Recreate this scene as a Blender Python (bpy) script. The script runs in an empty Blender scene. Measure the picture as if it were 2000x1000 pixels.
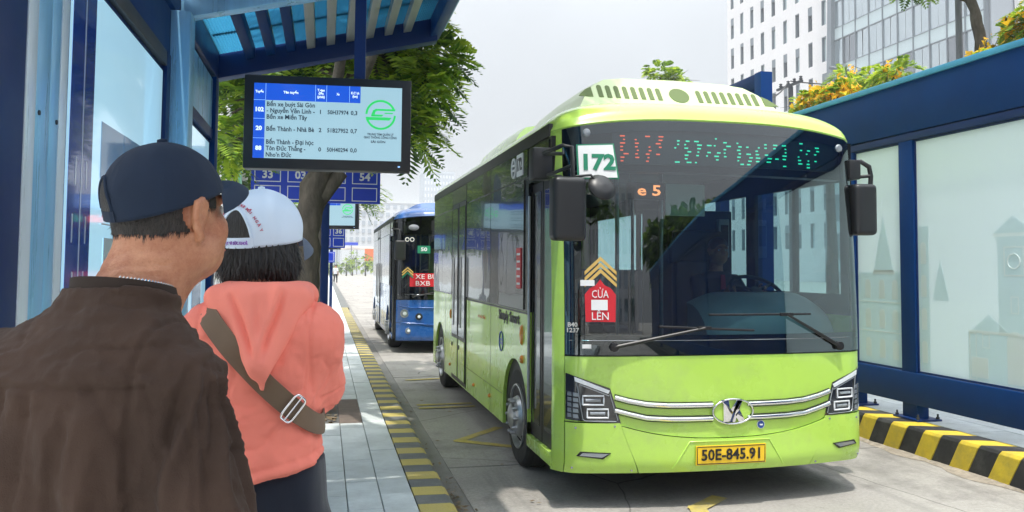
import bpy, bmesh, math, random
import numpy as np
from mathutils import Vector, Matrix

random.seed(7); rng = np.random.default_rng(7)
R = math.radians
scene = bpy.context.scene
C = scene.collection

# ------------------------------------------------------------------ camera, sky, sun, exposure
cd = bpy.data.cameras.new('camera')
cam = bpy.data.objects.new('camera', cd); C.objects.link(cam)
cr = Vector((.97468, -.22345, .00764)); cu = Vector((-.01924, -.0498, .99857)); cf = Vector((.22275, .97344, .05284))
cam.matrix_world = Matrix(((cr.x, cu.x, -cf.x, 0), (cr.y, cu.y, -cf.y, 0), (cr.z, cu.z, -cf.z, 1.65), (0, 0, 0, 1)))
cd.sensor_width = 36; cd.lens = 28.71; cd.shift_y = -.03215; cd.clip_start = .05; cd.clip_end = 3000
scene.camera = cam

SUN_EL, SUN_AZ = 74, 196          # azimuth clockwise from +Y
world = bpy.data.worlds.new('World'); scene.world = world; world.use_nodes = True
wn = world.node_tree.nodes; wl = world.node_tree.links; wn.clear()
sky = wn.new('ShaderNodeTexSky'); sky.sky_type = 'NISHITA'; sky.sun_disc = False
sky.sun_elevation = R(SUN_EL); sky.sun_rotation = R(SUN_AZ); sky.air_density = 1.0; sky.dust_density = 3.0; sky.ozone_density = 1.0
hs = wn.new('ShaderNodeHueSaturation'); hs.inputs['Saturation'].default_value = .16
tcw = wn.new('ShaderNodeTexCoord'); nzw = wn.new('ShaderNodeTexNoise'); nzw.inputs['Scale'].default_value = 3.0; nzw.inputs['Detail'].default_value = 6
mpw = wn.new('ShaderNodeMapRange'); mpw.inputs['From Min'].default_value = .3; mpw.inputs['From Max'].default_value = .75
mpw.inputs['To Min'].default_value = .93; mpw.inputs['To Max'].default_value = 1.06
ovc = wn.new('ShaderNodeMix'); ovc.data_type = 'RGBA'; ovc.inputs['Factor'].default_value = .75
ovc.inputs['B'].default_value = (5.2, 5.55, 5.95, 1)
# veiled sky: evenly brighter from the horizon up to the zenith
sep = wn.new('ShaderNodeSeparateXYZ'); grd = wn.new('ShaderNodeMapRange'); grd.inputs['To Min'].default_value = .66; grd.inputs['To Max'].default_value = 5.0
mul = wn.new('ShaderNodeMix'); mul.data_type = 'RGBA'; mul.blend_type = 'MULTIPLY'; mul.inputs['Factor'].default_value = 1
ml2 = wn.new('ShaderNodeMath'); ml2.operation = 'MULTIPLY'
bg = wn.new('ShaderNodeBackground'); bg.inputs['Strength'].default_value = .068
wo = wn.new('ShaderNodeOutputWorld')
wl.new(sky.outputs[0], hs.inputs['Color']); wl.new(hs.outputs[0], ovc.inputs['A'])
wl.new(tcw.outputs['Generated'], nzw.inputs['Vector']); wl.new(nzw.outputs[0], mpw.inputs['Value'])
wl.new(tcw.outputs['Generated'], sep.inputs[0]); pwz = wn.new('ShaderNodeMath'); pwz.operation = 'POWER'; pwz.use_clamp = True; pwz.inputs[1].default_value = 1.5; wl.new(sep.outputs['Z'], pwz.inputs[0]); wl.new(pwz.outputs[0], grd.inputs['Value']); wl.new(grd.outputs[0], ml2.inputs[0]); wl.new(mpw.outputs[0], ml2.inputs[1])
wl.new(ovc.outputs['Result'], mul.inputs['A']); wl.new(ml2.outputs[0], mul.inputs['B'])
wl.new(mul.outputs['Result'], bg.inputs['Color']); wl.new(bg.outputs[0], wo.inputs['Surface'])
sd = bpy.data.lights.new('sun', 'SUN'); sd.energy = 2.15; sd.angle = R(.8); sd.color = (1, .95, .87)
sun = bpy.data.objects.new('sun', sd); C.objects.link(sun)
sdir = Vector((math.sin(R(SUN_AZ)) * math.cos(R(SUN_EL)), math.cos(R(SUN_AZ)) * math.cos(R(SUN_EL)), math.sin(R(SUN_EL))))
sun.rotation_euler = (-sdir).to_track_quat('-Z', 'Y').to_euler(); sun.location = sdir * 30
vs = scene.view_settings
vs.view_transform = 'Standard'; vs.look = 'None'; vs.exposure = .85; vs.gamma = 1; vs.use_curve_mapping = False
scene.cycles.max_bounces = 8; scene.cycles.transparent_max_bounces = 16; scene.cycles.use_denoising = True
scene.cycles.caustics_reflective = False; scene.cycles.caustics_refractive = False

# ------------------------------------------------------------------ materials
MATS = {}
def new_mat(name):
    m = bpy.data.materials.new(name); m.use_nodes = True; MATS[name] = m
    nt = m.node_tree; return m, nt, nt.nodes, nt.links, nt.nodes['Principled BSDF']

def pm(name, col, rough=.5, metal=0, var=0, vscale=4, bump=0, bscale=60, coat=0, spec=.5, emit=0, emitcol=None, dirt=None, dscale=1.2, damt=.5, stretch=None):
    """principled material: two-scale tone variation, optional dirt colour, roughness variation, fine bump"""
    m, nt, n, l, b = new_mat(name)
    c4 = (*col, 1)
    b.inputs['Base Color'].default_value = c4; b.inputs['Roughness'].default_value = rough
    b.inputs['Metallic'].default_value = metal; b.inputs['Specular IOR Level'].default_value = spec
    b.inputs['Coat Weight'].default_value = coat; b.inputs['Coat Roughness'].default_value = .04
    tc = n.new('ShaderNodeTexCoord'); src = tc.outputs['Object']
    if stretch:
        mp = n.new('ShaderNodeMapping'); mp.inputs['Scale'].default_value = stretch; l.new(src, mp.inputs['Vector']); src = mp.outputs[0]
    colsock = None
    if var:
        nz = n.new('ShaderNodeTexNoise'); nz.inputs['Scale'].default_value = vscale; nz.inputs['Detail'].default_value = 8; nz.inputs['Roughness'].default_value = .65
        l.new(src, nz.inputs['Vector'])
        rp = n.new('ShaderNodeMapRange'); rp.inputs['From Min'].default_value = .3; rp.inputs['From Max'].default_value = .7
        rp.inputs['To Min'].default_value = 1 - var; rp.inputs['To Max'].default_value = 1 + var
        l.new(nz.outputs[0], rp.inputs['Value'])
        mx = n.new('ShaderNodeMix'); mx.data_type = 'RGBA'; mx.blend_type = 'MULTIPLY'; mx.inputs['Factor'].default_value = 1
        mx.inputs['A'].default_value = c4; l.new(rp.outputs[0], mx.inputs['B']); colsock = mx.outputs['Result']
        r2 = n.new('ShaderNodeMapRange'); r2.inputs['To Min'].default_value = max(0, rough - .12); r2.inputs['To Max'].default_value = min(1, rough + .12)
        l.new(nz.outputs[0], r2.inputs['Value']); l.new(r2.outputs[0], b.inputs['Roughness'])
    if dirt:
        nz = n.new('ShaderNodeTexNoise'); nz.inputs['Scale'].default_value = dscale; nz.inputs['Detail'].default_value = 10; nz.inputs['Roughness'].default_value = .7
        l.new(src, nz.inputs['Vector'])
        rp = n.new('ShaderNodeMapRange'); rp.inputs['From Min'].default_value = .46; rp.inputs['From Max'].default_value = .72; rp.inputs['To Max'].default_value = damt
        l.new(nz.outputs[0], rp.inputs['Value'])
        mx = n.new('ShaderNodeMix'); mx.data_type = 'RGBA'; mx.inputs['A'].default_value = c4; mx.inputs['B'].default_value = (*dirt, 1)
        if colsock: l.new(colsock, mx.inputs['A'])
        l.new(rp.outputs[0], mx.inputs['Factor']); colsock = mx.outputs['Result']
    if colsock: l.new(colsock, b.inputs['Base Color'])
    if bump:
        nz = n.new('ShaderNodeTexNoise'); nz.inputs['Scale'].default_value = bscale; nz.inputs['Detail'].default_value = 5
        l.new(src, nz.inputs['Vector'])
        bp = n.new('ShaderNodeBump'); bp.inputs['Strength'].default_value = bump; bp.inputs['Distance'].default_value = .01
        l.new(nz.outputs[0], bp.inputs['Height']); l.new(bp.outputs[0], b.inputs['Normal'])
    if emit:
        b.inputs['Emission Color'].default_value = (*(emitcol or col), 1); b.inputs['Emission Strength'].default_value = emit
    return m

def glass_mat(name, tint, refl0=.06, refl1=.75, rough=.0):
    """thin see-through pane: tinted transparency plus mirror reflection rising towards grazing"""
    m, nt, n, l, b = new_mat(name); n.remove(b)
    tr = n.new('ShaderNodeBsdfTransparent'); tr.inputs[0].default_value = (*tint, 1)
    gl = n.new('ShaderNodeBsdfGlossy'); gl.inputs['Roughness'].default_value = rough; gl.inputs[0].default_value = (.92, .96, 1, 1)
    lw = n.new('ShaderNodeLayerWeight'); lw.inputs['Blend'].default_value = .25
    rp = n.new('ShaderNodeMapRange'); rp.inputs['To Min'].default_value = refl0; rp.inputs['To Max'].default_value = refl1
    l.new(lw.outputs['Facing'], rp.inputs['Value'])
    pw = n.new('ShaderNodeMath'); pw.operation = 'POWER'; pw.inputs[1].default_value = 1.0
    l.new(rp.outputs[0], pw.inputs[0])
    mx = n.new('ShaderNodeMixShader'); l.new(pw.outputs[0], mx.inputs[0]); l.new(tr.outputs[0], mx.inputs[1]); l.new(gl.outputs[0], mx.inputs[2])
    l.new(mx.outputs[0], n['Material Output'].inputs['Surface'])
    return m

def mirror_mat(name, base, refl0=.25, refl1=.8, rough=.01, tint=(.9, .95, 1), wob=0):
    """dark opaque glazing with a clear reflection"""
    m, nt, n, l, b = new_mat(name)
    b.inputs['Base Color'].default_value = (*base, 1); b.inputs['Roughness'].default_value = .15
    gl = n.new('ShaderNodeBsdfGlossy'); gl.inputs['Roughness'].default_value = rough; gl.inputs[0].default_value = (*tint, 1)
    lw = n.new('ShaderNodeLayerWeight'); lw.inputs['Blend'].default_value = .3
    rp = n.new('ShaderNodeMapRange'); rp.inputs['To Min'].default_value = refl0; rp.inputs['To Max'].default_value = refl1
    l.new(lw.outputs['Facing'], rp.inputs['Value'])
    mx = n.new('ShaderNodeMixShader'); l.new(rp.outputs[0], mx.inputs[0]); l.new(b.outputs[0], mx.inputs[1]); l.new(gl.outputs[0], mx.inputs[2])
    if wob:
        tc = n.new('ShaderNodeTexCoord'); nz = n.new('ShaderNodeTexNoise'); nz.inputs['Scale'].default_value = 1.7; nz.inputs['Detail'].default_value = 1
        l.new(tc.outputs['Object'], nz.inputs['Vector'])
        bp = n.new('ShaderNodeBump'); bp.inputs['Strength'].default_value = wob; bp.inputs['Distance'].default_value = .1
        l.new(nz.outputs[0], bp.inputs['Height']); l.new(bp.outputs[0], gl.inputs['Normal'])
    l.new(mx.outputs[0], n['Material Output'].inputs['Surface'])
    return m

def leaf_mat(name, a, b2, transl=.35):
    m, nt, n, l, b = new_mat(name)
    ge = n.new('ShaderNodeNewGeometry'); rp = n.new('ShaderNodeValToRGB')
    rp.color_ramp.elements[0].color = (*a, 1); rp.color_ramp.elements[1].color = (*b2, 1)
    l.new(ge.outputs['Random Per Island'], rp.inputs[0]); l.new(rp.outputs[0], b.inputs['Base Color'])
    b.inputs['Roughness'].default_value = .5
    tr = n.new('ShaderNodeBsdfTranslucent'); br = n.new('ShaderNodeMix'); br.data_type = 'RGBA'; br.blend_type = 'MULTIPLY'; br.inputs['Factor'].default_value = 1; br.inputs['B'].default_value = (1.9, 1.6, 1.0, 1); l.new(rp.outputs[0], br.inputs['A']); l.new(br.outputs['Result'], tr.inputs[0])
    mx = n.new('ShaderNodeMixShader'); mx.inputs[0].default_value = transl
    l.new(b.outputs[0], mx.inputs[1]); l.new(tr.outputs[0], mx.inputs[2]); l.new(mx.outputs[0], n['Material Output'].inputs['Surface'])
    return m

# ------------------------------------------------------------------ mesh helpers
class MB:
    def __init__(s): s.v = []; s.f = []; s.m = []; s.cur = 0
    def add(s, vs, fs):
        o = len(s.v); s.v.extend([tuple(map(float, p)) for p in vs]); s.f.extend([tuple(i + o for i in f) for f in fs]); s.m.extend([s.cur] * len(fs)); return s
    def box(s, x0, x1, y0, y1, z0, z1):
        return s.add([(x0, y0, z0), (x1, y0, z0), (x1, y1, z0), (x0, y1, z0), (x0, y0, z1), (x1, y0, z1), (x1, y1, z1), (x0, y1, z1)],
                     [(0, 3, 2, 1), (4, 5, 6, 7), (0, 1, 5, 4), (1, 2, 6, 5), (2, 3, 7, 6), (3, 0, 4, 7)])
    def obox(s, c, ux, uy, uz):
        """oriented box: centre and three half-extent vectors"""
        c, ux, uy, uz = map(Vector, (c, ux, uy, uz)); vs = []
        for k in (-1, 1):
            for (i, j) in ((-1, -1), (1, -1), (1, 1), (-1, 1)): vs.append(c + ux * i + uy * j + uz * k)
        return s.add(vs, [(0, 3, 2, 1), (4, 5, 6, 7), (0, 1, 5, 4), (1, 2, 6, 5), (2, 3, 7, 6), (3, 0, 4, 7)])
    def tube(s, pts, r, n=8, closed=False, caps=True, sq=None):
        pts = [Vector(p) for p in pts]; N = len(pts); rs = r if isinstance(r, (list, tuple)) else [r] * N
        rings = []; up = None
        for i, p in enumerate(pts):
            a = pts[i - 1] if (i > 0 or closed) else p; b = pts[(i + 1) % N] if (i < N - 1 or closed) else p
            t = (b - a).normalized()
            if up is None: up = Vector((0, 0, 1)) if abs(t.z) < .9 else Vector((0, 1, 0))
            u = (up - t * up.dot(t)).normalized(); w = t.cross(u); up = u
            rings.append([p + (u * math.sin(2 * math.pi * (k + .5) / n) * (sq or 1) + w * math.cos(2 * math.pi * (k + .5) / n)) * rs[i] for k in range(n)])
        vs = [q for rg in rings for q in rg]; fs = []
        for i in range(N if closed else N - 1):
            j = (i + 1) % N
            for k in range(n): fs.append((i * n + k, i * n + (k + 1) % n, j * n + (k + 1) % n, j * n + k))
        if caps and not closed: fs += [tuple(range(n))[::-1], tuple((N - 1) * n + k for k in range(n))]
        return s.add(vs, fs)
    def lathe(s, prof, o, ax, n=24, a0=0, a1=360):
        """profile of (radius, distance along axis)"""
        o = Vector(o); ax = Vector(ax).normalized(); u = ax.orthogonal().normalized(); w = ax.cross(u); full = abs(a1 - a0) >= 360
        m = n if full else n + 1; vs = []
        for (r, h) in prof:
            for k in range(m):
                t = R(a0) + R(a1 - a0) * k / n; vs.append(o + ax * h + (u * math.cos(t) + w * math.sin(t)) * max(r, 1e-5))
        fs = []
        for i in range(len(prof) - 1):
            for k in range(n): fs.append((i * m + k, i * m + (k + 1) % m, (i + 1) * m + (k + 1) % m, (i + 1) * m + k))
        return s.add(vs, fs)
    def disc(s, c, nrm, r, n=16, t=.004):
        return s.lathe([(0, t), (r * .93, t), (r, t * .6), (r, -t), (0, -t)], c, nrm, n)
    def prism(s, poly, o, ux, uy, d):
        """2-D polygon in the frame (o, ux, uy), extruded d along ux x uy (front) and back to 0"""
        o, ux, uy = Vector(o), Vector(ux), Vector(uy); nn = ux.cross(uy).normalized(); N = len(poly)
        A = [o + ux * p[0] + uy * p[1] for p in poly]; B = [a + nn * d for a in A]
        fs = [tuple(range(N))[::-1], tuple(range(N, 2 * N))] + [(i, (i + 1) % N, N + (i + 1) % N, N + i) for i in range(N)]
        return s.add(A + B, fs)
    def grid(s, P, nx, ny):
        """P: (ny+1)*(nx+1) points, row by row"""
        return s.add(P, [(j * (nx + 1) + i, j * (nx + 1) + i + 1, (j + 1) * (nx + 1) + i + 1, (j + 1) * (nx + 1) + i) for j in range(ny) for i in range(nx)])
    def slab(s, F, B, nx, ny):
        """closed slab between two grids"""
        M = (nx + 1) * (ny + 1); fs = [(j * (nx + 1) + i, j * (nx + 1) + i + 1, (j + 1) * (nx + 1) + i + 1, (j + 1) * (nx + 1) + i) for j in range(ny) for i in range(nx)]
        fs += [tuple(M + q for q in f[::-1]) for f in fs]
        rim = [i for i in range(nx + 1)] + [j * (nx + 1) + nx for j in range(1, ny + 1)] + [ny * (nx + 1) + i for i in range(nx - 1, -1, -1)] + [j * (nx + 1) for j in range(ny - 1, 0, -1)]
        for a, b in zip(rim, rim[1:] + rim[:1]): fs.append((b, a, M + a, M + b))
        return s.add(list(F) + list(B), fs)

def obj(name, mb, mat, parent=None, bevel=0, smooth=True, angle=35, seg=2, fix=True):
    me = bpy.data.meshes.new(name)
    me.from_pydata(mb.v, [], mb.f)
    mats = mat if isinstance(mat, (list, tuple)) else [mat]
    for m in mats: me.materials.append(MATS[m] if isinstance(m, str) else m)
    if len(mats) > 1: me.polygons.foreach_set('material_index', mb.m)
    if bevel or fix:
        bm = bmesh.new(); bm.from_mesh(me)
        if fix: bmesh.ops.recalc_face_normals(bm, faces=bm.faces)
        if bevel:
            ed = [e for e in bm.edges if len(e.link_faces) == 2 and e.calc_face_angle(0) > .5]
            bmesh.ops.bevel(bm, geom=ed, offset=bevel, segments=seg, profile=.6, affect='EDGES', clamp_overlap=True)
        bm.to_mesh(me); bm.free()
    if smooth:
        me.polygons.foreach_set('use_smooth', [True] * len(me.polygons)); me.set_sharp_from_angle(angle=R(angle))
    o = bpy.data.objects.new(name, me); C.objects.link(o)
    if parent: o.parent = parent
    return o

def npobj(name, v, f, mat, parent=None, smooth=False):
    """fast path for big numpy meshes (all faces the same size)"""
    me = bpy.data.meshes.new(name); k = f.shape[1]
    me.vertices.add(len(v)); me.vertices.foreach_set('co', np.ascontiguousarray(v, np.float32).ravel())
    me.loops.add(f.size); me.loops.foreach_set('vertex_index', np.ascontiguousarray(f, np.int32).ravel())
    me.polygons.add(len(f)); me.polygons.foreach_set('loop_start', np.arange(0, f.size, k, dtype=np.int32))
    me.update(calc_edges=True); me.validate()
    me.materials.append(MATS[mat])
    if smooth: me.polygons.foreach_set('use_smooth', [True] * len(me.polygons))
    o = bpy.data.objects.new(name, me); C.objects.link(o)
    if parent: o.parent = parent
    return o

def tag(o, label=None, cat=None, group=None, kind=None):
    if label: o['label'] = label
    if cat: o['category'] = cat
    if group: o['group'] = group
    if kind: o['kind'] = kind
    return o
def thing(name, label, cat, loc=(0, 0, 0), group=None):
    o = bpy.data.objects.new(name, None); o.empty_display_size = .2; C.objects.link(o); o.location = loc
    o['_base'] = 1; del o['_base']
    return tag(o, label, cat, group)
def reparent_keep(root):
    """the parts were built in world coordinates: bring them under the base point of their thing"""
    for c in root.children: c.matrix_parent_inverse = Matrix.Translation(-Vector(root.location))
def struct(o, name=None):
    o['kind'] = 'structure'; return o
def copy_tree(o, off=(0, 0, 0), label=None):
    c = o.copy(); C.objects.link(c); c.location = Vector(o.location) + Vector(off)
    if label: c['label'] = label
    for ch in o.children:
        d = ch.copy(); C.objects.link(d); d.parent = c
        for g in ch.children:
            e = g.copy(); C.objects.link(e); e.parent = d
    return c

def text(name, body, size, o, ux, uy, mat, parent, width=None, bold=0, ext=.0015, align='CENTER', spacing=1.0, lift=0, line=1.0):
    cv = bpy.data.curves.new(name, 'FONT'); cv.body = body.replace('Đ', '\u00d0').replace('ơ', 'o\u2019'); cv.size = size; cv.align_x = align; cv.align_y = 'CENTER'
    cv.offset = bold; cv.extrude = ext; cv.resolution_u = 2; cv.space_character = spacing; cv.space_line = line
    to = bpy.data.objects.new(name, cv); me = bpy.data.meshes.new_from_object(to)
    bpy.data.objects.remove(to); bpy.data.curves.remove(cv)
    ux, uy = Vector(ux).normalized(), Vector(uy).normalized(); nn = ux.cross(uy).normalized()
    n = len(me.vertices); co = np.empty(n * 3, np.float32); me.vertices.foreach_get('co', co); co = co.reshape(-1, 3)
    if width and n:
        w = co[:, 0].max() - co[:, 0].min(); co[:, 0] *= width / w
    M = np.array([ux, uy, nn]); co = co @ M + np.array(Vector(o) + nn * lift)
    me.vertices.foreach_set('co', co.astype(np.float32).ravel()); me.update()
    me.materials.clear(); me.materials.append(MATS[mat])
    t = bpy.data.objects.new(name, me); C.objects.link(t)
    if parent: t.parent = parent
    return t
# ------------------------------------------------------------------ palette
def road_mat():
    m, nt, n, l, b = new_mat('road_concrete'); b.inputs['Roughness'].default_value = .85; b.inputs['Specular IOR Level'].default_value = .3
    tc = n.new('ShaderNodeTexCoord'); src = tc.outputs['Object']
    def noise(scale, detail, stretch=None, rough=.65):
        v = src
        if stretch: mp = n.new('ShaderNodeMapping'); mp.inputs['Scale'].default_value = stretch; l.new(src, mp.inputs['Vector']); v = mp.outputs[0]
        z = n.new('ShaderNodeTexNoise'); z.inputs['Scale'].default_value = scale; z.inputs['Detail'].default_value = detail; z.inputs['Roughness'].default_value = rough; l.new(v, z.inputs['Vector']); return z.outputs[0]
    def ramp(s, a, c, lo, hi): r = n.new('ShaderNodeMapRange'); r.inputs['From Min'].default_value = a; r.inputs['From Max'].default_value = c; r.inputs['To Min'].default_value = lo; r.inputs['To Max'].default_value = hi; l.new(s, r.inputs['Value']); return r.outputs[0]
    def mixc(f, A, B, mode='MIX'):
        x = n.new('ShaderNodeMix'); x.data_type = 'RGBA'; x.blend_type = mode
        for k, v in (('Factor', f), ('A', A), ('B', B)):
            if isinstance(v, (int, float)): x.inputs[k].default_value = v
            elif isinstance(v, tuple): x.inputs[k].default_value = (*v, 1)
            else: l.new(v, x.inputs[k])
        return x.outputs['Result']
    c = mixc(ramp(noise(.9, 6), .35, .65, 0, 1), (.39, .37, .34), (.30, .285, .265))
    c = mixc(1.0, c, ramp(noise(38, 6), .3, .7, .84, 1.14), 'MULTIPLY')
    c = mixc(ramp(noise(.75, 10, None, .72), .52, .68, 0, .65), c, (.115, .108, .10))           # old spills
    c = mixc(ramp(noise(1.6, 8, (1.6, .12, 1)), .54, .70, 0, .5), c, (.12, .115, .11))            # tyre streaks along the lane
    c = mixc(ramp(noise(7.5, 4), .70, .76, 0, .75), c, (.05, .048, .046))                         # oil drips
    c = mixc(ramp(noise(15, 3), .72, .75, 0, .6), c, (.50, .48, .45))
    vo = n.new('ShaderNodeTexVoronoi'); vo.feature = 'DISTANCE_TO_EDGE'; vo.inputs['Scale'].default_value = .42; wob = n.new('ShaderNodeMix'); wob.data_type = 'RGBA'; wob.inputs['Factor'].default_value = .06; l.new(src, wob.inputs['A']); nz = n.new('ShaderNodeTexNoise'); nz.inputs['Scale'].default_value = 3; nz.inputs['Detail'].default_value = 6; l.new(src, nz.inputs['Vector']); l.new(nz.outputs['Color'], wob.inputs['B']); l.new(wob.outputs['Result'], vo.inputs['Vector'])
    c = mixc(ramp(vo.outputs[0], .0, .0035, .75, 0), c, (.06, .057, .055))                         # hairline cracks
    l.new(c, b.inputs['Base Color'])
    bp = n.new('ShaderNodeBump'); bp.inputs['Strength'].default_value = .35; bp.inputs['Distance'].default_value = .01; l.new(noise(60, 5), bp.inputs['Height']); l.new(bp.outputs[0], b.inputs['Normal'])
road_mat()
pm('gutter', (.25, .24, .225), .9, var=.25, vscale=3, bump=.35, bscale=60, dirt=(.09, .085, .08), dscale=1.5, damt=.7)
pm('ground_soil', (.34, .33, .30), .95, var=.2, vscale=.4)
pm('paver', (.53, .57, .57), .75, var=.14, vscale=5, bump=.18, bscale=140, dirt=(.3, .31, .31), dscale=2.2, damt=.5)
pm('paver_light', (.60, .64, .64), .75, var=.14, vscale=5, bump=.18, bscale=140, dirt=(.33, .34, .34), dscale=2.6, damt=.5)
pm('paver_bed', (.13, .13, .125), .95, var=.2)
pm('kerb_yellow', (.52, .42, .12), .8, var=.16, vscale=8, bump=.3, bscale=60, dirt=(.22, .2, .15), dscale=4, damt=.6)
pm('kerb_grey', (.15, .155, .15), .85, var=.2, vscale=8, bump=.3, bscale=60, dirt=(.24, .23, .21), dscale=4, damt=.5)
pm('hazard_yellow', (.68, .50, .035), .7, var=.14, vscale=7, bump=.4, bscale=30, dirt=(.3, .24, .08), dscale=6, damt=.5)
pm('hazard_black', (.022, .022, .024), .75, var=.3, vscale=7, bump=.4, bscale=30, dirt=(.12, .12, .11), dscale=5, damt=.4)
pm('yellow_paint', (.50, .40, .10), .85, var=.2, vscale=9, dirt=(.28, .26, .22), dscale=4, damt=.95)
pm('soil', (.07, .052, .038), .95, var=.3, vscale=20, bump=.6, bscale=40)
leaf_mat('dead_leaf', (.10, .065, .03), (.26, .19, .11), .1)
pm('shelter_blue', (.003, .036, .155), .42, var=.1, vscale=3, spec=.08, dirt=(.006, .045, .16), dscale=2, damt=.4)
pm('shelter_navy', (.004, .026, .125), .4, var=.1, vscale=3, spec=.25)
pm('shelter_edge', (.06, .30, .52), .4, var=.1)
pm('alu_blue', (.30, .64, .94), .3, metal=.25, var=.12, vscale=2, stretch=(6, 6, .4))
pm('alu_pale', (.78, .90, .98), .3, metal=.2, var=.1, vscale=2, stretch=(6, 6, .4))
pm('alu_grey', (.42, .43, .42), .4, metal=.55, var=.15, vscale=4, stretch=(4, .5, 4))
pm('steel_dark', (.03, .035, .045), .5, var=.2)
def frost(name, col, tr=.5, em=0):
    m, nt, n, l, b = new_mat(name); b.inputs['Base Color'].default_value = (*col, 1); b.inputs['Roughness'].default_value = .18
    t = n.new('ShaderNodeBsdfTranslucent'); t.inputs[0].default_value = (*col, 1); x = n.new('ShaderNodeMixShader'); x.inputs[0].default_value = tr
    l.new(b.outputs[0], x.inputs[1]); l.new(t.outputs[0], x.inputs[2]); l.new(x.outputs[0], n['Material Output'].inputs['Surface']); return m
frost('frosted', (.84, .925, .94), .55); frost('frosted_print', (.93, .98, .98), .55); frost('frosted_print_dark', (.835, .925, .94), .6)
pm('poster', (.42, .70, .86), .12, var=.04, vscale=1.2, coat=.6, emit=.42)  # glow added to brighten the poster wall under the canopy
pm('poster_white', (.70, .80, .85), .15, coat=.6); pm('poster_mid', (.14, .36, .62), .15, coat=.6); pm('poster_blue', (.012, .06, .34), .15, coat=.6)
m, nt, n, l, b = new_mat('poly_roof'); n.remove(b)
tl = n.new('ShaderNodeBsdfTranslucent'); tl.inputs[0].default_value = (.05, .30, .52, 1)
df = n.new('ShaderNodeBsdfDiffuse'); df.inputs[0].default_value = (.03, .18, .36, 1); gl = n.new('ShaderNodeBsdfGlossy'); gl.inputs['Roughness'].default_value = .15
m1 = n.new('ShaderNodeMixShader'); m1.inputs[0].default_value = .55; m2 = n.new('ShaderNodeMixShader'); m2.inputs[0].default_value = .06
l.new(df.outputs[0], m1.inputs[1]); l.new(tl.outputs[0], m1.inputs[2]); l.new(m1.outputs[0], m2.inputs[1]); l.new(gl.outputs[0], m2.inputs[2])
l.new(m2.outputs[0], n['Material Output'].inputs['Surface'])
# buses
pm('bus_green', (.47, .74, .11), .28, coat=.6, var=.05, vscale=1.5, dirt=(.36, .50, .16), dscale=3.5, damt=.5)
pm('bus_green_pale', (.56, .66, .36), .35, coat=.3, var=.03)
pm('bus_blue', (.012, .10, .36), .28, coat=.6, var=.05); pm('bus_blue_pale', (.02, .12, .38), .35, coat=.3, var=.05)
pm('bus_black', (.006, .007, .009), .22, coat=.1, spec=.3); pm('matt_black', (.012, .012, .014), .55, var=.2, bump=.1, bscale=200)
pm('trim_black', (.01, .01, .012), .4); pm('rubber', (.018, .018, .018), .75, var=.25, vscale=12, bump=.2, bscale=60, dirt=(.09, .085, .08), dscale=5, damt=.4)
pm('rim_steel', (.50, .51, .53), .35, metal=.8, var=.2, vscale=7, dirt=(.16, .14, .12), dscale=6, damt=.5)
pm('chrome', (.82, .83, .85), .07, metal=1); pm('lamp_dark', (.02, .022, .026), .12, coat=1); pm('lamp_glass', (.30, .33, .36), .1, metal=.3, coat=1)
pm('lamp_white', (.80, .84, .88), .15, coat=1); pm('amber', (.75, .26, .02), .2, coat=1); pm('dark_vent', (.10, .15, .035), .6)
pm('mirror_black', (.014, .015, .017), .38, bump=.06, bscale=300); pm('plate_yellow', (.92, .60, .025), .4, var=.05); pm('plate_ink', (.012, .012, .014), .5)
pm('white_paint', (.80, .81, .82), .5); pm('sign_green', (.01, .22, .12), .5); pm('sticker_red', (.60, .015, .03), .4); pm('sticker_gold', (.62, .42, .12), .4)
pm('sticker_blue', (.02, .08, .35), .3); pm('scribble', (.6, .6, .58), .8); pm('seam', (.03, .05, .012), .7); pm('seam_blue', (.004, .012, .04), .7)
pm('interior_dark', (.016, .022, .026), .6, var=.15); pm('interior_grey', (.022, .03, .034), .55, var=.1); pm('dash_grey', (.22, .24, .25), .38, var=.1, bump=.05, bscale=200)
pm('interior_pale', (.42, .47, .48), .5); pm('seat_blue', (.02, .08, .22), .6, var=.15); pm('visor', (.58, .56, .48), .6)
glass_mat('windscreen_glass', (.34, .54, .57), .095, .6); glass_mat('windscreen_dark', (.16, .22, .24), .05, .5); glass_mat('side_glass', (.86, .95, .95), .05, .6)
mirror_mat('bus_window', (.005, .008, .010), .08, .27, .008, wob=.05); mirror_mat('bus_window_dark', (.004, .006, .008), .05, .16, .02, wob=.05)
mirror_mat('bus_window_flat', (.004, .006, .008), .06, .3, .01)
pm('led_red', (1, .09, .03), emit=1.3); pm('led_green', (.03, .75, .42), emit=1.1); pm('led_orange', (1, .25, .08), emit=2)
# screens and signs
pm('screen_pale', (.1, .1, .1), .2, coat=.4, emit=.40, emitcol=(.47, .80, .97)); pm('screen_blue', (.02, .02, .05), .2, coat=.4, emit=.55, emitcol=(.005, .10, .74))
pm('screen_line', (.3, .5, .8), .2, emit=.5, emitcol=(.3, .55, .95)); pm('screen_ink', (.01, .03, .06), .3); pm('screen_white', (.6, .7, .8), .3, emit=.5, emitcol=(.75, .88, 1))
pm('screen_green', (.02, .3, .08), .3, emit=.42, emitcol=(.03, .78, .16)); pm('casing', (.008, .009, .013), .4, bump=.05, bscale=200)
pm('sign_blue', (.008, .05, .58), .4, var=.06); pm('sign_white', (.75, .78, .82), .5)
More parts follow.
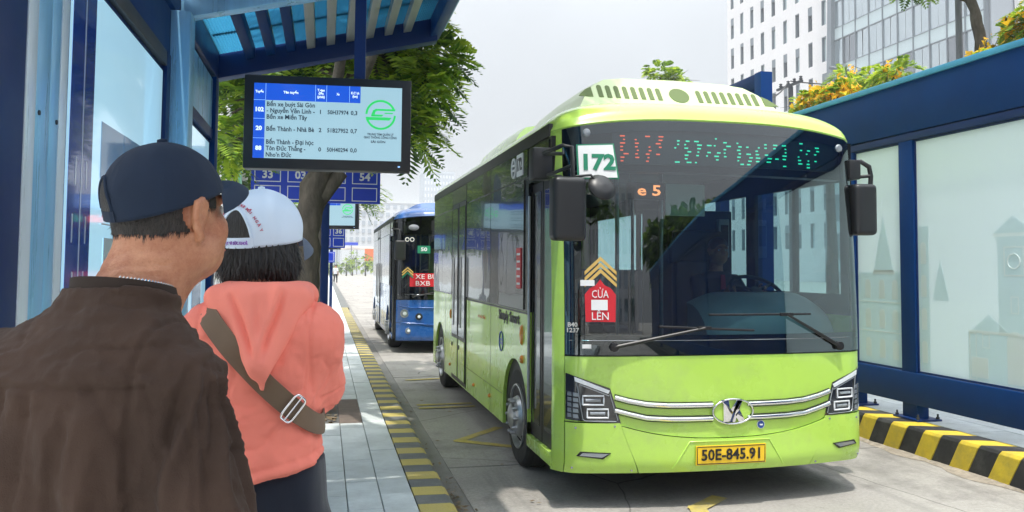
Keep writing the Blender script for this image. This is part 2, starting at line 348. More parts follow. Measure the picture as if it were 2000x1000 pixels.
# nature
pm('bark', (.085, .072, .056), .95, var=.5, vscale=14, bump=1.0, bscale=22, stretch=(1, 1, .35), dirt=(.045, .04, .03), dscale=9, damt=.9)
leaf_mat('leaf_dark', (.018, .06, .014), (.08, .17, .03), .4); leaf_mat('leaf_mid', (.06, .16, .02), (.20, .33, .045), .45); leaf_mat('leaf_light', (.14, .28, .03), (.36, .48, .07), .5)
leaf_mat('flower', (.75, .42, .01), (.85, .62, .05), .3); leaf_mat('leaf_far', (.08, .14, .06), (.22, .30, .12), .2)
# buildings
pm('shop_wall', (.20, .19, .18), .8, var=.15, vscale=.6); pm('white_wall', (.70, .69, .70), .7, var=.03, vscale=.3); pm('cream_wall', (.62, .60, .56), .8, var=.08, vscale=.5); pm('far_wall', (.55, .57, .60), .8, var=.06, vscale=.05); pm('far_wall_dark', (.36, .40, .45), .8, var=.06, vscale=.05)
mirror_mat('office_glass', (.24, .30, .33), .42, .8, .02, (.88, .94, .97)); mirror_mat('office_glass_dark', (.10, .11, .125), .18, .6, .03, (.75, .8, .85))
pm('spandrel', (.46, .55, .58), .2, coat=.4); pm('mullion', (.22, .25, .28), .4, metal=.5); pm('window_dark', (.05, .055, .065), .12, coat=.5); pm('reveal', (.52, .51, .52), .8)
pm('orange_board', (.70, .16, .05), .6); pm('awning', (.72, .66, .60), .7); pm('pipe_green', (.16, .42, .27), .5); pm('wire', (.02, .02, .02), .6); pm('pole_grey', (.16, .17, .19), .5, var=.15)
# people
def skin_mat(name, col):
    m, nt, n, l, b = new_mat(name)
    b.inputs['Base Color'].default_value = (*col, 1); b.inputs['Roughness'].default_value = .5
    b.inputs['Subsurface Weight'].default_value = .12; b.inputs['Subsurface Radius'].default_value = (1, .35, .2); b.inputs['Subsurface Scale'].default_value = .012
    tc = n.new('ShaderNodeTexCoord'); nz = n.new('ShaderNodeTexNoise'); nz.inputs['Scale'].default_value = 19; nz.inputs['Detail'].default_value = 12; nz.inputs['Roughness'].default_value = .75
    l.new(tc.outputs['Object'], nz.inputs['Vector'])
    rp = n.new('ShaderNodeValToRGB'); rp.color_ramp.elements[0].position = .36; rp.color_ramp.elements[1].position = .64
    rp.color_ramp.elements[0].color = (col[0] * .74, col[1] * .56, col[2] * .50, 1); rp.color_ramp.elements[1].color = (min(1, col[0] * 1.1), col[1] * 1.12, col[2] * 1.1, 1)
    l.new(nz.outputs[0], rp.inputs[0]); l.new(rp.outputs[0], b.inputs['Base Color'])
    n2 = n.new('ShaderNodeTexNoise'); n2.inputs['Scale'].default_value = 260; l.new(tc.outputs['Object'], n2.inputs['Vector'])
    bp = n.new('ShaderNodeBump'); bp.inputs['Strength'].default_value = .4; bp.inputs['Distance'].default_value = .003; l.new(n2.outputs[0], bp.inputs['Height']); l.new(bp.outputs[0], b.inputs['Normal'])
    return m
def cloth_mat(name, col, rough=.85, var=.12, vscale=6, weave=900, bump=.15, sheen=.03, folds=0, fscale=9, stretch=(1, 1, .3)):
    m, nt, n, l, b = new_mat(name)
    b.inputs['Roughness'].default_value = rough; b.inputs['Specular IOR Level'].default_value = .25; b.inputs['Sheen Weight'].default_value = sheen
    tc = n.new('ShaderNodeTexCoord'); nz = n.new('ShaderNodeTexNoise'); nz.inputs['Scale'].default_value = vscale; nz.inputs['Detail'].default_value = 9; l.new(tc.outputs['Object'], nz.inputs['Vector'])
    rp = n.new('ShaderNodeMapRange'); rp.inputs['From Min'].default_value = .3; rp.inputs['From Max'].default_value = .7; rp.inputs['To Min'].default_value = 1 - var; rp.inputs['To Max'].default_value = 1 + var
    l.new(nz.outputs[0], rp.inputs['Value']); mx = n.new('ShaderNodeMix'); mx.data_type = 'RGBA'; mx.blend_type = 'MULTIPLY'; mx.inputs['Factor'].default_value = 1
    mx.inputs['A'].default_value = (*col, 1); l.new(rp.outputs[0], mx.inputs['B']); l.new(mx.outputs['Result'], b.inputs['Base Color'])
    wv = n.new('ShaderNodeTexNoise'); wv.inputs['Scale'].default_value = weave; l.new(tc.outputs['Object'], wv.inputs['Vector'])
    bp = n.new('ShaderNodeBump'); bp.inputs['Strength'].default_value = bump; bp.inputs['Distance'].default_value = .002; l.new(wv.outputs[0], bp.inputs['Height']); last = bp
    if folds:
        mp = n.new('ShaderNodeMapping'); mp.inputs['Scale'].default_value = stretch; l.new(tc.outputs['Object'], mp.inputs['Vector'])
        fz = n.new('ShaderNodeTexNoise'); fz.noise_type = 'RIDGED_MULTIFRACTAL'; fz.inputs['Scale'].default_value = fscale * .6; fz.inputs['Detail'].default_value = 3; fz.inputs['Distortion'].default_value = .6; l.new(mp.outputs[0], fz.inputs['Vector'])
        b2 = n.new('ShaderNodeBump'); b2.inputs['Strength'].default_value = folds; b2.inputs['Distance'].default_value = .012; l.new(fz.outputs[0], b2.inputs['Height']); l.new(bp.outputs[0], b2.inputs['Normal']); last = b2
    l.new(last.outputs[0], b.inputs['Normal']); return m
skin_mat('skin_tan', (.50, .235, .135)); skin_mat('skin_pale', (.55, .30, .19))
cloth_mat('jacket_brown', (.052, .030, .021), .8, .28, 5, 420, .5, .03, folds=.4, fscale=16)
cloth_mat('jacket_seam', (.032, .022, .018), .9); cloth_mat('cap_navy', (.012, .022, .045), .8, .12, 8, 900, .35, .03); cloth_mat('cap_navy_light', (.018, .032, .062), .8, .1, 8, 900, .3, .03)
cloth_mat('cap_white', (.66, .78, .92), .8, .05, 8, 900, .25, .03); cloth_mat('cap_grey', (.10, .13, .19), .8, .1); cloth_mat('cap_print', (.50, .10, .16), .8)
cloth_mat('coral', (.92, .25, .185), .8, .05, 5, 450, .4, .03, folds=.3, fscale=13); cloth_mat('coral_hood', (.94, .27, .20), .8, .05, 5, 800, .2, .03)
cloth_mat('trousers_navy', (.010, .014, .026), .85, .15, 6, 700, .2, .2, folds=.4, fscale=9); cloth_mat('trousers_dark', (.02, .02, .024), .85, .15); cloth_mat('strap_brown', (.17, .115, .075), .7, .12, 10, 1200, .35, .1)
cloth_mat('strap_edge', (.12, .08, .05), .7); cloth_mat('shirt_pale', (.55, .56, .58)); cloth_mat('shirt_dark', (.03, .035, .04)); cloth_mat('red_tie', (.40, .02, .05))
pm('hair_black', (.008, .0075, .008), .42, var=.3, vscale=40, bump=.5, bscale=120, stretch=(3, 3, .25)); pm('hair_strand', (.016, .013, .012), .45); pm('shoe', (.02, .02, .02), .5); pm('eye_white', (.7, .7, .68), .2); pm('iris', (.02, .012, .008), .15); pm('lip', (.40, .15, .12), .5)
# ------------------------------------------------------------------ ground, road, pavements
g = MB(); g.box(-600, 600, -300, 1500, -.3, -.012); struct(obj('ground', g, 'ground_soil', smooth=False))
rd = MB(); rd.grid([(x, y, 0) for y in (-30, 0, 6.7, 13, 30, 60, 118) for x in (.86, 1.02, 3, 5.12)], 3, 6)
rd = MB(); rd.box(1.02, 5.12, -30, 118, -.2, 0); road = struct(obj('road', rd, 'road_concrete', smooth=False))
rd2 = MB(); rd2.box(5.12, 30, 32, 118, -.2, -.002); struct(obj('road', rd2, 'road_concrete', smooth=False))
gt = MB(); gt.box(.80, 1.02, -30, 118, -.2, -.006); struct(obj('gutter', gt, 'gutter', smooth=False, parent=road))
# slab joints of the concrete lane (recessed filler strips standing 1 mm proud in a saw cut)
for y in (6.7, 12.2, 17.7, 23.2, 28.7):
    s = MB(); s.box(1.02, 5.1, y, y + .022, .0005, .003); struct(obj('slab_joint', s, 'gutter', road, smooth=False))
# worn yellow markings on the road
MK = [0]
def marking(pts, w):
    s = MB(); MK[0] += 1; zm = .0035 + .0012 * MK[0]
    for a, b in zip(pts, pts[1:]):
        a, b = Vector((*a, zm)), Vector((*b, zm)); zm += .0006; d = (b - a).normalized(); nn = Vector((-d.y, d.x, 0)) * w / 2; a -= d * w * .4; b += d * w * .4
        s.add([a - nn, b - nn, b + nn, a + nn], [(0, 1, 2, 3)])
    struct(obj('road_marking', s, 'yellow_paint', road, smooth=False))
marking([(1.75, 8.25), (1.27, 7.72)], .1); marking([(1.27, 7.70), (1.75, 7.34)], .1)
marking([(1.13, 9.74), (1.72, 9.77)], .09); marking([(1.13, 9.52), (1.72, 9.55)], .09); marking([(1.19, 11.86), (1.7, 11.95)], .09)
marking([(2.46, 5.05), (2.52, 5.25), (2.76, 5.44)], .12); marking([(2.46, 4.0), (2.46, 5.0)], .12)
# left pavement: bed and every slab
bed = MB(); bed.box(-7, .598, -12, 118, -.2, .128); pav = struct(obj('pavement', bed, 'paver_bed', smooth=False))
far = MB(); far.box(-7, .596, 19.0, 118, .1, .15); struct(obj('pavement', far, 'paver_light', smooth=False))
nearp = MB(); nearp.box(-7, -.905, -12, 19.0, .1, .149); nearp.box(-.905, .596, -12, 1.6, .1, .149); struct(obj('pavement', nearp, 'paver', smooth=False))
PIT = (-.52, .165, 8.01, 9.42)
cnt = 0; xs_ = [-.905, -.69, -.475, -.26, -.045, .17, .385, .596]
pm_t = [MATS['paver'], MATS['paver_light']]
for i in range(7):
    y = 1.6 + (i % 2) * .0 - (.32 if i % 2 else 0)
    while y < 18.9:
        y0, y1 = max(y, 1.6), min(y + .65, 19.0); x0, x1 = xs_[i], xs_[i + 1]; y += .65
        if i < 6 and x0 < .38 and x1 > PIT[0] and y1 > PIT[2] and y0 < PIT[3]:
            if y0 < PIT[2] - .06: y1 = PIT[2] - .004
            elif y1 > PIT[3] + .06: y0 = PIT[3] + .004
            else: continue
        if y1 - y0 < .05: continue
        t = MB(); dz = random.uniform(-.0025, .0025); t.box(x0 + .003, x1 - .003, y0 + .003, y1 - .003, .12, .15 + dz)
        struct(obj('paving_slab', t, random.choice(pm_t), pav, bevel=.003, seg=1, smooth=False)); cnt += 1
# tree pit with soil and a brown border slab
s = MB(); s.box(PIT[0], .16, PIT[2], PIT[3], .10, .112); pit = struct(obj('tree_pit', s, 'soil', smooth=False))
s = MB(); s.box(.168, .383, PIT[2], PIT[3], .12, .146); pm('pit_border', (.15, .115, .095), .9, var=.25, vscale=9, bump=.3); struct(obj('border_slab', s, 'pit_border', pit, bevel=.004, smooth=False))
v = []; f = []
for k in range(420):
    c = np.array([random.uniform(PIT[0] + .03, .15), random.uniform(PIT[2] + .04, PIT[3] - .04), .116 + random.random() * .03]); a = random.uniform(0, 6.28); L = random.uniform(.02, .06); w = L * .4
    d = np.array([math.cos(a), math.sin(a), random.uniform(-.3, .3)]); e = np.array([-math.sin(a), math.cos(a), random.uniform(-.5, .5)])
    o = len(v); v += [c - d * L, c + e * w, c + d * L, c - e * w]; f.append((o, o + 1, o + 2, o + 3))
for k in range(260):
    y = random.uniform(3.5, 12) if k > 120 else random.gauss(5.6, .35); c = np.array([random.gauss(.9, .05) if k < 230 else random.uniform(.9, 1.5), y, .012 + random.random() * .015]); a = random.uniform(0, 6.28); L = random.uniform(.008, .032); w = L * .45
    d = np.array([math.cos(a), math.sin(a), random.uniform(-.2, .2)]); e = np.array([-math.sin(a), math.cos(a), random.uniform(-.4, .4)])
    o = len(v); v += [c - d * L, c + e * w, c + d * L, c - e * w]; f.append((o, o + 1, o + 2, o + 3))
lt = npobj('leaf_litter', np.array(v), np.array(f), 'dead_leaf'); tag(lt, 'dry brown leaves lying in the tree pit and along the gutter', 'leaf litter', kind='stuff')
# left kerb: alternating grey and yellow stones, sloping road face
kb = MB(); kb.box(.600, .80, -12, 118, -.2, .10); kerb = struct(obj('kerb', kb, 'kerb_grey', smooth=False))
P0, PITCH = 5.02, .4045
k = -10; n_ = 0
while n_ < 130:
    y0 = P0 + k * PITCH / 2; col = 'kerb_yellow' if k % 2 == 0 else 'kerb_grey'; k += 1
    if y0 < 3: continue
    n_ += 1; y1 = y0 + PITCH / 2; t = MB(); dz = random.uniform(-.002, .002)
    poly = [(.601, .09), (.601, .152 + dz), (.805, .150 + dz), (.83, .138 + dz), (.905, -.02), (.84, -.05)]
    vs_ = [(x, y0 + .0015, z) for x, z in poly] + [(x, y1 - .0015, z) for x, z in poly]; N = len(poly)
    t.add(vs_, [tuple(range(N)), tuple(range(N, 2 * N))[::-1]] + [(i, N + i, N + (i + 1) % N, (i + 1) % N) for i in range(N)])
    struct(obj('kerb_stone', t, col, kerb, smooth=False))
t = MB(); y0 = P0 + k * PITCH / 2; t.box(.601, .88, y0, 118, -.05, .15); struct(obj('kerb', t, 'kerb_grey', smooth=False))
# right platform and its high hazard-striped kerb
t = MB(); t.box(5.36, 9.5, -20, 30, -.2, .245); plat = struct(obj('platform', t, 'paver_bed', smooth=False))
for i in range(5):
    for j in range(17):
        x0 = 5.362 + i * .4; y0 = 3.2 + j * .4 + (.2 if i % 2 else 0); t = MB(); t.box(x0 + .003, x0 + .397, y0 + .003, y0 + .397, .23, .262 + random.uniform(-.002, .002)); struct(obj('paving_slab', t, random.choice(pm_t), plat, bevel=.003, seg=1, smooth=False))
t = MB(); t.box(5.12, 5.352, -20, 30, -.2, .22); rk = struct(obj('platform_kerb', t, 'hazard_black', smooth=False))
for k in range(-4, 40):
    y0 = 5.293 + (k - 6) * .2045; sh = -.14   # slanted stripes
    poly = [(5.085, 0), (5.085, .235), (5.10, .262), (5.358, .262)]
    t = MB(); off = [0, sh * .92, sh, sh * 1.7]
    jit = random.uniform(-.004, .004)
    a = [(x + (jit if z < .25 else 0), y0 + .001 + o_, z) for (x, z), o_ in zip(poly, off)] + [(5.358, y0 + .001 + off[3], .05), (5.2, y0 + .001, .0)]
    b_ = [(x, y + .2025, z) for x, y, z in a]; N = 6
    t.add(a + b_, [tuple(range(N)), tuple(range(N, 2 * N))[::-1]] + [(i, N + i, N + (i + 1) % N, (i + 1) % N) for i in range(N)])
    struct(obj('kerb_stone', t, 'hazard_yellow' if k % 2 == 0 else 'hazard_black', rk, smooth=False, bevel=.004, seg=1))
# dirt and crumbled mortar along the foot of the platform kerb
t = MB(); yy = np.linspace(1, 14, 120)
P_ = []
for y in yy: w = .05 + .035 * math.sin(y * 7) + random.uniform(0, .05); P_.append((y, w))
for (y, w), (y2, w2) in zip(P_, P_[1:]): t.add([(5.095, y, .003), (5.095 - w, y, .003), (5.095 - w2, y2, .003), (5.095, y2, .003), (5.095, y, .03), (5.095, y2, .03)], [(0, 1, 2, 3), (4, 1, 2, 5)])
pm('kerb_dirt', (.30, .26, .21), .95, var=.35, vscale=14, bump=.6, bscale=60); struct(obj('kerb_dirt', t, 'kerb_dirt', road, smooth=False))
# ------------------------------------------------------------------ city buses
HW = 1.2; LEN = 6.62
def fy(x, z):
    """front skin: how far behind the centre line of the bumper the skin lies"""
    u = min(abs(x) / HW, 1.0)
    y = .15 * u ** 2.2 + .12 * max(0, (u - .87) / .13) ** 2.4
    if z > 1.0: y += .10 * ((z - 1.0) / 1.65) ** 1.6
    if z < .34: y += .03 * ((.34 - z) / .09) ** 2
    return y
def wst(x): return 2.705 - .085 * (min(abs(x) / HW, 1)) ** 3
def zroof(x):
    u = min(abs(x) / HW, 1); return 2.60 + .275 * (1 - u ** 6) ** (1 / 2.2)

class Bus:
    def __init__(b, name, label, cx, fyw, paint, pale, seam, group):
        b.cx, b.fy = cx, fyw; b.paint, b.pale, b.seam = paint, pale, seam
        b.root = thing(name, label, 'bus', (cx, fyw + 3, 0), group)
    def w(b, x, y, z): return (b.cx + x, b.fy + y, z)
    def s(b, x, z, off=0): return b.w(x, fy(x, z) - off, z)          # a point on the front skin
    def patch(b, name, xl, xr, zb, zt, mat, nx=16, ny=6, off=0, thick=.02, parent=None, bevel=0):
        F, B = [], []
        fn = lambda q, a: q(a) if callable(q) else q
        for j in range(ny + 1):
            t = j / ny
            for i in range(nx + 1):
                s_ = i / nx; x = fn(xl, t) * (1 - s_) + fn(xr, t) * s_; z = fn(zb, x) * (1 - t) + fn(zt, x) * t
                F.append(b.s(x, z, off)); B.append(b.s(x, z, off - thick))
        m = MB(); m.slab(F, B, nx, ny); return obj(name, m, mat, parent or b.root, bevel=bevel, angle=30)
    def quad(b, name, c, mat, nx=6, ny=4, off=.004, thick=.03, parent=None, bevel=0):
        """four corners (x, z): bottom-left, bottom-right, top-right, top-left, laid on the skin"""
        F, B = [], []
        for j in range(ny + 1):
            for i in range(nx + 1):
                s_, t = i / nx, j / ny
                x = (c[0][0] * (1 - s_) + c[1][0] * s_) * (1 - t) + (c[3][0] * (1 - s_) + c[2][0] * s_) * t
                z = (c[0][1] * (1 - s_) + c[1][1] * s_) * (1 - t) + (c[3][1] * (1 - s_) + c[2][1] * s_) * t
                F.append(b.s(x, z, off)); B.append(b.s(x, z, off - thick))
        m = MB(); m.slab(F, B, nx, ny); return obj(name, m, mat, parent or b.root, bevel=bevel)
    def line(b, name, pts, r, mat, off=0, parent=None, n=6, sq=None, sub=8):
        P_ = []
        for (x0, z0), (x1, z1) in zip(pts, pts[1:]):
            for k in range(sub): t = k / sub; P_.append(b.s(x0 + (x1 - x0) * t, z0 + (z1 - z0) * t, off))
        P_.append(b.s(*pts[-1], off)); m = MB(); m.tube(P_, r, n, sq=sq); return obj(name, m, mat, parent or b.root, angle=60)
    def txt(b, name, body, size, x, z, mat, off=.006, width=None, bold=0, parent=None, spacing=1, line=1):
        dx = .05; a = Vector(b.s(x - dx, z, off)); c = Vector(b.s(x + dx, z, off)); d = Vector(b.s(x, z + dx, off)) - Vector(b.s(x, z - dx, off))
        return text(name, body, size, b.s(x, z, off), c - a, d, mat, parent or b.root, width, bold, spacing=spacing, line=line)
    def bx(b, name, x0, x1, y0, y1, z0, z1, mat, parent=None, bevel=.01):
        m = MB(); m.box(b.cx + x0, b.cx + x1, b.fy + y0, b.fy + y1, z0, z1); return obj(name, m, mat, parent or b.root, bevel=bevel)

    # ---- shell
    def shell(b, pillar=None):
        P, r = b.paint, b.root; PM = pillar or P
        # roof skin with the rounded front cap
        nx, ny = 44, 22; F, B = [], []
        for j in range(ny + 1):
            for i in range(nx + 1):
                x = HW * math.sin(math.pi / 2 * (-1 + 2 * i / nx)); zt, zr = wst(x), zroof(x); zr = max(zr, zt + .001); y0 = fy(x, zt)
                if j <= 12:
                    th = j / 12 * math.pi / 2; y = y0 + .42 * (1 - math.cos(th)); z = zt + (zr - zt) * math.sin(th) ** .9
                    if j == 0: y -= .012
                else: y = y0 + .42 + (LEN - y0 - .42) * (j - 12) / (ny - 12); z = zr
                F.append(b.w(x, y, z)); B.append(b.w(x * .985, y + .02, z - .03))
        m = MB(); m.slab(F, B, nx, ny); b.roof = obj('roof', m, P, r, angle=40)
        # corner pillars
        b.patch('corner_pillar', -HW, lambda t: -1.142, .245, lambda x: 2.62, PM, 6, 30)
        b.patch('corner_pillar', lambda t: 1.152, HW, .245, lambda x: 2.62, PM, 6, 30)
        zs = lambda x: .60 if abs(x) > .76 else .478 + .10 * (abs(x) / .76) ** 2.6
        # front panel, central bumper, bumper corners
        zseam = lambda x: .480 + .098 * min(1, abs(x) / .78) ** 2.5
        b.patch('front_panel', lambda t: -1.139, lambda t: 1.149, lambda x: zseam(x) if abs(x) < .80 else .60, lambda x: 1.038 + .006 * (1 - abs(x)), P, 40, 8)
        xb = lambda t: .645 + (.775 - .645) * t
        b.patch('bumper', lambda t: -xb(t), lambda t: xb(t), .25, lambda x: zseam(x) - .006, P, 30, 8, off=.012)
        b.patch('bumper_corner', lambda t: -1.139, lambda t: -xb(t) - .008, .25, lambda x: .592, P, 10, 8, off=.010)
        b.patch('bumper_corner', lambda t: xb(t) + .008, lambda t: 1.149, .25, lambda x: .592, P, 10, 8, off=.010)
        b.patch('panel_backing', -1.15, 1.15, .262, 1.03, 'seam', 20, 6, off=-.018, thick=.02)
        # sides
        def side_lower(sx, wheels, y0, door=None):
            poly = []; ys = [y0]
            pts = [(y0, .27)]
            for wc in wheels:
                pts.append((wc - .445, .27))
                for k in range(0, 17):
                    a = math.pi - math.pi * k / 16; pts.append((wc + .445 * math.cos(a), .44 + .445 * math.sin(a)))
                pts.append((wc + .445, .27))
            pts += [(LEN, .27), (LEN, 1.29), (y0, 1.29)]
            q = []
            for p_ in pts:
                if not q or (abs(q[-1][0] - p_[0]) + abs(q[-1][1] - p_[1])) > 1e-4: q.append(p_)
            return q
        for sx in (-1, 1):
            y0 = .985 if sx < 0 else .28
            q = side_lower(sx, (1.43, 5.93), y0); m = MB()
            if sx < 0: m.prism([(-a, c) for a, c in q], b.w(-HW, 0, 0), (0, -1, 0), (0, 0, 1), -.03)
            else: m.prism(q, b.w(HW, 0, 0), (0, 1, 0), (0, 0, 1), -.03)
            obj('side_panel', m, P, r, smooth=False)
        b.bx('rear_wall', -HW + .002, HW - .002, LEN - .03, LEN, .3, 2.6, P)
        b.bx('underbody', -1.14, 1.14, .42, 6.5, .26, .50, 'matt_black'); b.bx('floor', -1.16, 1.16, .36, 6.55, .50, .56, 'interior_dark')
        b.bx('wheel_well', -1.168, -.72, .97, 1.89, .38, .98, 'matt_black'); b.bx('wheel_well', -1.168, -.72, 5.47, 6.39, .38, .98, 'matt_black')
        b.bx('wheel_well', .72, 1.168, .97, 1.89, .38, .98, 'matt_black'); b.bx('wheel_well', .72, 1.168, 5.47, 6.39, .38, .98, 'matt_black')
        for wy in (1.43, 5.93):
            for sx in (-1, 1): b.wheel(sx, wy)
    def wheel(b, sx, wy):
        c = b.w(sx * (HW - .03), wy, .41); ax = (sx, 0, 0)
        t = MB(); t.lathe([(.22, -.22), (.37, -.24), (.40, -.22), (.412, -.18), (.412, -.06), (.402, -.02), (.375, .0), (.30, .004), (.262, -.004), (.255, -.03)], c, ax, 40)
        w_ = obj('wheel', t, 'rubber', b.root, angle=30)
        for k in range(5):
            g = MB(); g.lathe([(.4125, -.20 + k * .035), (.4145, -.192 + k * .035), (.4125, -.178 + k * .035)], c, ax, 40); obj('tread', g, 'rubber', w_)
        rm = MB(); rm.lathe([(.263, -.002), (.262, .012), (.25, .014), (.24, -.03), (.215, -.045), (.165, .0), (.15, .03), (.115, .045), (.105, .02), (.10, .06), (.07, .075), (0, .078)], c, ax, 40)
        obj('rim', rm, 'rim_steel', w_, angle=30)
        for k in range(8):
            a = 2 * math.pi * k / 8 + .2; d = Vector((0, math.cos(a), math.sin(a))); p = Vector(c) + d * .198 + Vector(ax) * -.022
            h = MB(); h.disc(p, Vector(ax) + d * .75, .026, 12, .006); obj('rim_hole', h, 'trim_black', w_)
        for k in range(10):
            a = 2 * math.pi * k / 10; d = Vector((0, math.cos(a), math.sin(a))); p = Vector(c) + d * .132
            h = MB(); h.lathe([(.017, .0), (.017, .05), (.012, .075), (0, .078)], p, ax, 8); obj('wheel_nut', h, 'rim_steel', w_)
    # ---- glazing
    def glazing(b, glass='windscreen_glass', sideglass='bus_window'):
        r = b.root
        # black frit border and glass
        b.patch('windscreen_border', -1.14, 1.15, lambda x: 1.044 + .006 * (1 - abs(x)), 1.185, 'bus_black', 36, 3, off=.002, thick=.012)
        b.patch('windscreen_border', -1.14, -1.035, 1.187, lambda x: wst(x) - .012, 'bus_black', 3, 24, off=.002, thick=.012)
        b.patch('windscreen_border', 1.065, 1.15, 1.187, lambda x: wst(x) - .012, 'bus_black', 3, 24, off=.002, thick=.012)
        b.patch('windscreen_border', -1.033, 1.063, lambda x: wst(x) - .085, lambda x: wst(x) - .012, 'bus_black', 36, 2, off=.002, thick=.012)
        F = []
        nx, ny = 36, 24
        for j in range(ny + 1):
            for i in range(nx + 1):
                x = -1.14 + 2.29 * i / nx; z = 1.05 + (wst(x) - .012 - 1.05) * j / ny; F.append(b.s(x, z, .008))
        m = MB(); m.grid(F, nx, ny); b.glass = obj('windscreen', m, glass, r)
        b.patch('header_box', -1.10, 1.11, 2.33, lambda x: wst(x) - .02, 'trim_black', 24, 4, off=-.10, thick=.12)
        b.line('glass_seam', [(-1.12, 1.148), (0, 1.15), (1.13, 1.148)], .002, 'lamp_glass', off=.009)
        # left side of the picture: black glazed upper side
        X0 = -HW
        def pane(name, y0, y1, z0, z1, mat='bus_window', out=.010, t=.008, par=None, bev=0):
            mat = sideglass if mat == 'bus_window' else mat
            m = MB(); m.box(b.cx + X0 - out, b.cx + X0 - out + t, b.fy + y0, b.fy + y1, z0, z1); return obj(name, m, mat, par or r, smooth=False, bevel=bev)
        m = MB(); m.box(b.cx + X0, b.cx + X0 + .03, b.fy + .985, b.fy + LEN, 1.29, 2.62); up = obj('window_band', m, 'bus_black', r, smooth=False)
        pane('roof_rail', .36, LEN, 2.585, 2.675, 'trim_black', .010, .03)
        for (y0, y1) in ((.995, 1.10), (1.11, 2.44), (2.455, 3.80), (4.86, 5.72), (5.735, 6.58)):
            if y1 - y0 > .2: pane('side_window', y0, y1, 1.305, 2.345)
        for (y0, y1) in ((.995, 2.44), (2.455, 3.80), (4.86, 6.58)): pane('upper_side_glass', y0, y1, 2.36, 2.58, 'bus_window')
        # middle door: two glazed leaves with painted lower panels
        d = MB(); d.box(b.cx + X0 - .004, b.cx + X0 + .02, b.fy + 3.815, b.fy + 4.845, .285, 2.58); obj('door_frame', d, 'trim_black', r, smooth=False)
        pane('door_header', 3.82, 4.84, 2.40, 2.575, 'bus_black', .014, .012)
        for (y0, y1) in ((3.84, 4.315), (4.345, 4.82)):
            lf = pane('door_leaf', y0, y1, .33, 2.385, 'trim_black', .012, .012)
            pane('door_glass', y0 + .045, y1 - .045, .83, 2.34, 'bus_window', .017, .006, lf); pane('door_panel', y0 + .03, y1 - .03, .345, .79, b.paint, .018, .008, lf)
            h = MB(); yy = y1 - .09; h.lathe([(.0, .012), (.024, .01), (.028, -.004)], b.w(X0 - .016, yy, .70), (-1, 0, 0), 12); obj('handle', h, 'trim_black', lf)
            h = MB(); h.tube([b.w(X0 - .05, y0 + .1, .95), b.w(X0 - .05, y0 + .1, 1.75)], .012, 8); obj('grab_rail', h, 'rim_steel', lf)
        # front entrance door: deep dark doorway with two folded glazed leaves
        m = MB(); m.box(b.cx - 1.17, b.cx - .62, b.fy + .30, b.fy + .98, .335, .36); obj('door_step', m, 'interior_dark', r)
        m = MB(); m.box(b.cx - HW - .006, b.cx - 1.17, b.fy + .30, b.fy + .985, .262, .355); obj('door_sill', m, b.paint, r, bevel=.006)
        pane('door_header', .305, .98, 2.30, 2.58, 'bus_black', .004, .03)
        pane('upper_side_glass', .36, .70, 2.40, 2.565, 'bus_window_flat', .012, .006)
        for (y0, y1) in ((.325, .64), (.66, .975)):
            lf = pane('door_leaf', y0, y1, .36, 2.29, 'trim_black', -.03, .03)
            pane('door_glass', y0 + .05, y1 - .05, .46, 2.22, 'bus_window_flat', -.026, .006, lf)
        h = MB(); h.tube([b.w(-HW - .0, .955, .55), b.w(-HW - .0, .955, 2.2)], .011, 8); obj('grab_rail', h, 'rim_steel', r)
        # far side: clear windows
        X1 = HW
        for (y0, y1, z0, z1) in ((.30, LEN, 1.29, 1.45), (.30, LEN, 2.33, 2.62), (.30, .40, 1.45, 2.33), (1.02, 1.07, 1.45, 2.33), (1.70, 1.86, 1.45, 2.33), (3.1, 3.2, 1.45, 2.33), (4.6, 4.7, 1.45, 2.33), (6.3, LEN, 1.45, 2.33)):
            m = MB(); m.box(b.cx + X1 - .035, b.cx + X1, b.fy + y0, b.fy + y1, z0, z1); obj('window_pillar', m, 'bus_black', r, smooth=False)
        for (y0, y1) in ((.40, 1.02), (1.07, 1.70), (1.86, 3.1), (3.2, 4.6), (4.7, 6.3)):
            m = MB(); m.add([b.w(X1 - .016, y0, 1.45), b.w(X1 - .016, y1, 1.45), b.w(X1 - .016, y1, 2.33), b.w(X1 - .016, y0, 2.33)], [(0, 1, 2, 3)]); obj('side_window', m, 'side_glass', r, smooth=False)
        b.bx('ceiling', -1.13, 1.13, .45, 6.5, 2.54, 2.57, 'interior_grey')
        b.bx('inner_wall', -1.166, -1.15, 1.0, 6.5, .56, 2.5, 'interior_dark')
    def interior(b, seats=True):
        r = b.root
        # instrument hump and full-width dashboard
        F, B = [], []; nx, ny = 18, 10
        for j in range(ny + 1):
            for i in range(nx + 1):
                u = -1 + 2 * i / nx; t = j / ny; x = .60 + .54 * u
                zt = 1.46 - .10 * max(0, abs(u) - .6) ** 1.5 * 3.5
                th = t * math.pi / 2
                F.append(b.w(x, .30 + .12 * abs(u) ** 2 + .40 * (1 - math.cos(th)), .95 + (zt - .95) * math.sin(th) ** .8)); B.append(b.w(x, .80, .95 + (zt - .99) * t))
        m = MB(); m.slab(F, B, nx, ny); d = obj('dashboard', m, 'dash_grey', r)
        b.patch('dashboard', -1.08, 1.10, .9, 1.10, 'interior_dark', 20, 2, off=-.06, thick=.3)
        # steering wheel
        c = Vector(b.w(.70, .86, 1.46)); ax = Vector((0, -.55, .83)).normalized(); u = Vector((1, 0, 0)); v_ = ax.cross(u)
        m = MB(); m.tube([c + (u * math.cos(a) + v_ * math.sin(a)) * .215 for a in np.linspace(0, 2 * math.pi, 29)[:-1]], .016, 8, closed=True)
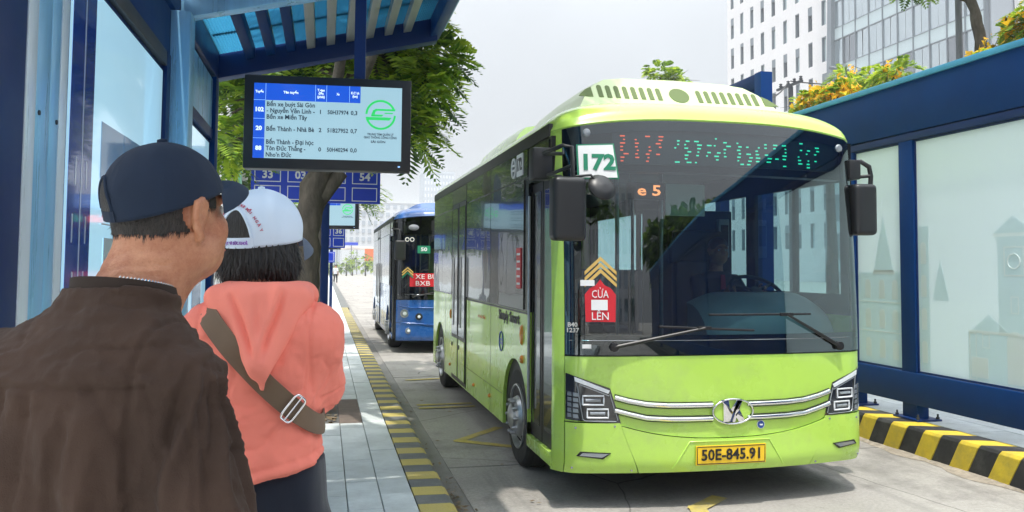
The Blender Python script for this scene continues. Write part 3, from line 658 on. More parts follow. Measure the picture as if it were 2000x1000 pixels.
        for a in (0, 2.1, 4.2): m.tube([c, c + (u * math.cos(a + .5) + v_ * math.sin(a + .5)) * .21], .014, 6)
        m.lathe([(0, .02), (.05, .015), (.055, -.02)], c, ax, 14); m.tube([c, c - ax * .45], .03, 8); obj('steering_wheel', m, 'interior_dark', r)
        # driver seat with tall head rest
        m = MB(); m.box(b.cx + .40, b.cx + .86, b.fy + 1.36, b.fy + 1.86, .9, 1.06); m.box(b.cx + .40, b.cx + .86, b.fy + 1.76, b.fy + 1.9, 1.0, 1.72); m.box(b.cx + .36, b.cx + .90, b.fy + 1.78, b.fy + 1.9, 1.68, 2.0); obj('driver_seat', m, 'interior_dark', r, bevel=.05)
        # screen behind the driver, white ticket box, partition
        b.bx('partition', .18, 1.1, 2.02, 2.05, .56, 2.2, 'interior_dark'); b.bx('validator', .93, 1.04, 1.95, 2.01, 1.75, 2.12, 'interior_pale'); b.bx('validator_screen', .95, 1.02, 1.935, 1.948, 1.86, 2.06, 'trim_black', bevel=0)
        b.bx('sun_visor', -.20, .13, .62, .635, 2.05, 2.30, 'visor', bevel=.02)
        # grab poles and rails
        for (x, y) in ((-.42, 1.1), (.14, 1.5), (-.42, 2.6), (.30, 2.6), (-.35, 4.2)):
            m = MB(); m.tube([b.w(x, y, .56), b.w(x, y, 2.54)], .017, 8); obj('grab_pole', m, 'rim_steel', r)
        m = MB(); m.tube([b.w(-.95, .75, 1.25), b.w(-.55, .95, 1.62)], .018, 8); m.tube([b.w(-.55, .95, 1.62), b.w(-.42, 1.1, 1.62)], .018, 8); obj('grab_rail', m, 'rim_steel', r)
        for k, y in enumerate((2.5, 3.3, 4.9, 5.7)):
            for x in ((-.85, -.42, .50, .9) if y > 4.5 else (.50, .9)):
                m = MB(); m.box(b.cx + x - .2, b.cx + x + .2, b.fy + y - .2, b.fy + y + .2, .92, 1.0); m.box(b.cx + x - .2, b.cx + x + .2, b.fy + y + .17, b.fy + y + .25, .95, 1.62); m.box(b.cx + x - .05, b.cx + x + .05, b.fy + y - .05, b.fy + y + .05, .56, .95); obj('passenger_seat', m, 'seat_blue', r, bevel=.03)
    def wipers(b):
        def wp(base, elbow, a, c):
            m = MB(); m.tube([b.s(*base, .03), b.s(*elbow, .05)], [.014, .009], 8); o = obj('wiper', m, 'trim_black', b.root)
            m = MB(); n_ = 10; m.tube([b.s(a[0] + (c[0] - a[0]) * k / n_, a[1] + (c[1] - a[1]) * k / n_, .03) for k in range(n_ + 1)], .008, 6); obj('wiper_blade', m, 'trim_black', o)
            m = MB(); m.obox(b.s(*elbow, .04), (.05, 0, 0), (0, .012, 0), (0, 0, .012)); obj('wiper_clip', m, 'trim_black', o, bevel=.004)
            m = MB(); m.lathe([(.03, 0), (.03, .03), (0, .035)], b.s(*base, .01), (0, -1, 0), 12); obj('wiper_hub', m, 'trim_black', o)
        wp((.91, 1.09), (.44, 1.325), (-.16, 1.325), (.65, 1.325)); wp((-.83, 1.105), (-.20, 1.235), (-.52, 1.245), (.18, 1.215))
def pod(b, y0, y1, hw, h, name, mat, vents=True):
    o = Vector(b.w(0, y0, 2.845)); uy = Vector((0, .62, .785)).normalized()
    prof = [(-1, 0), (-.97, .10), (-.90, .40), (-.80, .72), (-.68, .92), (-.5, .99), (0, 1.02), (.5, .99), (.68, .92), (.80, .72), (.90, .40), (.97, .10), (1, 0)]
    N = len(prof); rings = []
    secs = [(0, 1, 0), (.10, 1.03, .02), (.5, 1.03, .03), (.88, 1.0, .0), (1, .93, -.25)]
    for (t, sc, dz) in secs:
        ring = []
        for (px, pz) in prof:
            zz = pz * h * (1 + dz); yy = y0 + (y1 - y0) * t + (pz * h * .79 if t < .05 else pz * h * .79 * (1 - t) - (.3 * pz * h if t > .95 else 0))
            ring.append(b.w(px * hw * sc, yy, 2.80 + zz + .045))
        rings.append(ring)
    m = MB(); m.add([p for r_ in rings for p in r_], [(i * N + k, i * N + k + 1, (i + 1) * N + k + 1, (i + 1) * N + k) for i in range(len(secs) - 1) for k in range(N - 1)] + [tuple(range(N))[::-1], tuple((len(secs) - 1) * N + k for k in range(N))])
    p = obj(name, m, mat, b.root, angle=40)
    m = MB(); m.box(b.cx - hw * .98, b.cx + hw * .98, b.fy + y0 + .02, b.fy + y1 - .05, 2.70, 2.85); obj('pod_base', m, mat, p)
    if vents:
        def slot(x, w_, hh, b0=.40):
            pl = [(-w_ / 2, 0)] + [(w_ / 2 * math.cos(math.pi - a), hh - w_ / 2 + w_ / 2 * math.sin(a)) for a in np.linspace(0, math.pi, 7)] + [(w_ / 2, 0)]
            L = h / .785; m = MB(); m.prism([(x + q[0], L * b0 + q[1]) for q in pl[::-1]], o, (1, 0, 0), uy, .004); obj('vent_slot', m, 'dark_vent', p, smooth=False)
        for k in range(8):
            hh = .145; slot(-.175 - k * .071, .038, hh); slot(.175 + k * .071, .038, hh)
        L = h / .785
        m = MB(); m.prism([(.085 * math.cos(a), L * .40 + .070 + .085 * math.sin(a)) for a in np.linspace(0, 2 * math.pi, 25)[:-1]], o, (1, 0, 0), uy, .004); obj('vent_slot', m, 'dark_vent', p, smooth=False)
        for sx in (-1, 1):
            q = [(sx * .74, L * .40), (sx * .86, L * .40), (sx * .84, L * .47), (sx * .79, L * .60), (sx * .74, L * .68)]
            m = MB(); m.prism(q if sx > 0 else q[::-1], o, (1, 0, 0), uy, .004); obj('vent_slot', m, 'dark_vent', p, smooth=False)
    return p

def mirror(b, c, hx, hy, hz, arm, name='wing_mirror'):
    """rounded mirror housing on a bent arm"""
    m = MB(); m.box(c[0] - hx, c[0] + hx, c[1] - hy, c[1] + hy, c[2] - hz, c[2] + hz); o = obj(name, m, 'mirror_black', b.root, bevel=.045, seg=5)
    m = MB(); m.box(c[0] - hx * .8, c[0] + hx * .8, c[1] + hy - .002, c[1] + hy + .004, c[2] - hz * .85, c[2] + hz * .85); obj('mirror_face', m, 'chrome', o)
    for a, r_ in arm:
        m = MB(); m.tube(a, r_, 8); obj('mirror_arm', m, 'mirror_black', o, angle=60)
    return o

# ---- green bus -----------------------------------------------------------------------------
gb = Bus('city_bus', 'lime green electric city bus showing route 172, front side towards the camera', 2.76, 5.25, 'bus_green', 'bus_green_pale', 'seam', 'city buses in the lane')
gb.shell(); gb.glazing(); gb.interior(); gb.wipers(); b = gb; r = b.root
pod(b, .66, 2.7, .90, .33, 'battery_pod', 'bus_green_pale'); pod(b, 3.5, 6.2, .78, .44, 'air_conditioner', 'bus_green', False)
def lightunit(b, sx):
    q = [(-1.137, .612), (-.775, .585), (-.85, .825), (-1.137, .925)]
    if sx > 0: q = [(.78, .585), (1.146, .612), (1.146, .925), (.855, .825)]
    h = b.quad('headlight', q, 'lamp_dark', 8, 6, off=.006)
    X = lambda v: v * -sx
    def qd(n_, c, m_, off=.014, th=.012):
        c = [(X(x), z) for x, z in c]
        if sx > 0: c = [c[1], c[0], c[3], c[2]]
        return b.quad(n_, c, m_, 6, 2, off=off, thick=th, parent=h)
    qd('running_light', [(-1.085, .872), (-.865, .790), (-.855, .812), (-1.09, .903)], 'lamp_white')
    qd('lamp_trim', [(-1.06, .85), (-.86, .772), (-.858, .780), (-1.062, .858)], 'lamp_glass')
    for (x0, x1, z0, z1) in ((-1.035, -.895, .715, .775), (-1.005, -.865, .628, .685)):
        cc = [(X(x0), z0), (X(x1), z0 - .0), (X(x1), z1), (X(x0), z1), (X(x0), z0)]
        b.line('lamp_ring', cc, .0065, 'lamp_white', off=.012, parent=h, sub=3); b.line('lens', [(X(x0 + .02), (z0 + z1) / 2), (X(x1 - .02), (z0 + z1) / 2)], .013, 'lamp_glass', off=.006, parent=h, sub=3)
    b.line('lamp_trim', [(X(-1.075), .87), (X(-1.035), .62), (X(-1.02), .607), (X(-.81), .603)], .004, 'lamp_glass', off=.011, parent=h, sub=4)
    b.line('lamp_trim', [(X(-.855), .79), (X(-.80), .61)], .004, 'lamp_glass', off=.011, parent=h, sub=4)
    for k in range(5): qd('side_lamp', [(-1.128, .63 + k * .036), (-1.105, .629 + k * .036), (-1.107, .655 + k * .036), (-1.128, .657 + k * .036)], 'lamp_glass', .012, .01); qd('side_lamp', [(-1.097, .627 + k * .036), (-1.062, .625 + k * .036), (-1.066, .650 + k * .036), (-1.098, .653 + k * .036)], 'lamp_glass', .012, .01)
lightunit(b, -1); lightunit(b, 1)
for sx in (-1, 1):
    c = [(sx * 1.075, .372), (sx * .90, .352), (sx * .845, .392), (sx * 1.05, .402)]
    if sx > 0: c = [c[1], c[0], c[3], c[2]]
    fg = b.quad('fog_light', c, 'trim_black', 6, 2, off=.016, thick=.02); c2 = [((x - sx * .96) * .84 + sx * .96, (z - .38) * .6 + .38) for x, z in c]; b.quad('lens', c2, 'lamp_glass', 6, 2, off=.02, thick=.01, parent=fg)
    for z0, z1, x1 in ((.765, .705, .13), (.678, .612, .13)):
        pts = [(sx * .82, z0), (sx * .72, z0 - .026), (sx * .60, z1 + .012), (sx * .45, z1 + .002), (sx * .3, z1), (sx * x1, z1)]
        g_ = b.line('grille_bar', pts, .0175, 'chrome', off=.008, n=8, sub=5); b.line('bar_shadow_line', [(x, z + .017) for x, z in pts], .006, 'trim_black', off=.006, parent=g_, sub=5); b.line('bar_shadow_line', [(x, z - .017) for x, z in pts], .006, 'trim_black', off=.006, parent=g_, sub=5)
# oval badge with the stylised K
ez, ex = .658, .018
P_ = [b.s(ex + .152 * math.cos(a), ez + .085 * math.sin(a), .022) for a in np.linspace(0, 2 * math.pi, 41)[:-1]]
m = MB(); m.tube(P_, .007, 8, closed=True); bd = obj('badge', m, 'chrome', r, angle=60)
m = MB(); m.prism([(.14 * math.cos(a), .076 * math.sin(a)) for a in np.linspace(0, 2 * math.pi, 33)[:-1]], b.s(ex, ez, .012), (1, 0, 0), (0, 0, 1), .002); obj('badge_field', m, 'bus_green', bd, smooth=False)
for q in ([(-.075, -.070), (-.025, -.070), (-.012, -.012), (.030, .082), (.072, .082), (.010, -.075), (-.018, -.075), (-.03, -.07)], [(-.095, .082), (-.035, .082), (-.028, .03), (.0, -.005), (-.03, -.07), (-.075, -.07), (-.075, .05)], [(-.03, -.0), (.025, .078), (.074, .078), (.008, -.012)], [(.012, -.02), (.042, -.075), (.088, -.065), (.045, .015)]):
    m = MB(); m.prism(q[::-1] if sum((q[i - 1][0] * q[i][1] - q[i][0] * q[i - 1][1]) for i in range(len(q))) < 0 else q, b.s(ex, ez, .018), (1, 0, 0), (0, 0, 1), .010); obj('badge_letter', m, 'chrome', bd, bevel=.003)
# licence plate
pl = b.quad('licence_plate', [(-.262, .302), (.262, .302), (.262, .432), (-.262, .432)], 'plate_yellow', 8, 2, off=.034, thick=.012, bevel=0)
b.txt('plate_text', '50E-845.91', .105, 0, .367, 'plate_ink', .0365, .44, .0022, pl)
b.line('plate_border', [(-.254, .309), (.254, .309), (.254, .425), (-.254, .425), (-.254, .309)], .0028, 'plate_ink', off=.034, parent=pl, sub=6)
b.line('bumper_crease', [(-.42, .275), (-.30, .458), (.30, .458), (.42, .275)], .006, 'bus_green', off=.012, sub=6)
# round blue sticker
m = MB(); m.disc(b.s(.24, .558, .003), (0, -1, .0), .030, 20); st = obj('round_sticker', m, 'white_paint', r); m = MB(); m.disc(b.s(.24, .558, .005), (0, -1, 0), .026, 20); obj('sticker_disc', m, 'sticker_blue', st)
m = MB(); m.prism([(-.014, -.002), (-.008, -.010), (.008, -.010), (.014, -.002), (.007, .003), (0, -.001), (-.007, .003)], b.s(.24, .562, .0095), (1, 0, 0), (0, 0, 1), .002); obj('sticker_mark', m, 'white_paint', st, smooth=False)
# route number plate
np_ = b.quad('route_plate', [(-1.055, 2.262), (-.770, 2.262), (-.800, 2.515), (-1.060, 2.505)], 'sign_green', 4, 4, off=.014, thick=.004); b.quad('plate_face', [(-1.043, 2.272), (-.782, 2.272), (-.810, 2.505), (-1.050, 2.496)], 'white_paint', 4, 4, off=.018, thick=.003, parent=np_)
b.txt('route_number', '172', .15, -.918, 2.375, 'sign_green', .020, .225, .006, np_)
# arrow chevrons and the entrance sticker
for k in range(3):
    z0 = 1.565 + k * .042; q = [(-1.02, z0 - .055), (-1.02, z0 - .03), (-.912, z0 + .072), (-.804, z0 - .03), (-.804, z0 - .055), (-.912, z0 + .045)]
    A = [b.s(x, z, .017) for x, z in q] + [b.s(x, z, .012) for x, z in q]; m = MB(); m.add(A, [(0, 1, 2, 5), (5, 2, 3, 4), (11, 8, 7, 6), (10, 9, 8, 11), (0, 6, 7, 1), (1, 7, 8, 2), (2, 8, 9, 3), (3, 9, 10, 4), (4, 10, 11, 5), (5, 11, 6, 0)]); obj('chevron', m, 'sticker_gold', r, smooth=False)
q = [(-1.015, 1.275), (-.815, 1.275), (-.81, 1.46), (-.845, 1.505), (-.885, 1.525), (-.915, 1.565), (-.945, 1.525), (-.985, 1.505), (-1.02, 1.46)]
m = MB(); m.add([b.s(x, z, .013) for x, z in q] + [b.s(x, z, .009) for x, z in q], [tuple(range(9)), tuple(range(9, 18))[::-1]] + [(i, 9 + i, 9 + (i + 1) % 9, (i + 1) % 9) for i in range(9)]); es = obj('entrance_sticker', m, 'sticker_red', r, smooth=False)
b.txt('sticker_text', 'CỬA', .075, -.918, 1.462, 'white_paint', .016, .115, 0, es); b.txt('sticker_text', 'LÊN', .075, -.918, 1.312, 'white_paint', .016, .115, 0, es)
b.quad('sticker_arrow', [(-.978, 1.355), (-.868, 1.355), (-.868, 1.425), (-.978, 1.425)], 'white_paint', 2, 2, off=.017, thick=.003, parent=es); b.quad('paper_note', [(-1.05, 1.52), (-.955, 1.52), (-.955, 1.56), (-1.05, 1.56)], 'white_paint', 2, 2, off=.019, thick=.003)
b.txt('handwriting', 'B40\n1237', .042, -1.10, 1.235, 'scribble', .012, .085, .0006, None, line=.9); b.quad('white_tag', [(-1.038, 1.095), (-.978, 1.095), (-.978, 1.122), (-1.038, 1.122)], 'white_paint', 2, 2, off=.012, thick=.004)
# roof corner sensors behind the glass
for (x, z) in ((-.985, 2.59), (1.015, 2.56)):
    m = MB(); m.lathe([(0, .012), (.022, .01), (.03, .0), (.03, -.02)], b.s(x, z, .012), (0, -1, 0), 14); obj('camera_dome', m, 'lamp_glass', r)
# destination display
dx0, dx1 = -.80, .98
bd_ = b.patch('destination_display', dx0, dx1, 2.375, 2.60, 'trim_black', 24, 2, off=.02 - .03, thick=.02)
leds = [(dx0 + .05, dx0 + .40, 'led_red'), (dx0 + .44, dx1 - .04, 'led_green')]
for (x0, x1, mm) in leds:
    m = MB(); ch = x0
    while ch < x1 - .06:
        if random.random() < .10: ch += .03; continue
        for row in range(8):
            z = 2.395 + row * .0255
            if random.random() < (.74 if 0 < row < 7 else .25):
                a = ch + random.choice((0, 0, .012, .022)); ln = random.choice((.012, .018, .026, .034))
                p0, p1 = b.s(a, z, -.004), b.s(min(a + ln, ch + .062), z, -.004); m.obox(((p0[0] + p1[0]) / 2, (p0[1] + p1[1]) / 2 - .003, z), ((p1[0] - p0[0]) / 2, (p1[1] - p0[1]) / 2, 0), (0, .002, 0), (0, 0, .0042))
        ch += .075
    o = obj('led_row', m, mm, bd_, smooth=False); o['kind'] = 'stuff'
# next-stop digits hanging inside
nb = b.bx('stop_display', -.38, -.06, .95, 1.0, 2.20, 2.34, 'trim_black'); text('display_digit', 'e 5', .12, b.w(-.2, .945, 2.27), (1, 0, 0), (0, 0, 1), 'led_orange', nb, .2, .002)
for x in (-.36, -.08):
    m = MB(); m.tube([b.w(x, .97, 2.33), b.w(x, .97, 2.54)], .005, 6); obj('hanger', m, 'rim_steel', nb)
# mirrors
mirror(b, (1.515, 5.02, 2.02), .112, .07, .205, [([(1.60, 5.47, 2.44), (1.40, 5.20, 2.40), (1.48, 5.02, 2.43), (1.535, 5.0, 2.42), (1.545, 5.0, 2.2)], .014), ([(1.60, 5.47, 2.28), (1.42, 5.16, 2.25), (1.54, 5.0, 2.30)], .012), ([(1.56, 5.0, 2.23), (1.66, 4.99, 2.24), (1.715, 4.985, 2.18)], .009)])
m = MB(); m.lathe([(0, .035), (.05, .03), (.085, .015), (.098, 0), (.095, -.012), (0, -.014)], (1.735, 4.985, 2.165), (.15, -.85, .5), 24); obj('blind_spot_mirror', m, 'mirror_black', r)
m = MB(); m.box(1.36, 1.50, 5.32, 5.45, 2.24, 2.46); obj('mirror_bracket', m, 'mirror_black', r, bevel=.02)
mirror(b, (3.985, 5.46, 2.10), .095, .07, .195, [([(3.90, 5.52, 2.46), (3.98, 5.46, 2.47), (4.045, 5.45, 2.43), (4.06, 5.45, 2.36), (4.055, 5.45, 2.28)], .018), ([(3.92, 5.5, 2.35), (4.05, 5.45, 2.36)], .014)])
m = MB(); m.box(3.87, 3.97, 5.44, 5.56, 2.33, 2.48); obj('mirror_bracket', m, 'mirror_black', r, bevel=.015)
# side lettering, lamps, display
def sidetxt(body, size, y, z, mat, width, bold=0, lift=.004): return text('side_lettering', body, size, b.w(-HW - .001, y, z), (0, -1, 0), (0, 0, 1), mat, r, width, bold, lift=lift)
sidetxt('Simply Smart', .12, 1.66, 1.215, 'plate_ink', .80, .003); sidetxt('xe buýt điện', .05, 2.9, 1.14, 'amber', .40)
for y, z, rr, mm in ((1.17, 1.10, (.035, .085), 'amber'), (1.16, .905, (.035, .035), 'amber'), (4.95, 1.05, (.02, .06), 'amber'), (2.45, .42, (.02, .02), 'amber'), (3.3, .40, (.018, .018), 'amber'), (4.98, .42, (.02, .02), 'amber')):
    m = MB(); m.lathe([(0, .024), (.8, .018), (1, 0)], (0, 0, 0), (-1, 0, 0), 16); m.v = [(b.cx - HW + p[0] - .0, b.fy + y + p[1] * rr[0], z + p[2] * rr[1]) for p in m.v]; obj('side_marker', m, mm, r)
P_ = [b.w(-HW - .004, 1.95 + .075 * math.cos(a), .98 + .085 * math.sin(a)) for a in np.linspace(0, 2 * math.pi, 33)[:-1]]; m = MB(); m.tube(P_, .006, 6, closed=True); lg = obj('round_logo', m, 'sticker_blue', r); m = MB(); m.box(b.cx - HW - .006, b.cx - HW - .001, b.fy + 1.89, b.fy + 2.01, .955, .975); m.box(b.cx - HW - .006, b.cx - HW - .001, b.fy + 1.89, b.fy + 2.01, .985, 1.005); obj('logo_bar', m, 'sticker_blue', lg)
m = MB(); m.box(b.cx - HW - .017, b.cx - HW - .009, b.fy + 1.14, b.fy + 1.34, 2.39, 2.57); sdp = obj('side_route_plate', m, 'white_paint', r); text('route_number', '172', .14, b.w(-HW - .018, 1.24, 2.48), (0, -1, 0), (0, 0, 1), 'trim_black', sdp, .16, .004)
P_ = [b.w(-HW - .014, 1.46 + .07 * math.cos(a), 2.475 + .08 * math.sin(a)) for a in np.linspace(0, 2 * math.pi, 25)[:-1]]; m = MB(); m.tube(P_, .008, 6, closed=True); m.box(b.cx - HW - .02, b.cx - HW - .011, b.fy + 1.41, b.fy + 1.51, 2.45, 2.465); m.box(b.cx - HW - .02, b.cx - HW - .011, b.fy + 1.41, b.fy + 1.51, 2.49, 2.505); obj('round_logo', m, 'white_paint', r)
m = MB(); m.box(b.cx - HW - .018, b.cx - HW - .0105, b.fy + 1.17, b.fy + 1.32, 1.47, 1.80); nt_ = obj('red_notice', m, 'sticker_red', r)
for k in range(5): m = MB(); m.box(b.cx - HW - .0195, b.cx - HW - .0175, b.fy + 1.19, b.fy + 1.30, 1.50 + k * .06, 1.518 + k * .06); obj('notice_line', m, 'white_paint', nt_, smooth=False)

for y in (2.445, 4.86, 5.42): m = MB(); m.box(b.cx - HW - .0012, b.cx - HW + .001, b.fy + y, b.fy + y + .005, .275, 1.285); obj('panel_gap', m, 'seam', r, smooth=False)
m = MB(); m.box(b.cx - HW - .0012, b.cx - HW + .001, b.fy + 1.90, b.fy + 3.80, .52, .5245); obj('panel_gap', m, 'seam', r, smooth=False)
m = MB(); m.box(b.cx - HW - .004, b.cx - HW + .001, b.fy + .99, b.fy + 3.80, 1.272, 1.288); obj('window_trim', m, 'trim_black', r, smooth=False)
for x_, z_ in ((-1.08, .56), (-.82, .57), (-.70, .27), (.70, .27), (.82, .57), (1.08, .56), (-1.1, .29), (1.1, .29)):
    m = MB(); m.disc(b.s(x_, z_, .012), (0, -1, 0), .0075, 10, .003); obj('rivet', m, 'lamp_glass', r)
# ---- blue bus behind -----------------------------------------------------------------------
bb = Bus('city_bus', 'blue city bus waiting behind the green bus, red banner behind its windscreen', 2.47, 15.38, 'bus_blue', 'bus_blue_pale', 'seam_blue', 'city buses in the lane')
bb.shell('bus_black'); bb.glazing('windscreen_dark', 'bus_window_dark'); bb.interior(); bb.wipers(); b = bb; r = b.root
bb.root.scale = (1, 1, .965)
pod(b, .66, 2.7, .90, .16, 'air_conditioner', 'bus_blue_pale', False)
for (x, z, q) in ((-.985, .775, .075), (-.72, .715, .062), (-.91, .44, .055), (.985, .775, .075), (.72, .715, .062), (.91, .44, .055)):
    m = MB(); m.lathe([(0, .02), (q * .75, .016), (q * .8, .005), (q, .012), (q * 1.12, .004), (q * 1.12, -.03)], b.s(x, z, .004), (0, -1, .05), 22); h = obj('headlight', m, 'lamp_glass' if q != .062 else 'lamp_dark', r)
    m = MB(); m.lathe([(0, .03), (q * .4, .028), (q * .5, .01)], b.s(x, z, .006), (0, -1, .05), 16); obj('lens', m, 'lamp_white', h)
b.line('bumper_crease', [(-1.1, .93), (-.9, .89), (0, .88), (.9, .89), (1.1, .93)], .012, 'bus_blue', off=.006, sub=6); b.line('bumper_crease', [(-1.05, .60), (-.5, .56), (.5, .56), (1.05, .60)], .014, 'bus_blue', off=.012, sub=6)
bn = b.quad('banner', [(-.90, 1.30), (.30, 1.30), (.30, 1.56), (-.90, 1.56)], 'sticker_red', 10, 2, off=.014, thick=.004)
b.txt('banner_text', 'XE BUÝT', .13, -.50, 1.49, 'white_paint', .018, .60, 0, bn); b.txt('banner_text', 'ĐIỆN', .13, .06, 1.49, 'white_paint', .018, .34, 0, bn); b.txt('banner_text', 'BXB', .13, -.66, 1.36, 'white_paint', .018, .27, 0, bn); b.txt('banner_text', 'SÀI GÒN', .13, -.10, 1.36, 'white_paint', .018, .62, 0, bn)
for k in range(3):
    z0 = 1.52 + k * .05; b.line('chevron', [(-1.04, z0 - .05), (-.94, z0 + .045), (-.84, z0 - .05)], .014, 'sticker_gold' if k else 'sign_green', off=.014, sub=2)
b.quad('route_plate', [(-.76, 1.95), (-.52, 1.95), (-.52, 2.10), (-.76, 2.10)], 'sign_green', 4, 2, off=.012, thick=.004); b.txt('route_number', '50', .10, -.64, 2.025, 'white_paint', .016, .12, .003)
dd = b.patch('destination_display', -.50, .95, 2.40, 2.60, 'trim_black', 16, 2, off=.012, thick=.01); b.txt('led_row', '50', .17, -.28, 2.50, 'led_red', .016, .24, .008, dd)
b.txt('led_row', 'BẾN XE', .15, .2, 2.50, 'led_green', .016, .5, 0, dd)
mirror(b, (1.36, 15.20, 2.0), .10, .07, .19, [([(1.31, 15.6, 2.42), (1.22, 15.3, 2.42), (1.34, 15.2, 2.4), (1.36, 15.2, 2.15)], .016)])
m = MB(); m.lathe([(0, .035), (.06, .03), (.085, .015), (.10, 0), (0, -.014)], (1.60, 15.14, 2.44), (.1, -.95, .15), 20); m.v = [(x, y, 2.44 + (z - 2.44) * .6) for x, y, z in m.v]; obj('blind_spot_mirror', m, 'pole_grey', r)
for x in (-.95, -.86):
    m = MB(); m.lathe([(.028, .003), (.042, .004), (.045, -.002)], b.s(x, 2.22, .012), (0, -1, 0), 14); obj('round_sticker', m, 'white_paint', r)
# ------------------------------------------------------------------ left shelter (the photographer stands under it)
sh = thing('bus_shelter', 'blue bus shelter with a lit poster wall and ribbed translucent canopy over the pavement', 'bus shelter', (-.9, 4, .15), 'bus shelters')
def bx(name, x0, x1, y0, y1, z0, z1, mat, parent, bevel=.004, kind=None):
    m = MB(); m.box(x0, x1, y0, y1, z0, z1); o = obj(name, m, mat, parent, bevel=bevel, seg=2)
    if kind: o['kind'] = kind
    return o
WX = -.85
def zc(x): return 3.045 + .245 * (x - WX)          # underside of the canopy
# posts and wall frames
bx('post', WX - .14, WX + .004, 2.30, 2.57, .14, 3.02, 'shelter_navy', sh); bx('post_cover', WX - .02, WX + .006, 2.575, 2.66, .15, 3.0, 'alu_pale', sh, .006); bx('post_cover', WX - .02, WX + .004, 2.665, 2.79, .15, 3.0, 'alu_blue', sh, .008); bx('post_cover', WX - .02, WX + .002, 2.795, 2.885, .15, 3.0, 'alu_blue', sh, .008)
bx('frame', WX - .02, WX + .002, 2.89, 2.965, .15, 2.72, 'alu_pale', sh)
for z in (.6, 1.35, 2.1, 2.6):
    for y in (2.69, 2.86):
        m = MB(); m.disc((WX + .005 if y < 2.8 else WX + .003, y, z), (1, 0, 0), .008, 10, .003); obj('screw', m, 'steel_dark', sh)
def lightbox(y0, y1, z0, z1, first):
    bk = bx('light_box', WX - .12, WX - .012, y0, y1, z0, z1, 'shelter_navy', sh)
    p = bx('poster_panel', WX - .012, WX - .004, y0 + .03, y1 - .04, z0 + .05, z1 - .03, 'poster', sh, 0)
    x = WX - .0035
    def flat(name, a, c, d, e, mat, up=0): m = MB(); m.box(x + up, x + .0012 + up, a, c, d, e); obj(name, m, mat, p, smooth=False)
    L = y1 - y0; Y = lambda t: y0 + .03 + t * (L - .07)
    return p, flat, Y
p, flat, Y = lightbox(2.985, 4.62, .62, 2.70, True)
flat('printed_road', 3.02, 3.30, .68, 2.66, 'poster_blue'); flat('printed_line', 3.165, 3.174, .68, 2.66, 'poster_white', .0013)
for k, z in enumerate((.75, .95, 1.18, 1.34, 1.52, 1.72, 1.92)):
    for yy in ((3.075, 3.085), (3.235, 3.245)) if k % 2 else ((3.095, 3.105), (3.225, 3.235)): flat('printed_dash', yy[0], yy[1], z, z + .10, 'poster_white', .0013)
flat('printed_band', 3.42, 4.46, 1.98, 2.20, 'poster_mid'); flat('printed_tower', 3.78, 3.92, 1.35, 2.20, 'poster_mid', .0012)
for (a, c, d, e, mm) in ((3.42, 3.74, .8, 1.12, 'poster_mid'), (3.95, 4.30, .75, 1.30, 'poster_mid'), (4.36, 4.48, .9, 1.9, 'poster_mid')): flat('printed_block', a, c, d, e, mm)
flat('printed_card', 3.50, 3.75, 1.3, 1.75, 'poster_white', .0013); flat('printed_card', 4.0, 4.30, 1.45, 1.85, 'poster_white', .0013)
for k in range(5): flat('printed_line', 3.45, 4.4, 1.92 - k * .03, 1.926 - k * .03, 'poster_white', .0026)
bx('frame', WX - .02, WX + .012, 2.976, 4.62, 2.702, 2.78, 'steel_dark', sh); bx('frame', WX - .02, WX + .012, 2.976, 4.62, .54, .62, 'shelter_blue', sh); bx('frame', WX - .02, WX + .014, 4.60, 4.70, .54, 2.78, 'shelter_navy', sh)
bx('wall_header', WX - .13, WX + .008, 2.67, 4.70, 2.783, 3.03, 'shelter_blue', sh); bx('base_panel', WX - .12, WX + .008, 2.89, 4.70, .15, .538, 'shelter_blue', sh)
bx('post', WX - .12, WX + .11, 4.705, 4.86, .14, 3.04, 'alu_blue', sh, .012); bx('post', WX - .12, WX + .03, 4.865, 4.98, .14, 3.04, 'shelter_blue', sh)
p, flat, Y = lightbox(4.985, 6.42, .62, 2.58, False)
flat('printed_band', 5.2, 5.5, 1.0, 2.35, 'poster_white'); flat('printed_tower', 5.75, 6.15, 1.3, 2.3, 'poster_mid'); flat('printed_table', 5.1, 5.6, .75, 1.6, 'poster_blue', .0013); flat('printed_table', 5.8, 6.3, .72, 1.25, 'poster_blue', .0013)
for i in range(4):
    for k in range(9): flat('printed_cell', 5.84 + i * .11, 5.92 + i * .11, .76 + k * .05, .79 + k * .05, 'poster_white', .0026)
bx('frame', WX - .02, WX + .012, 4.982, 6.42, 2.582, 2.66, 'shelter_navy', sh); bx('wall_header', WX - .10, WX + .004, 4.982, 6.55, 2.662, 3.04, 'alu_blue', sh); bx('base_panel', WX - .12, WX + .008, 4.982, 6.42, .15, .618, 'shelter_blue', sh)
bx('post', WX - .12, WX + .03, 6.425, 6.58, .14, 3.06, 'shelter_blue', sh); bx('post_cover', WX - .12, WX + .02, 6.585, 6.67, .14, 3.06, 'alu_blue', sh)
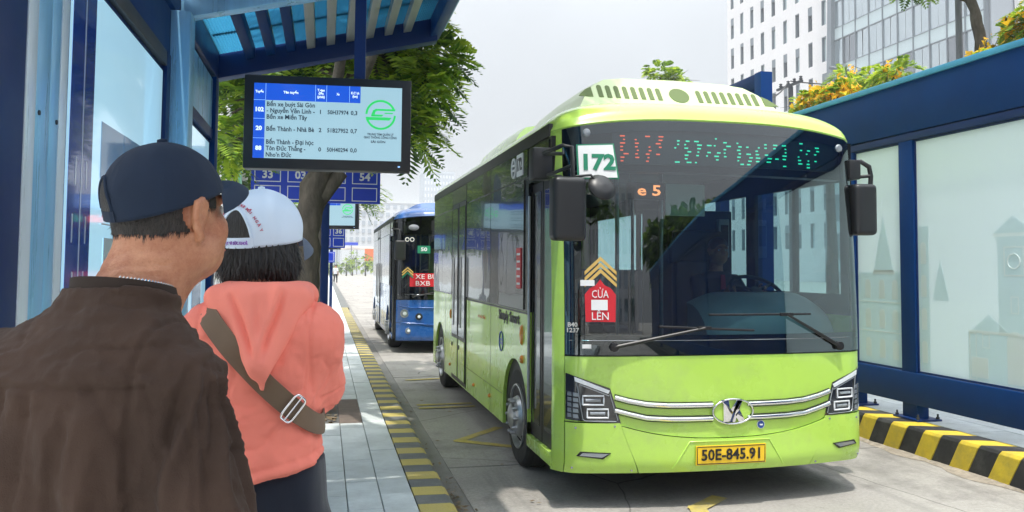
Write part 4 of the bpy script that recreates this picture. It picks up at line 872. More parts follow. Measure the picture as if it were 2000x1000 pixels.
# canopy: cross beams, edge beam, ribs along the road, translucent sheets, solid near bay
def sloped(name, x0, x1, y0, y1, dz0, dz1, mat, parent=sh, bevel=.004):
    """a bar following the canopy slope, between dz0 and dz1 above its underside"""
    m = MB(); m.add([(x, y, zc(x) + d) for d in (dz0, dz1) for (x, y) in ((x0, y0), (x1, y0), (x1, y1), (x0, y1))], [(0, 3, 2, 1), (4, 5, 6, 7), (0, 1, 5, 4), (1, 2, 6, 5), (2, 3, 7, 6), (3, 0, 4, 7)]); return obj(name, m, mat, parent, bevel=bevel)
XO = .88
sloped('cross_beam', WX + .02, XO - .07, 4.90, 5.0, .0, .16, 'alu_blue', bevel=.008); sloped('cross_beam', WX - .1, XO, 6.66, 6.80, .05, .27, 'shelter_navy', bevel=.008)
sloped('edge_beam', XO - .06, XO + .03, .3, 6.81, .09, .30, 'shelter_blue', bevel=.01); sloped('edge_trim', XO + .032, XO + .07, .3, 6.81, .15, .30, 'shelter_edge', bevel=.006)
sloped('edge_beam', WX - .12, WX + .018, 4.88, 6.65, .03, .30, 'shelter_navy')
sloped('soffit', WX + .03, XO - .07, 4.2, 4.89, .17, .20, 'shelter_blue'); sloped('soffit', WX - .14, WX + .025, .3, 4.87, -.005, .13, 'shelter_blue')
for y in (.5, 2.2): sloped('cross_beam', WX + .03, XO - .065, y, y + .1, .04, .155, 'shelter_navy')
nr = 10; xr = [WX + .10 + (XO - .10 - WX - .10) * i / nr for i in range(nr + 1)]
for i, x in enumerate(xr[1:-1]):
    sloped('canopy_rib', x - .032, x + .032, .3, 4.19, .16, .245, 'alu_grey' if i > 2 else 'shelter_blue')
    sloped('canopy_rib', x - .032, x + .032, 5.002, 6.655, .16, .245, 'alu_grey' if i > 2 else 'shelter_blue')
for a, c in zip([WX + .02] + xr[1:-1], xr[1:-1] + [XO - .065]):
    a2, c2 = a + (.034 if a > WX + .05 else 0), c - (.034 if c < XO - .1 else 0)
    m = MB(); n_ = 10; F = []
    for j in (0, 1):
        for i in range(n_ * 2 + 1):
            x = a2 + (c2 - a2) * i / (n_ * 2); F.append((x, 5.003 if j == 0 else 6.655, zc(x) + .235 + (.006 if i % 2 else 0)))
    m.grid(F, n_ * 2, 1); obj('canopy_sheet', m, 'poly_roof', sh, smooth=False, fix=False)
    m = MB(); m.grid([(x, .3 if k_ < len(F) // 2 else 4.198, z) for k_, (x, y, z) in enumerate(F)], n_ * 2, 1); obj('canopy_sheet', m, 'poly_roof', sh, smooth=False, fix=False)
for y in (5.5, 6.1): sloped('purlin', WX + .03, XO - .07, y, y + .05, .25, .29, 'shelter_navy')
# hanging arrival display
def display(cx, cy, z0, z1, half, yawv, label, full=True, hang=3.25):
    d = thing('arrival_display', label, 'display', (cx, cy, z0), 'arrival displays under the shelters')
    ux = Vector(yawv).normalized(); nrm = Vector((ux.y, -ux.x, 0)); up = Vector((0, 0, 1)); c = Vector((cx, cy, (z0 + z1) / 2)); hz = (z1 - z0) / 2
    m = MB(); m.obox(c - nrm * .05, ux * half, nrm * .055, up * hz); obj('casing', m, 'casing', d, bevel=.008)
    sw, shh = half * .885, hz * .80; sc = c + up * hz * .02 + nrm * .0055
    def rect(name, u0, u1, v0, v1, mat, lift, parent):
        m = MB(); cc = sc + ux * (u0 + u1) * sw + up * (v0 + v1) * shh - ux * sw - up * shh + nrm * lift
        m.obox(cc, ux * (u1 - u0) * sw, nrm * .0006, up * (v1 - v0) * shh); return obj(name, m, mat, parent, smooth=False)
    s_ = rect('screen', 0, 1, 0, 1, 'screen_pale', .0, d)
    P = lambda u, v, l=.0022: sc + ux * (u * 2 - 1) * sw + up * (v * 2 - 1) * shh + nrm * l
    rect('table_header', 0, .715, .775, 1, 'screen_blue', .0012, s_); rect('table_column', 0, .075, 0, .772, 'screen_blue', .0012, s_)
    for v in (.525, .265, .775): rect('table_rule', 0, .075, v - .002, v + .002, 'screen_line', .0022, s_)
    for u in (.078, .41, .485, .64): rect('table_rule', u - .0012, u + .0012, .78, 1, 'screen_line', .0022, s_)
    T = lambda body, size, u, v, mat, wd=None, al='LEFT', bold=.0: text('screen_text', body, size * hz * 2, P(u, v), ux, up, mat, s_, wd * 2 * sw if wd else None, bold * hz, .0002, al, line=1.0)
    if full:
        for body, u, w_ in (('Tuyến', .037, .055), ('Tên tuyến', .245, .10), ('T.gian\nđến\n(phút)', .447, .05), ('Xe', .562, .02), ('K.Cách\n(km)', .678, .055)): T(body, .036, u, .885, 'screen_white', w_, 'CENTER', .003)
        for body, v in (('102', .645), ('20', .395), ('88', .13)): T(body, .062, .037, v, 'screen_white', None, 'CENTER', .006)
        T('Bến xe buýt Sài Gòn\n- Nguyễn Văn Linh -\nBến xe Miền Tây', .068, .085, .635, 'screen_ink', .322, bold=.003); T('Bến Thành - Nhà Bè', .068, .085, .390, 'screen_ink', .318, bold=.003); T('Bến Thành - Đại học\nTôn Đức Thắng -\nNhơn Đức', .068, .085, .13, 'screen_ink', .318, bold=.003)
        for v, a, e in ((.635, '1   50H37974  0,3', 0), (.390, '2   51B27952  0,7', 0), (.13, '0   50H40294  0,0', 0)): [T(q_, .062, u_, v, 'screen_ink', w_, bold=.0028) for q_, u_, w_ in zip(a.split(), (.435, .492, .650), (None, .142, .045))]
        T('TRUNG TÂM QUẢN LÝ\nGIAO THÔNG CÔNG CỘNG', .034, .855, .335, 'screen_ink', .225, 'CENTER', .002); T('SÀI GÒN', .034, .84, .255, 'screen_ink', .10, 'CENTER', .002)
    else:
        for v in (.645, .395, .13):
            for k in range(2): rect('text_row', .09, .36, v + .03 - k * .09, v + .055 - k * .09, 'screen_ink', .0016, s_)
        T('TRUNG TÂM QUẢN LÝ\nGIAO THÔNG CÔNG CỘNG', .034, .855, .335, 'screen_ink', .225, 'CENTER', .002)
    # round green mark: broken ring with a swept bar
    r_ = .105 * 2 * sw; c0 = P(.855, .625, .003)
    m = MB()
    for a0, a1 in ((18, 178), (198, 358)):
        pts = [c0 + (ux * math.cos(R(a)) + up * math.sin(R(a))) * r_ for a in np.linspace(a0, a1, 22)]
        for p0, p1 in zip(pts, pts[1:]):
            q0, q1 = c0 + (p0 - c0) * .86, c0 + (p1 - c0) * .86; m.add([p0, p1, q1, q0], [(0, 1, 2, 3)])
    for pl in ([(-.62, -.02), (-.50, .30), (-.30, .40), (.98, .40), (.93, .27), (-.22, .27), (-.34, .20), (-.40, .02), (.2, .02), (.06, -.12), (-.62, -.12)], [(-.98, -.16), (.45, -.16), (.72, -.18), (.58, -.36), (-.93, -.36)], [(.25, .16), (.8, .16), (.8, .08), (.25, .08)]):
        m.add([c0 + ux * x * r_ + up * y * r_ for x, y in pl], [tuple(range(len(pl)))])
    obj('screen_mark', m, 'screen_green', s_, smooth=False)
    m = MB(); m.obox(c - nrm * -.0062 + ux * half * .86 - up * hz * .90, ux * .006, nrm * .0008, up * .004); obj('power_light', m, 'screen_line', d, smooth=False)
    for k in (.36,):
        m = MB(); q = c + ux * half * k - nrm * .06 + up * hz; m.obox(q + up * (hang - z1) / 2, ux * .03, nrm * .02, up * (hang - z1) / 2); obj('hanger', m, 'shelter_navy', d)
    return d
d1 = display(.006, 4.45, 2.156, 2.655, .438, (.997, -.08, 0), 'large hanging arrival display with route table, nearest the camera and behind the two waiting people', hang=3.28)
d2 = display(.06, 13.6, 2.235, 2.76, .47, (.98, -.18, 0), 'farther hanging arrival display past the tree trunk, its left half hidden', False, hang=3.2)
d3 = display(-.02, 24.5, 2.1, 2.62, .47, (.98, -.18, 0), 'most distant arrival display, a pale strip under the small blue route board', False, hang=3.2)
# route boards: blue with white outlined boxes
def board(cx, y, z0, z1, w_, cols, rows, nums, label, posts):
    t = thing('route_board', label, 'sign', (cx, y, .15), 'blue route boards on posts')
    bx('board', cx - w_ / 2, cx + w_ / 2, y - .03, y + .03, z0, z1, 'sign_blue', t, .006)
    cw, rh = w_ / cols, (z1 - z0) / rows
    for i in range(cols):
        for j in range(rows):
            x0, x1 = cx - w_ / 2 + cw * (i + .10), cx - w_ / 2 + cw * (i + .90); a, c = z0 + rh * (j + .12), z0 + rh * (j + .92); m = MB(); lw = .010
            for (p, q, s_, u) in ((x0, x1, a, a + lw), (x0, x1, c - lw, c), (x0, x0 + lw, a + lw, c - lw), (x1 - lw, x1, a + lw, c - lw)): m.box(p, q, y - .033, y - .0305, s_, u)
            bo = obj('number_box', m, 'sign_white', t, smooth=False)
            if (i, j) in nums: text('board_number', nums[(i, j)], rh * .62, ((x0 + x1) / 2, y - .0335, (a + c) / 2), (1, 0, 0), (0, 0, 1), 'sign_white', bo, None, .004)
    for x in posts: bx('post', x - .045, x + .045, y + .035, y + .11, .14, z1 + .25, 'shelter_navy', t)
    return t
board(-.105, 9.6, 2.36, 2.96, 1.44, 4, 3, {(3, 1): '54', (0, 1): '33', (1, 1): '03', (2, 1): '36', (3, 2): '88', (0, 2): '19'}, 'large blue route board half hidden by the near display and the tree trunk', (-.78, .0))
board(.0, 16.2, 1.98, 2.40, .76, 3, 2, {(1, 1): '54', (2, 1): '36'}, 'small blue route board beyond the farther display', (-.34, -.05))
board(-.06, 25.5, 1.72, 2.05, .72, 2, 1, {}, 'lowest blue route board, far along the kerb', (-.36, .2))
# ------------------------------------------------------------------ right shelter on the platform
rs = thing('bus_shelter', 'blue bus shelter with tall frosted glass wall on the striped platform at right', 'bus shelter', (5.4, 5, .262), 'bus shelters')
RX = 5.327
for (y0, y1) in ((6.555, 6.745), (7.43, 7.56), (2.6, 2.79), (-1.2, -1.0), (-5.2, -5.0), (-9.2, -9.0)):
    bx('post', RX, RX + .13, y0, y1, .255, 3.0, 'shelter_blue', rs, .006); pt = bx('foot_plate', RX - .05, RX + .21, y0 - .07, y1 + .07, .262, .28, 'shelter_navy', rs, .003)
    for dx, dy in ((-.025, -.045), (-.025, y1 - y0 + .045), (.185, -.045), (.185, y1 - y0 + .045)):
        m = MB(); m.lathe([(.016, .0), (.016, .018), (.009, .02), (.009, .045), (0, .047)], (RX + dx, y0 + dy, .28), (0, 0, 1), 8); obj('anchor_bolt', m, 'steel_dark', pt)
bx('lower_beam', RX - .012, RX + .11, -12.8, 7.56, .405, .695, 'shelter_blue', rs, .008); bx('upper_rail', RX - .004, RX + .11, -12.8, 7.56, 2.86, 2.93, 'shelter_navy', rs, .006)
m = MB(); m.add([(x, y, z) for y in (-13, 11.5) for (x, z) in ((RX - .02, 2.935), (RX - .02, 3.43), (RX + .9, 3.72), (RX + .9, 3.58), (RX + .12, 3.30), (RX + .12, 2.935))], [(0, 1, 2, 3, 4, 5), (11, 10, 9, 8, 7, 6)] + [(i, 6 + i, 6 + (i + 1) % 6, (i + 1) % 6) for i in range(6)]); obj('fascia', m, 'shelter_blue', rs, bevel=.012)
bx('edge_trim', RX - .05, RX - .021, -13, 11.5, 3.405, 3.46, 'shelter_edge', rs, .006)
pid = 0
for (y0, y1) in ((2.79, 6.555), (6.745, 7.43)):
    gp = bx('glass_panel', RX + .03, RX + .045, y0, y1, .70, 2.86, 'frosted', rs, 0)
    for (a, c, d, e) in ((y0, y0 + .018, .70, 2.86), (y1 - .018, y1, .70, 2.86), (y0 + .018, y1 - .018, 2.84, 2.86), (y0 + .018, y1 - .018, .70, .716)): bx('glazing_bead', RX + .02, RX + .029, a, c, d, e, 'shelter_navy', gp, 0)
    x = RX + .0292
    def pr(a, c, d, e, mat='frosted_print', up=0.0): m = MB(); m.box(x - .0006 - up, x - up, a, c, d, e); obj('printed_outline', m, mat, gp, smooth=False)
    def outline(a, c, d, e, t=.012, mat='frosted_print'): pr(a, c, d, d + t, mat, .0007); pr(a, c, e - t, e, mat, .0007); pr(a, a + t, d + t, e - t, mat, .0007); pr(c - t, c, d + t, e - t, mat, .0007)
    def arch(cy, z0, w_, h, mat='frosted_print', up=.0007): pl = [(cy - w_ / 2, z0), (cy + w_ / 2, z0)] + [(cy + w_ / 2 * math.cos(a), z0 + h - w_ / 2 + w_ / 2 * math.sin(a)) for a in np.linspace(0, math.pi, 9)]; m = MB(); m.prism([(-p_[0], p_[1]) for p_ in pl], (x - up, 0, 0), (0, -1, 0), (0, 0, 1), .0006); obj('printed_outline', m, mat, gp, smooth=False)
    def tri(cy, z0, w_, h, mat): m = MB(); m.prism([(-(cy - w_ / 2), z0), (-cy, z0 + h), (-(cy + w_ / 2), z0)], (x - .0007, 0, 0), (0, -1, 0), (0, 0, 1), .0006); obj('printed_outline', m, mat, gp, smooth=False)
    if y0 > 6:      # church front: towers, spire, arched windows
        pr(6.78, 7.40, .72, 1.62, 'frosted_print_dark'); tri(7.02, 1.62, .30, .55, 'frosted_print_dark'); pr(6.86, 7.18, 1.60, 1.64, 'frosted_print', .0007)
        for k in range(3):
            for cy in (6.86, 7.05, 7.26): arch(cy, .78 + k * .29, .085, .19)
        for z in (1.03, 1.32): pr(6.78, 7.40, z, z + .012, 'frosted_print', .0014)
    elif y0 > 2:    # market hall with clock tower
        pr(6.40, 6.545, .74, 2.05, 'frosted_print_dark'); tri(6.26, 1.38, .20, .36, 'frosted_print_dark')
        for k in range(4): arch(6.47, .80 + k * .3, .07, .2)
        pr(5.05, 5.95, .73, 1.12, 'frosted_print_dark'); tri(5.72, 1.12, .46, .16, 'frosted_print_dark'); pr(5.30, 5.62, 1.12, 1.92, 'frosted_print_dark'); tri(5.46, 1.95, .40, .14, 'frosted_print_dark'); pr(5.26, 5.66, 1.921, 1.95)
        outline(5.36, 5.56, 1.60, 1.84); outline(5.72, 5.80, 1.0, 1.12, .01); outline(5.42, 5.50, 1.30, 1.44, .01); arch(5.46, .74, .17, .42); pr(5.74, 5.92, .75, .92, 'frosted_print', .0014); pr(5.05, 5.95, 1.12, 1.145, 'frosted_print', .0014); outline(5.86, 5.94, .73, 1.12, .01)
        m = MB(); m.tube([(x - .001, 5.46 + .06 * math.cos(a), 1.72 + .06 * math.sin(a)) for a in np.linspace(0, 2 * math.pi, 21)[:-1]], .006, 4, closed=True); obj('printed_outline', m, 'frosted_print', gp)
        outline(5.10, 5.24, 2.20, 2.42, .01)
for (y0, y1) in ((-1.0, 2.6), (-5.0, -1.2), (-9.0, -5.2), (-12.7, -9.2)): bx('added_dark_panel', RX + .03, RX + .07, y0, y1, .70, 2.86, 'shelter_navy', rs, 0)  # unseen panels, added so the windscreen mirrors something dark
# shelter roof frame end standing beyond
fr = thing('shelter_gantry', 'square blue gantry frame rising above the right shelter behind the green bus', 'gantry', (5.5, 9.5, .262))
bx('post', 5.24, 5.40, 9.10, 9.26, .255, 4.10, 'shelter_blue', fr, .008); bx('beam', 5.245, 5.395, 9.265, 10.2, 3.90, 4.095, 'shelter_navy', fr, .008); bx('post', 5.25, 5.39, 10.205, 10.35, .255, 4.09, 'shelter_navy', fr, .008)
bx('infill', 5.29, 5.33, 9.50, 10.2, 3.5, 3.898, 'shelter_navy', fr, .004)
# ------------------------------------------------------------------ trees
def fronds(centres, dirs, L=.34, pairs=11, droop=.35, lw=.021, rg=rng):
    """feathery compound leaves: a bent rachis with paired leaflets; returns quads as numpy arrays"""
    n = len(centres); c = np.asarray(centres, float); d = np.asarray(dirs, float); d /= np.linalg.norm(d, axis=1, keepdims=True) + 1e-9
    upv = np.tile([0, 0, 1.0], (n, 1)) + rg.normal(0, .25, (n, 3)); side = np.cross(d, upv); side /= np.linalg.norm(side, axis=1, keepdims=True) + 1e-9; nn = np.cross(side, d)
    Ls = L * rg.uniform(.7, 1.25, (n, 1)); V = []; 
    for k in range(pairs):
        t = (k + .6) / pairs; base = c + d * Ls * t - np.array([0, 0, 1]) * (droop * Ls * t * t); ll = Ls * (.42 * math.sin(math.pi * min(1, t * .8 + .18)) + .05)
        for sg in (-1, 1):
            dirl = side * sg * .92 + d * .42 - nn * rg.uniform(-.1, .3, (n, 1)); tip = base + dirl * ll; w_ = d * lw * (1.25 - .3 * t)
            V.append(np.stack([base, base + dirl * ll * .5 + w_, tip, base + dirl * ll * .5 - w_], 1))
    V = np.concatenate(V, 0).reshape(-1, 3); F = np.arange(len(V)).reshape(-1, 4); return V, F
def blob_points(n, c, r, rg=rng, shell=.55):
    u = rg.normal(0, 1, (n, 3)); u /= np.linalg.norm(u, axis=1, keepdims=True); q = rg.uniform(shell, 1, (n, 1)) ** .6
    return np.array(c) + u * q * np.array(r), u
def make_tree(label, base, top_pts, trunk_r, clusters, mats, per=60, L=.34, group='street trees', name='street_tree', bark='bark', flowers=0, lw=.021, pairs=11, twigs=True):
    """clusters: list of (centre, radii, weight)"""
    t = thing(name, label, 'tree', tuple(base), group); rg = np.random.default_rng(abs(hash(label)) % 1000 if False else len(label) * 13 + int(abs(base[1]) * 7))
    m = MB(); pts = [Vector(p) for p in top_pts]; dense = []
    for a, c in zip(pts, pts[1:]):
        for k in range(5): dense.append(a.lerp(c, k / 5) + Vector((rg.normal(0, trunk_r * .05), rg.normal(0, trunk_r * .05), 0)))
    dense.append(pts[-1]); N = len(dense)
    rad = [trunk_r * (1.35 - .5 * min(1, i / 4)) * (1 - .5 * i / N) * (1 + rg.normal(0, .04)) for i in range(N)]
    m.tube(dense, rad, 14)
    # knobbly bark relief in the mesh itself
    m.v = [(x + rg.normal(0, trunk_r * .05), y + rg.normal(0, trunk_r * .05), z) for x, y, z in m.v]
    tr = obj('trunk', m, bark, t, angle=60)
    ends = dense[int(N * .45):]
    for (c, r_, w_) in clusters:
        a = ends[int(rg.integers(len(ends)))]; c = Vector(c); mid = a.lerp(c, .5) + Vector((0, 0, -.1 * (c - a).length)); bm_ = MB()
        bm_.tube([a, a.lerp(mid, .5), mid, mid.lerp(c, .6), c], [trunk_r * .38, trunk_r * .3, trunk_r * .22, trunk_r * .14, trunk_r * .06], 7)
        if twigs:
            for k in range(4):
                e = c + Vector(rg.normal(0, .55, 3)) * max(r_) * .8; bm_.tube([mid.lerp(c, .5), c.lerp(e, .5), e], [trunk_r * .10, trunk_r * .06, trunk_r * .02], 5)
        obj('branch', bm_, bark, t, angle=60)
    for mi, mt in enumerate(mats):
        V, F, o = [], [], 0
        for (c, r_, w_) in clusters:
            n = max(2, int(per * w_ / len(mats))); P_, u = blob_points(n, c, r_, rg, .25); d = u * np.array([1, 1, .55]) + rg.normal(0, .35, (n, 3)) + np.array([0, 0, -.12]); v, f = fronds(P_, d, L, pairs, .4, lw, rg)
            V.append(v); F.append(f + o); o += len(v)
        fo = npobj('foliage', np.concatenate(V), np.concatenate(F), mt, t)
    if flowers:
        V, F, o = [], [], 0
        for (c, r_, w_) in clusters:
            n = max(1, int(flowers * w_)); P_, u = blob_points(n, c, r_, rg, .8); P_[:, 2] = np.maximum(P_[:, 2], c[2] - .1 * r_[2])
            for p in P_:
                q = rg.normal(0, .07, (10, 1, 3)) + p; v = (q + rg.normal(0, .035, (10, 4, 3))).reshape(-1, 3); V.append(v); F.append(np.arange(40).reshape(-1, 4) + o); o += 40
        npobj('blossom', np.concatenate(V), np.concatenate(F), 'flower', t)
    return t
# near tree growing from the pavement pit, leaning towards the road
cl = [((1.08, 8.9, 3.92), (.36, .5, .18), .8), ((.95, 8.7, 3.55), (.35, .4, .25), .8), ((.90, 8.6, 3.10), (.18, .3, .22), .4), ((.55, 8.8, 4.05), (.45, .6, .25), .9), ((.98, 8.8, 4.3), (.12, .3, .08), .2), ((.1, 8.9, 4.1), (.5, .6, .3), 1.0), ((-.5, 9.0, 3.95), (.5, .6, .3), .9), ((-1.05, 9.6, 3.35), (.3, .5, .3), .5), ((-1.0, 9.2, 2.95), (.2, .4, .2), .3),
      ((.7, 10.0, 5.5), (.8, 1.0, .4), 1.8), ((.2, 9.2, 5.6), (.9, 1.0, .45), 1.8), ((-.9, 9.8, 5.2), (.8, 1.0, .4), 1.4), ((1.0, 11.4, 6.3), (.9, 1.0, .4), 1.8), ((.1, 11.2, 5.4), (.9, 1.1, .4), 1.6), ((1.0, 8.2, 5.8), (.6, .9, .4), 1.4), ((1.5, 10.2, 6.4), (.8, 1.0, .4), 1.5), ((1.9, 9.0, 6.5), (.7, 1.0, .4), 1.4), ((.5, 7.6, 5.4), (.8, .7, .4), 1.2), ((1.3, 6.3, 5.3), (.8, .9, .35), 2.6), ((.9, 5.4, 5.5), (.6, .8, .35), 1.6), ((1.5, 7.3, 5.7), (.8, .9, .4), 2.6), ((1.2, 8.6, 5.7), (.9, .9, .4), 2.6), ((1.3, 9.8, 6.0), (.9, .9, .4), 2.4), ((.3, 5.6, 5.4), (.8, .8, .35), 1.6), ((2.0, 11.0, 7.4), (.9, 1.2, .4), 1.4)]
t1 = make_tree('rough-barked street tree leaning over the kerb beside the large display', (-.19, 8.72, .11), [(-.19, 8.72, .11), (-.215, 8.72, 1.2), (-.20, 8.72, 1.85), (-.12, 8.7, 2.45), (.13, 8.72, 3.1), (.42, 8.75, 3.85), (.62, 8.9, 4.7), (.8, 9.2, 5.6)], .195, cl, ['leaf_dark', 'leaf_mid', 'leaf_light', 'leaf_light'], 120, .33)
m = MB(); m.tube([(-.13, 8.72, 2.25), (.02, 8.70, 2.45), (.16, 8.66, 2.62)], [.10, .085, .07], 10); fk = obj('branch', m, 'bark', t1, angle=60); fk.matrix_parent_inverse = Matrix.Translation((.19, -8.72, -.11))
make_tree('second street tree trunk just behind the rough-barked one', (-.06, 15.4, .15), [(-.06, 15.4, .15), (-.08, 15.4, 1.4), (-.02, 15.4, 2.6), (.2, 15.5, 4.0), (.4, 15.8, 5.4)], .145, [((.5, 16.0, 3.05), (.5, .6, .25), .5), ((.2, 15.8, 5.6), (1.4, 1.5, .6), 2.5), ((-1.2, 15.2, 5.2), (1.0, 1.2, .5), 1.6), ((-.9, 15, 4.2), (.5, .6, .3), .7)], ['leaf_dark', 'leaf_mid', 'leaf_light'], 90, .38)
make_tree('leafy tree behind the left shelter, seen beside the large display', (-1.9, 11.3, .15), [(-1.9, 11.3, .15), (-1.9, 11.3, 1.8), (-1.7, 11.2, 3.2), (-1.6, 11.2, 4.2)], .12, [((-1.22, 10.6, 3.8), (.28, .5, .28), .8), ((-1.05, 10.6, 3.3), (.22, .4, .25), .6), ((-1.15, 10.4, 4.3), (.4, .5, .3), .8), ((-.98, 11.0, 2.4), (.16, .3, .12), .3), ((-1.7, 11.3, 4.6), (.8, .8, .5), 1.4)], ['leaf_dark', 'leaf_mid', 'leaf_light'], 80, .3)
# yellow flowering trees behind the right shelter
yb = [((8.95, 13.5, 4.78), (.3, .5, .22), .8), ((8.9, 12.9, 4.78), (.28, .4, .18), .6), ((9.1, 14.1, 4.5), (.4, .5, .25), .8)]
make_tree('low tree covered in yellow blossom above the right shelter roof', (9.4, 13.8, .2), [(9.4, 13.8, .2), (9.35, 13.7, 2.5), (9.2, 13.6, 4.2), (9.1, 13.5, 4.8)], .12, yb, ['leaf_mid', 'leaf_light'], 90, .24, 'yellow flowering trees', 'flowering_tree', flowers=55)
make_tree('flowering tree with light green crown right of the yellow one', (10.2, 14.0, .2), [(10.2, 14.0, .2), (10.2, 14.0, 3.0), (10.1, 13.9, 4.8), (10.0, 13.7, 5.3)], .12, [((9.9, 13.4, 5.15), (.35, .45, .18), .7), ((9.9, 12.9, 5.15), (.35, .4, .14), .5), ((10.1, 14.3, 5.5), (.2, .3, .16), .3), ((9.7, 12.3, 5.1), (.4, .4, .10), .4)], ['leaf_mid', 'leaf_light'], 90, .24, 'yellow flowering trees', 'flowering_tree', flowers=7)
make_tree('bare dark trunk with few leaves against the glass building at far right', (9.1, 9.72, .2), [(9.1, 9.72, .2), (9.05, 9.68, 3.0), (9.03, 9.66, 4.8), (8.98, 9.72, 5.35), (8.75, 9.9, 6.1)], .125, [((8.4, 10.1, 5.95), (.4, .3, .14), .35), ((9.5, 9.3, 6.4), (.6, .6, .4), .9), ((8.9, 10, 6.9), (1.0, 1.0, .5), 1.8)], ['leaf_dark', 'leaf_mid'], 70, .28)
make_tree('yellow blossoming branches at the right edge above the shelter roof', (9.6, 8.9, .2), [(9.6, 8.9, .2), (9.6, 8.9, 3.0), (9.4, 8.9, 4.4), (9.3, 8.9, 4.9)], .09, [((9.2, 9.05, 4.95), (.3, .3, .22), .9), ((9.3, 8.75, 5.05), (.35, .3, .3), .9), ((9.0, 9.5, 4.62), (.25, .3, .12), .5)], ['leaf_mid', 'leaf_light'], 80, .22, 'yellow flowering trees', 'flowering_tree', flowers=22)
# tree top beyond the green bus and greenery at the end of the street
make_tree('small round tree crown showing over the green bus roof', (12.9, 30.5, 0), [(12.9, 30.5, 0), (12.9, 30.5, 5), (13.1, 30.4, 8.4), (13.1, 30.3, 9.2)], .2, [((12.85, 30, 9.35), (.55, .6, .5), 1.0), ((13.5, 30, 9.15), (.6, .6, .35), 1.0), ((13.1, 30.3, 8.6), (.9, .9, .4), 1.0)], ['leaf_mid', 'leaf_light', 'leaf_light'], 80, .34, lw=.04)
# ------------------------------------------------------------------ buildings and the far end of the street
wb = thing('office_building', 'tall white building with rows of narrow vertical windows behind the green bus', 'building', (70, 100, 0))
FX = 60.0
# rows and columns of real openings: the wall is built from piers and bands between them
ys = [88.6 + 2.92 * k for k in range(9)]; WW = .95; zr = [-.4 + 4.62 * k for k in range(1, 12)]; WHt = 3.15
Y0, Y1 = 86.9, 114.0; TOP = 60
zb_ = [z for z in zr]
for i, y in enumerate(ys):
    lo = Y0 if i == 0 else ys[i - 1] + WW; bx('wall', FX, FX + .8, lo, y, 0, TOP, 'white_wall', wb, 0)
bx('wall', FX, FX + .8, ys[-1] + WW, Y1, 0, TOP, 'white_wall', wb, 0)
first = None
for i, y in enumerate(ys):
    z = 0
    for k, z0 in enumerate(zr):
        z0 = z0 + (.55 if i % 2 and False else 0)
        m = MB(); m.box(FX + .003, FX + .8, y, y + WW, z, z0); obj('wall', m, 'white_wall', wb, smooth=False); z = z0 + WHt
        m = MB(); m.box(FX + .34, FX + .40, y, y + WW, z0, z0 + WHt); w_ = obj('window', m, random.choice(('office_glass_dark', 'office_glass_dark', 'office_glass', 'spandrel')), wb, smooth=False)
        m = MB(); m.box(FX + .02, FX + .34, y + WW - .10, y + WW - .01, z0 + .005, z0 + WHt - .005); obj('window_frame', m, 'mullion', w_, smooth=False)
        m = MB(); m.box(FX + .03, FX + .34, y + .01, y + WW - .11, z0 + WHt - random.choice((.14, .14, .5, 1.1)), z0 + WHt - .01); obj('blind', m, 'mullion', w_, smooth=False)
    m = MB(); m.box(FX + .003, FX + .8, y, y + WW, z, TOP); obj('wall', m, 'white_wall', wb, smooth=False)
bx('core', FX + .82, FX + 22, Y0, Y1, 0, TOP, 'white_wall', wb, 0)
gbld = thing('glass_building', 'glass office block with bands of mirrored panes right of the white building', 'building', (70, 78, 0))
GX = 59.0
bx('core', GX + .6, GX + 22, 62.6, 86.6, 0, 58, 'far_wall_dark', gbld, 0)
bays = [62.8 + 2.35 * k for k in range(11)]
for i, y in enumerate(bays[:-1]):
    for k in range(12):
        z0 = 1.2 + 4.62 * k; y1 = bays[i + 1]
        half = (y + y1) / 2
        dark = (k in (2, 3) and 3 <= i <= 9 and random.random() < .55) or random.random() < .07
        for (a, c) in ((y + .05, half - .03), (half + .03, y1 - .05)):
            m = MB(); tl_ = random.uniform(-.05, .05); m.add([(GX + .12 + tl_ * .4, a, z0 + 1.5), (GX + .12 - tl_ * .4, c, z0 + 1.5), (GX + .12 - tl_, c, z0 + 4.55), (GX + .12 + tl_, a, z0 + 4.55)], [(0, 3, 2, 1)]); obj('window_pane', m, 'office_glass_dark' if dark else 'office_glass', gbld, smooth=False, fix=False)
        m = MB(); m.box(GX + .08, GX + .5, y + .05, y1 - .05, z0 + .05, z0 + 1.42); obj('spandrel_panel', m, 'spandrel', gbld, smooth=False)
for y in bays: bx('mullion', GX - .02, GX + .5, y - .05, y + .05, 0, 58, 'mullion', gbld, 0)
for k in range(13):
    bx('transom', GX + .02, GX + .5, 62.8, 86.3, 1.2 + 4.62 * k - .05, 1.2 + 4.62 * k + .05, 'mullion', gbld, 0); bx('transom', GX + .03, GX + .5, 62.8, 86.3, 2.65 + 4.62 * k - .04, 2.65 + 4.62 * k + .04, 'mullion', gbld, 0)
m = MB(); m.add([(x, y, z) for x in (GX - .4, GX + .6) for (y, z) in ((86.2, 0), (87.4, 0), (85.4, 58), (84.9, 58))], [(0, 1, 2, 3), (7, 6, 5, 4), (0, 4, 5, 1), (1, 5, 6, 2), (2, 6, 7, 3), (3, 7, 4, 0)]); obj('edge_fin', m, 'mullion', gbld, smooth=False)
wr = thing('side_wing', 'pale wing of the glass block at the far right edge', 'building', (70, 58, 0)); bx('wall', GX + 3, GX + 20, 50, 62.4, 0, 58, 'white_wall', wr, 0)
for k in range(11):
    for j in range(3): m = MB(); m.box(GX + 2.97, GX + 3.05, 52 + j * 3.4, 54.2 + j * 3.4, 2 + 4.62 * k, 5 + 4.62 * k); obj('window', m, 'office_glass', wr, smooth=False)
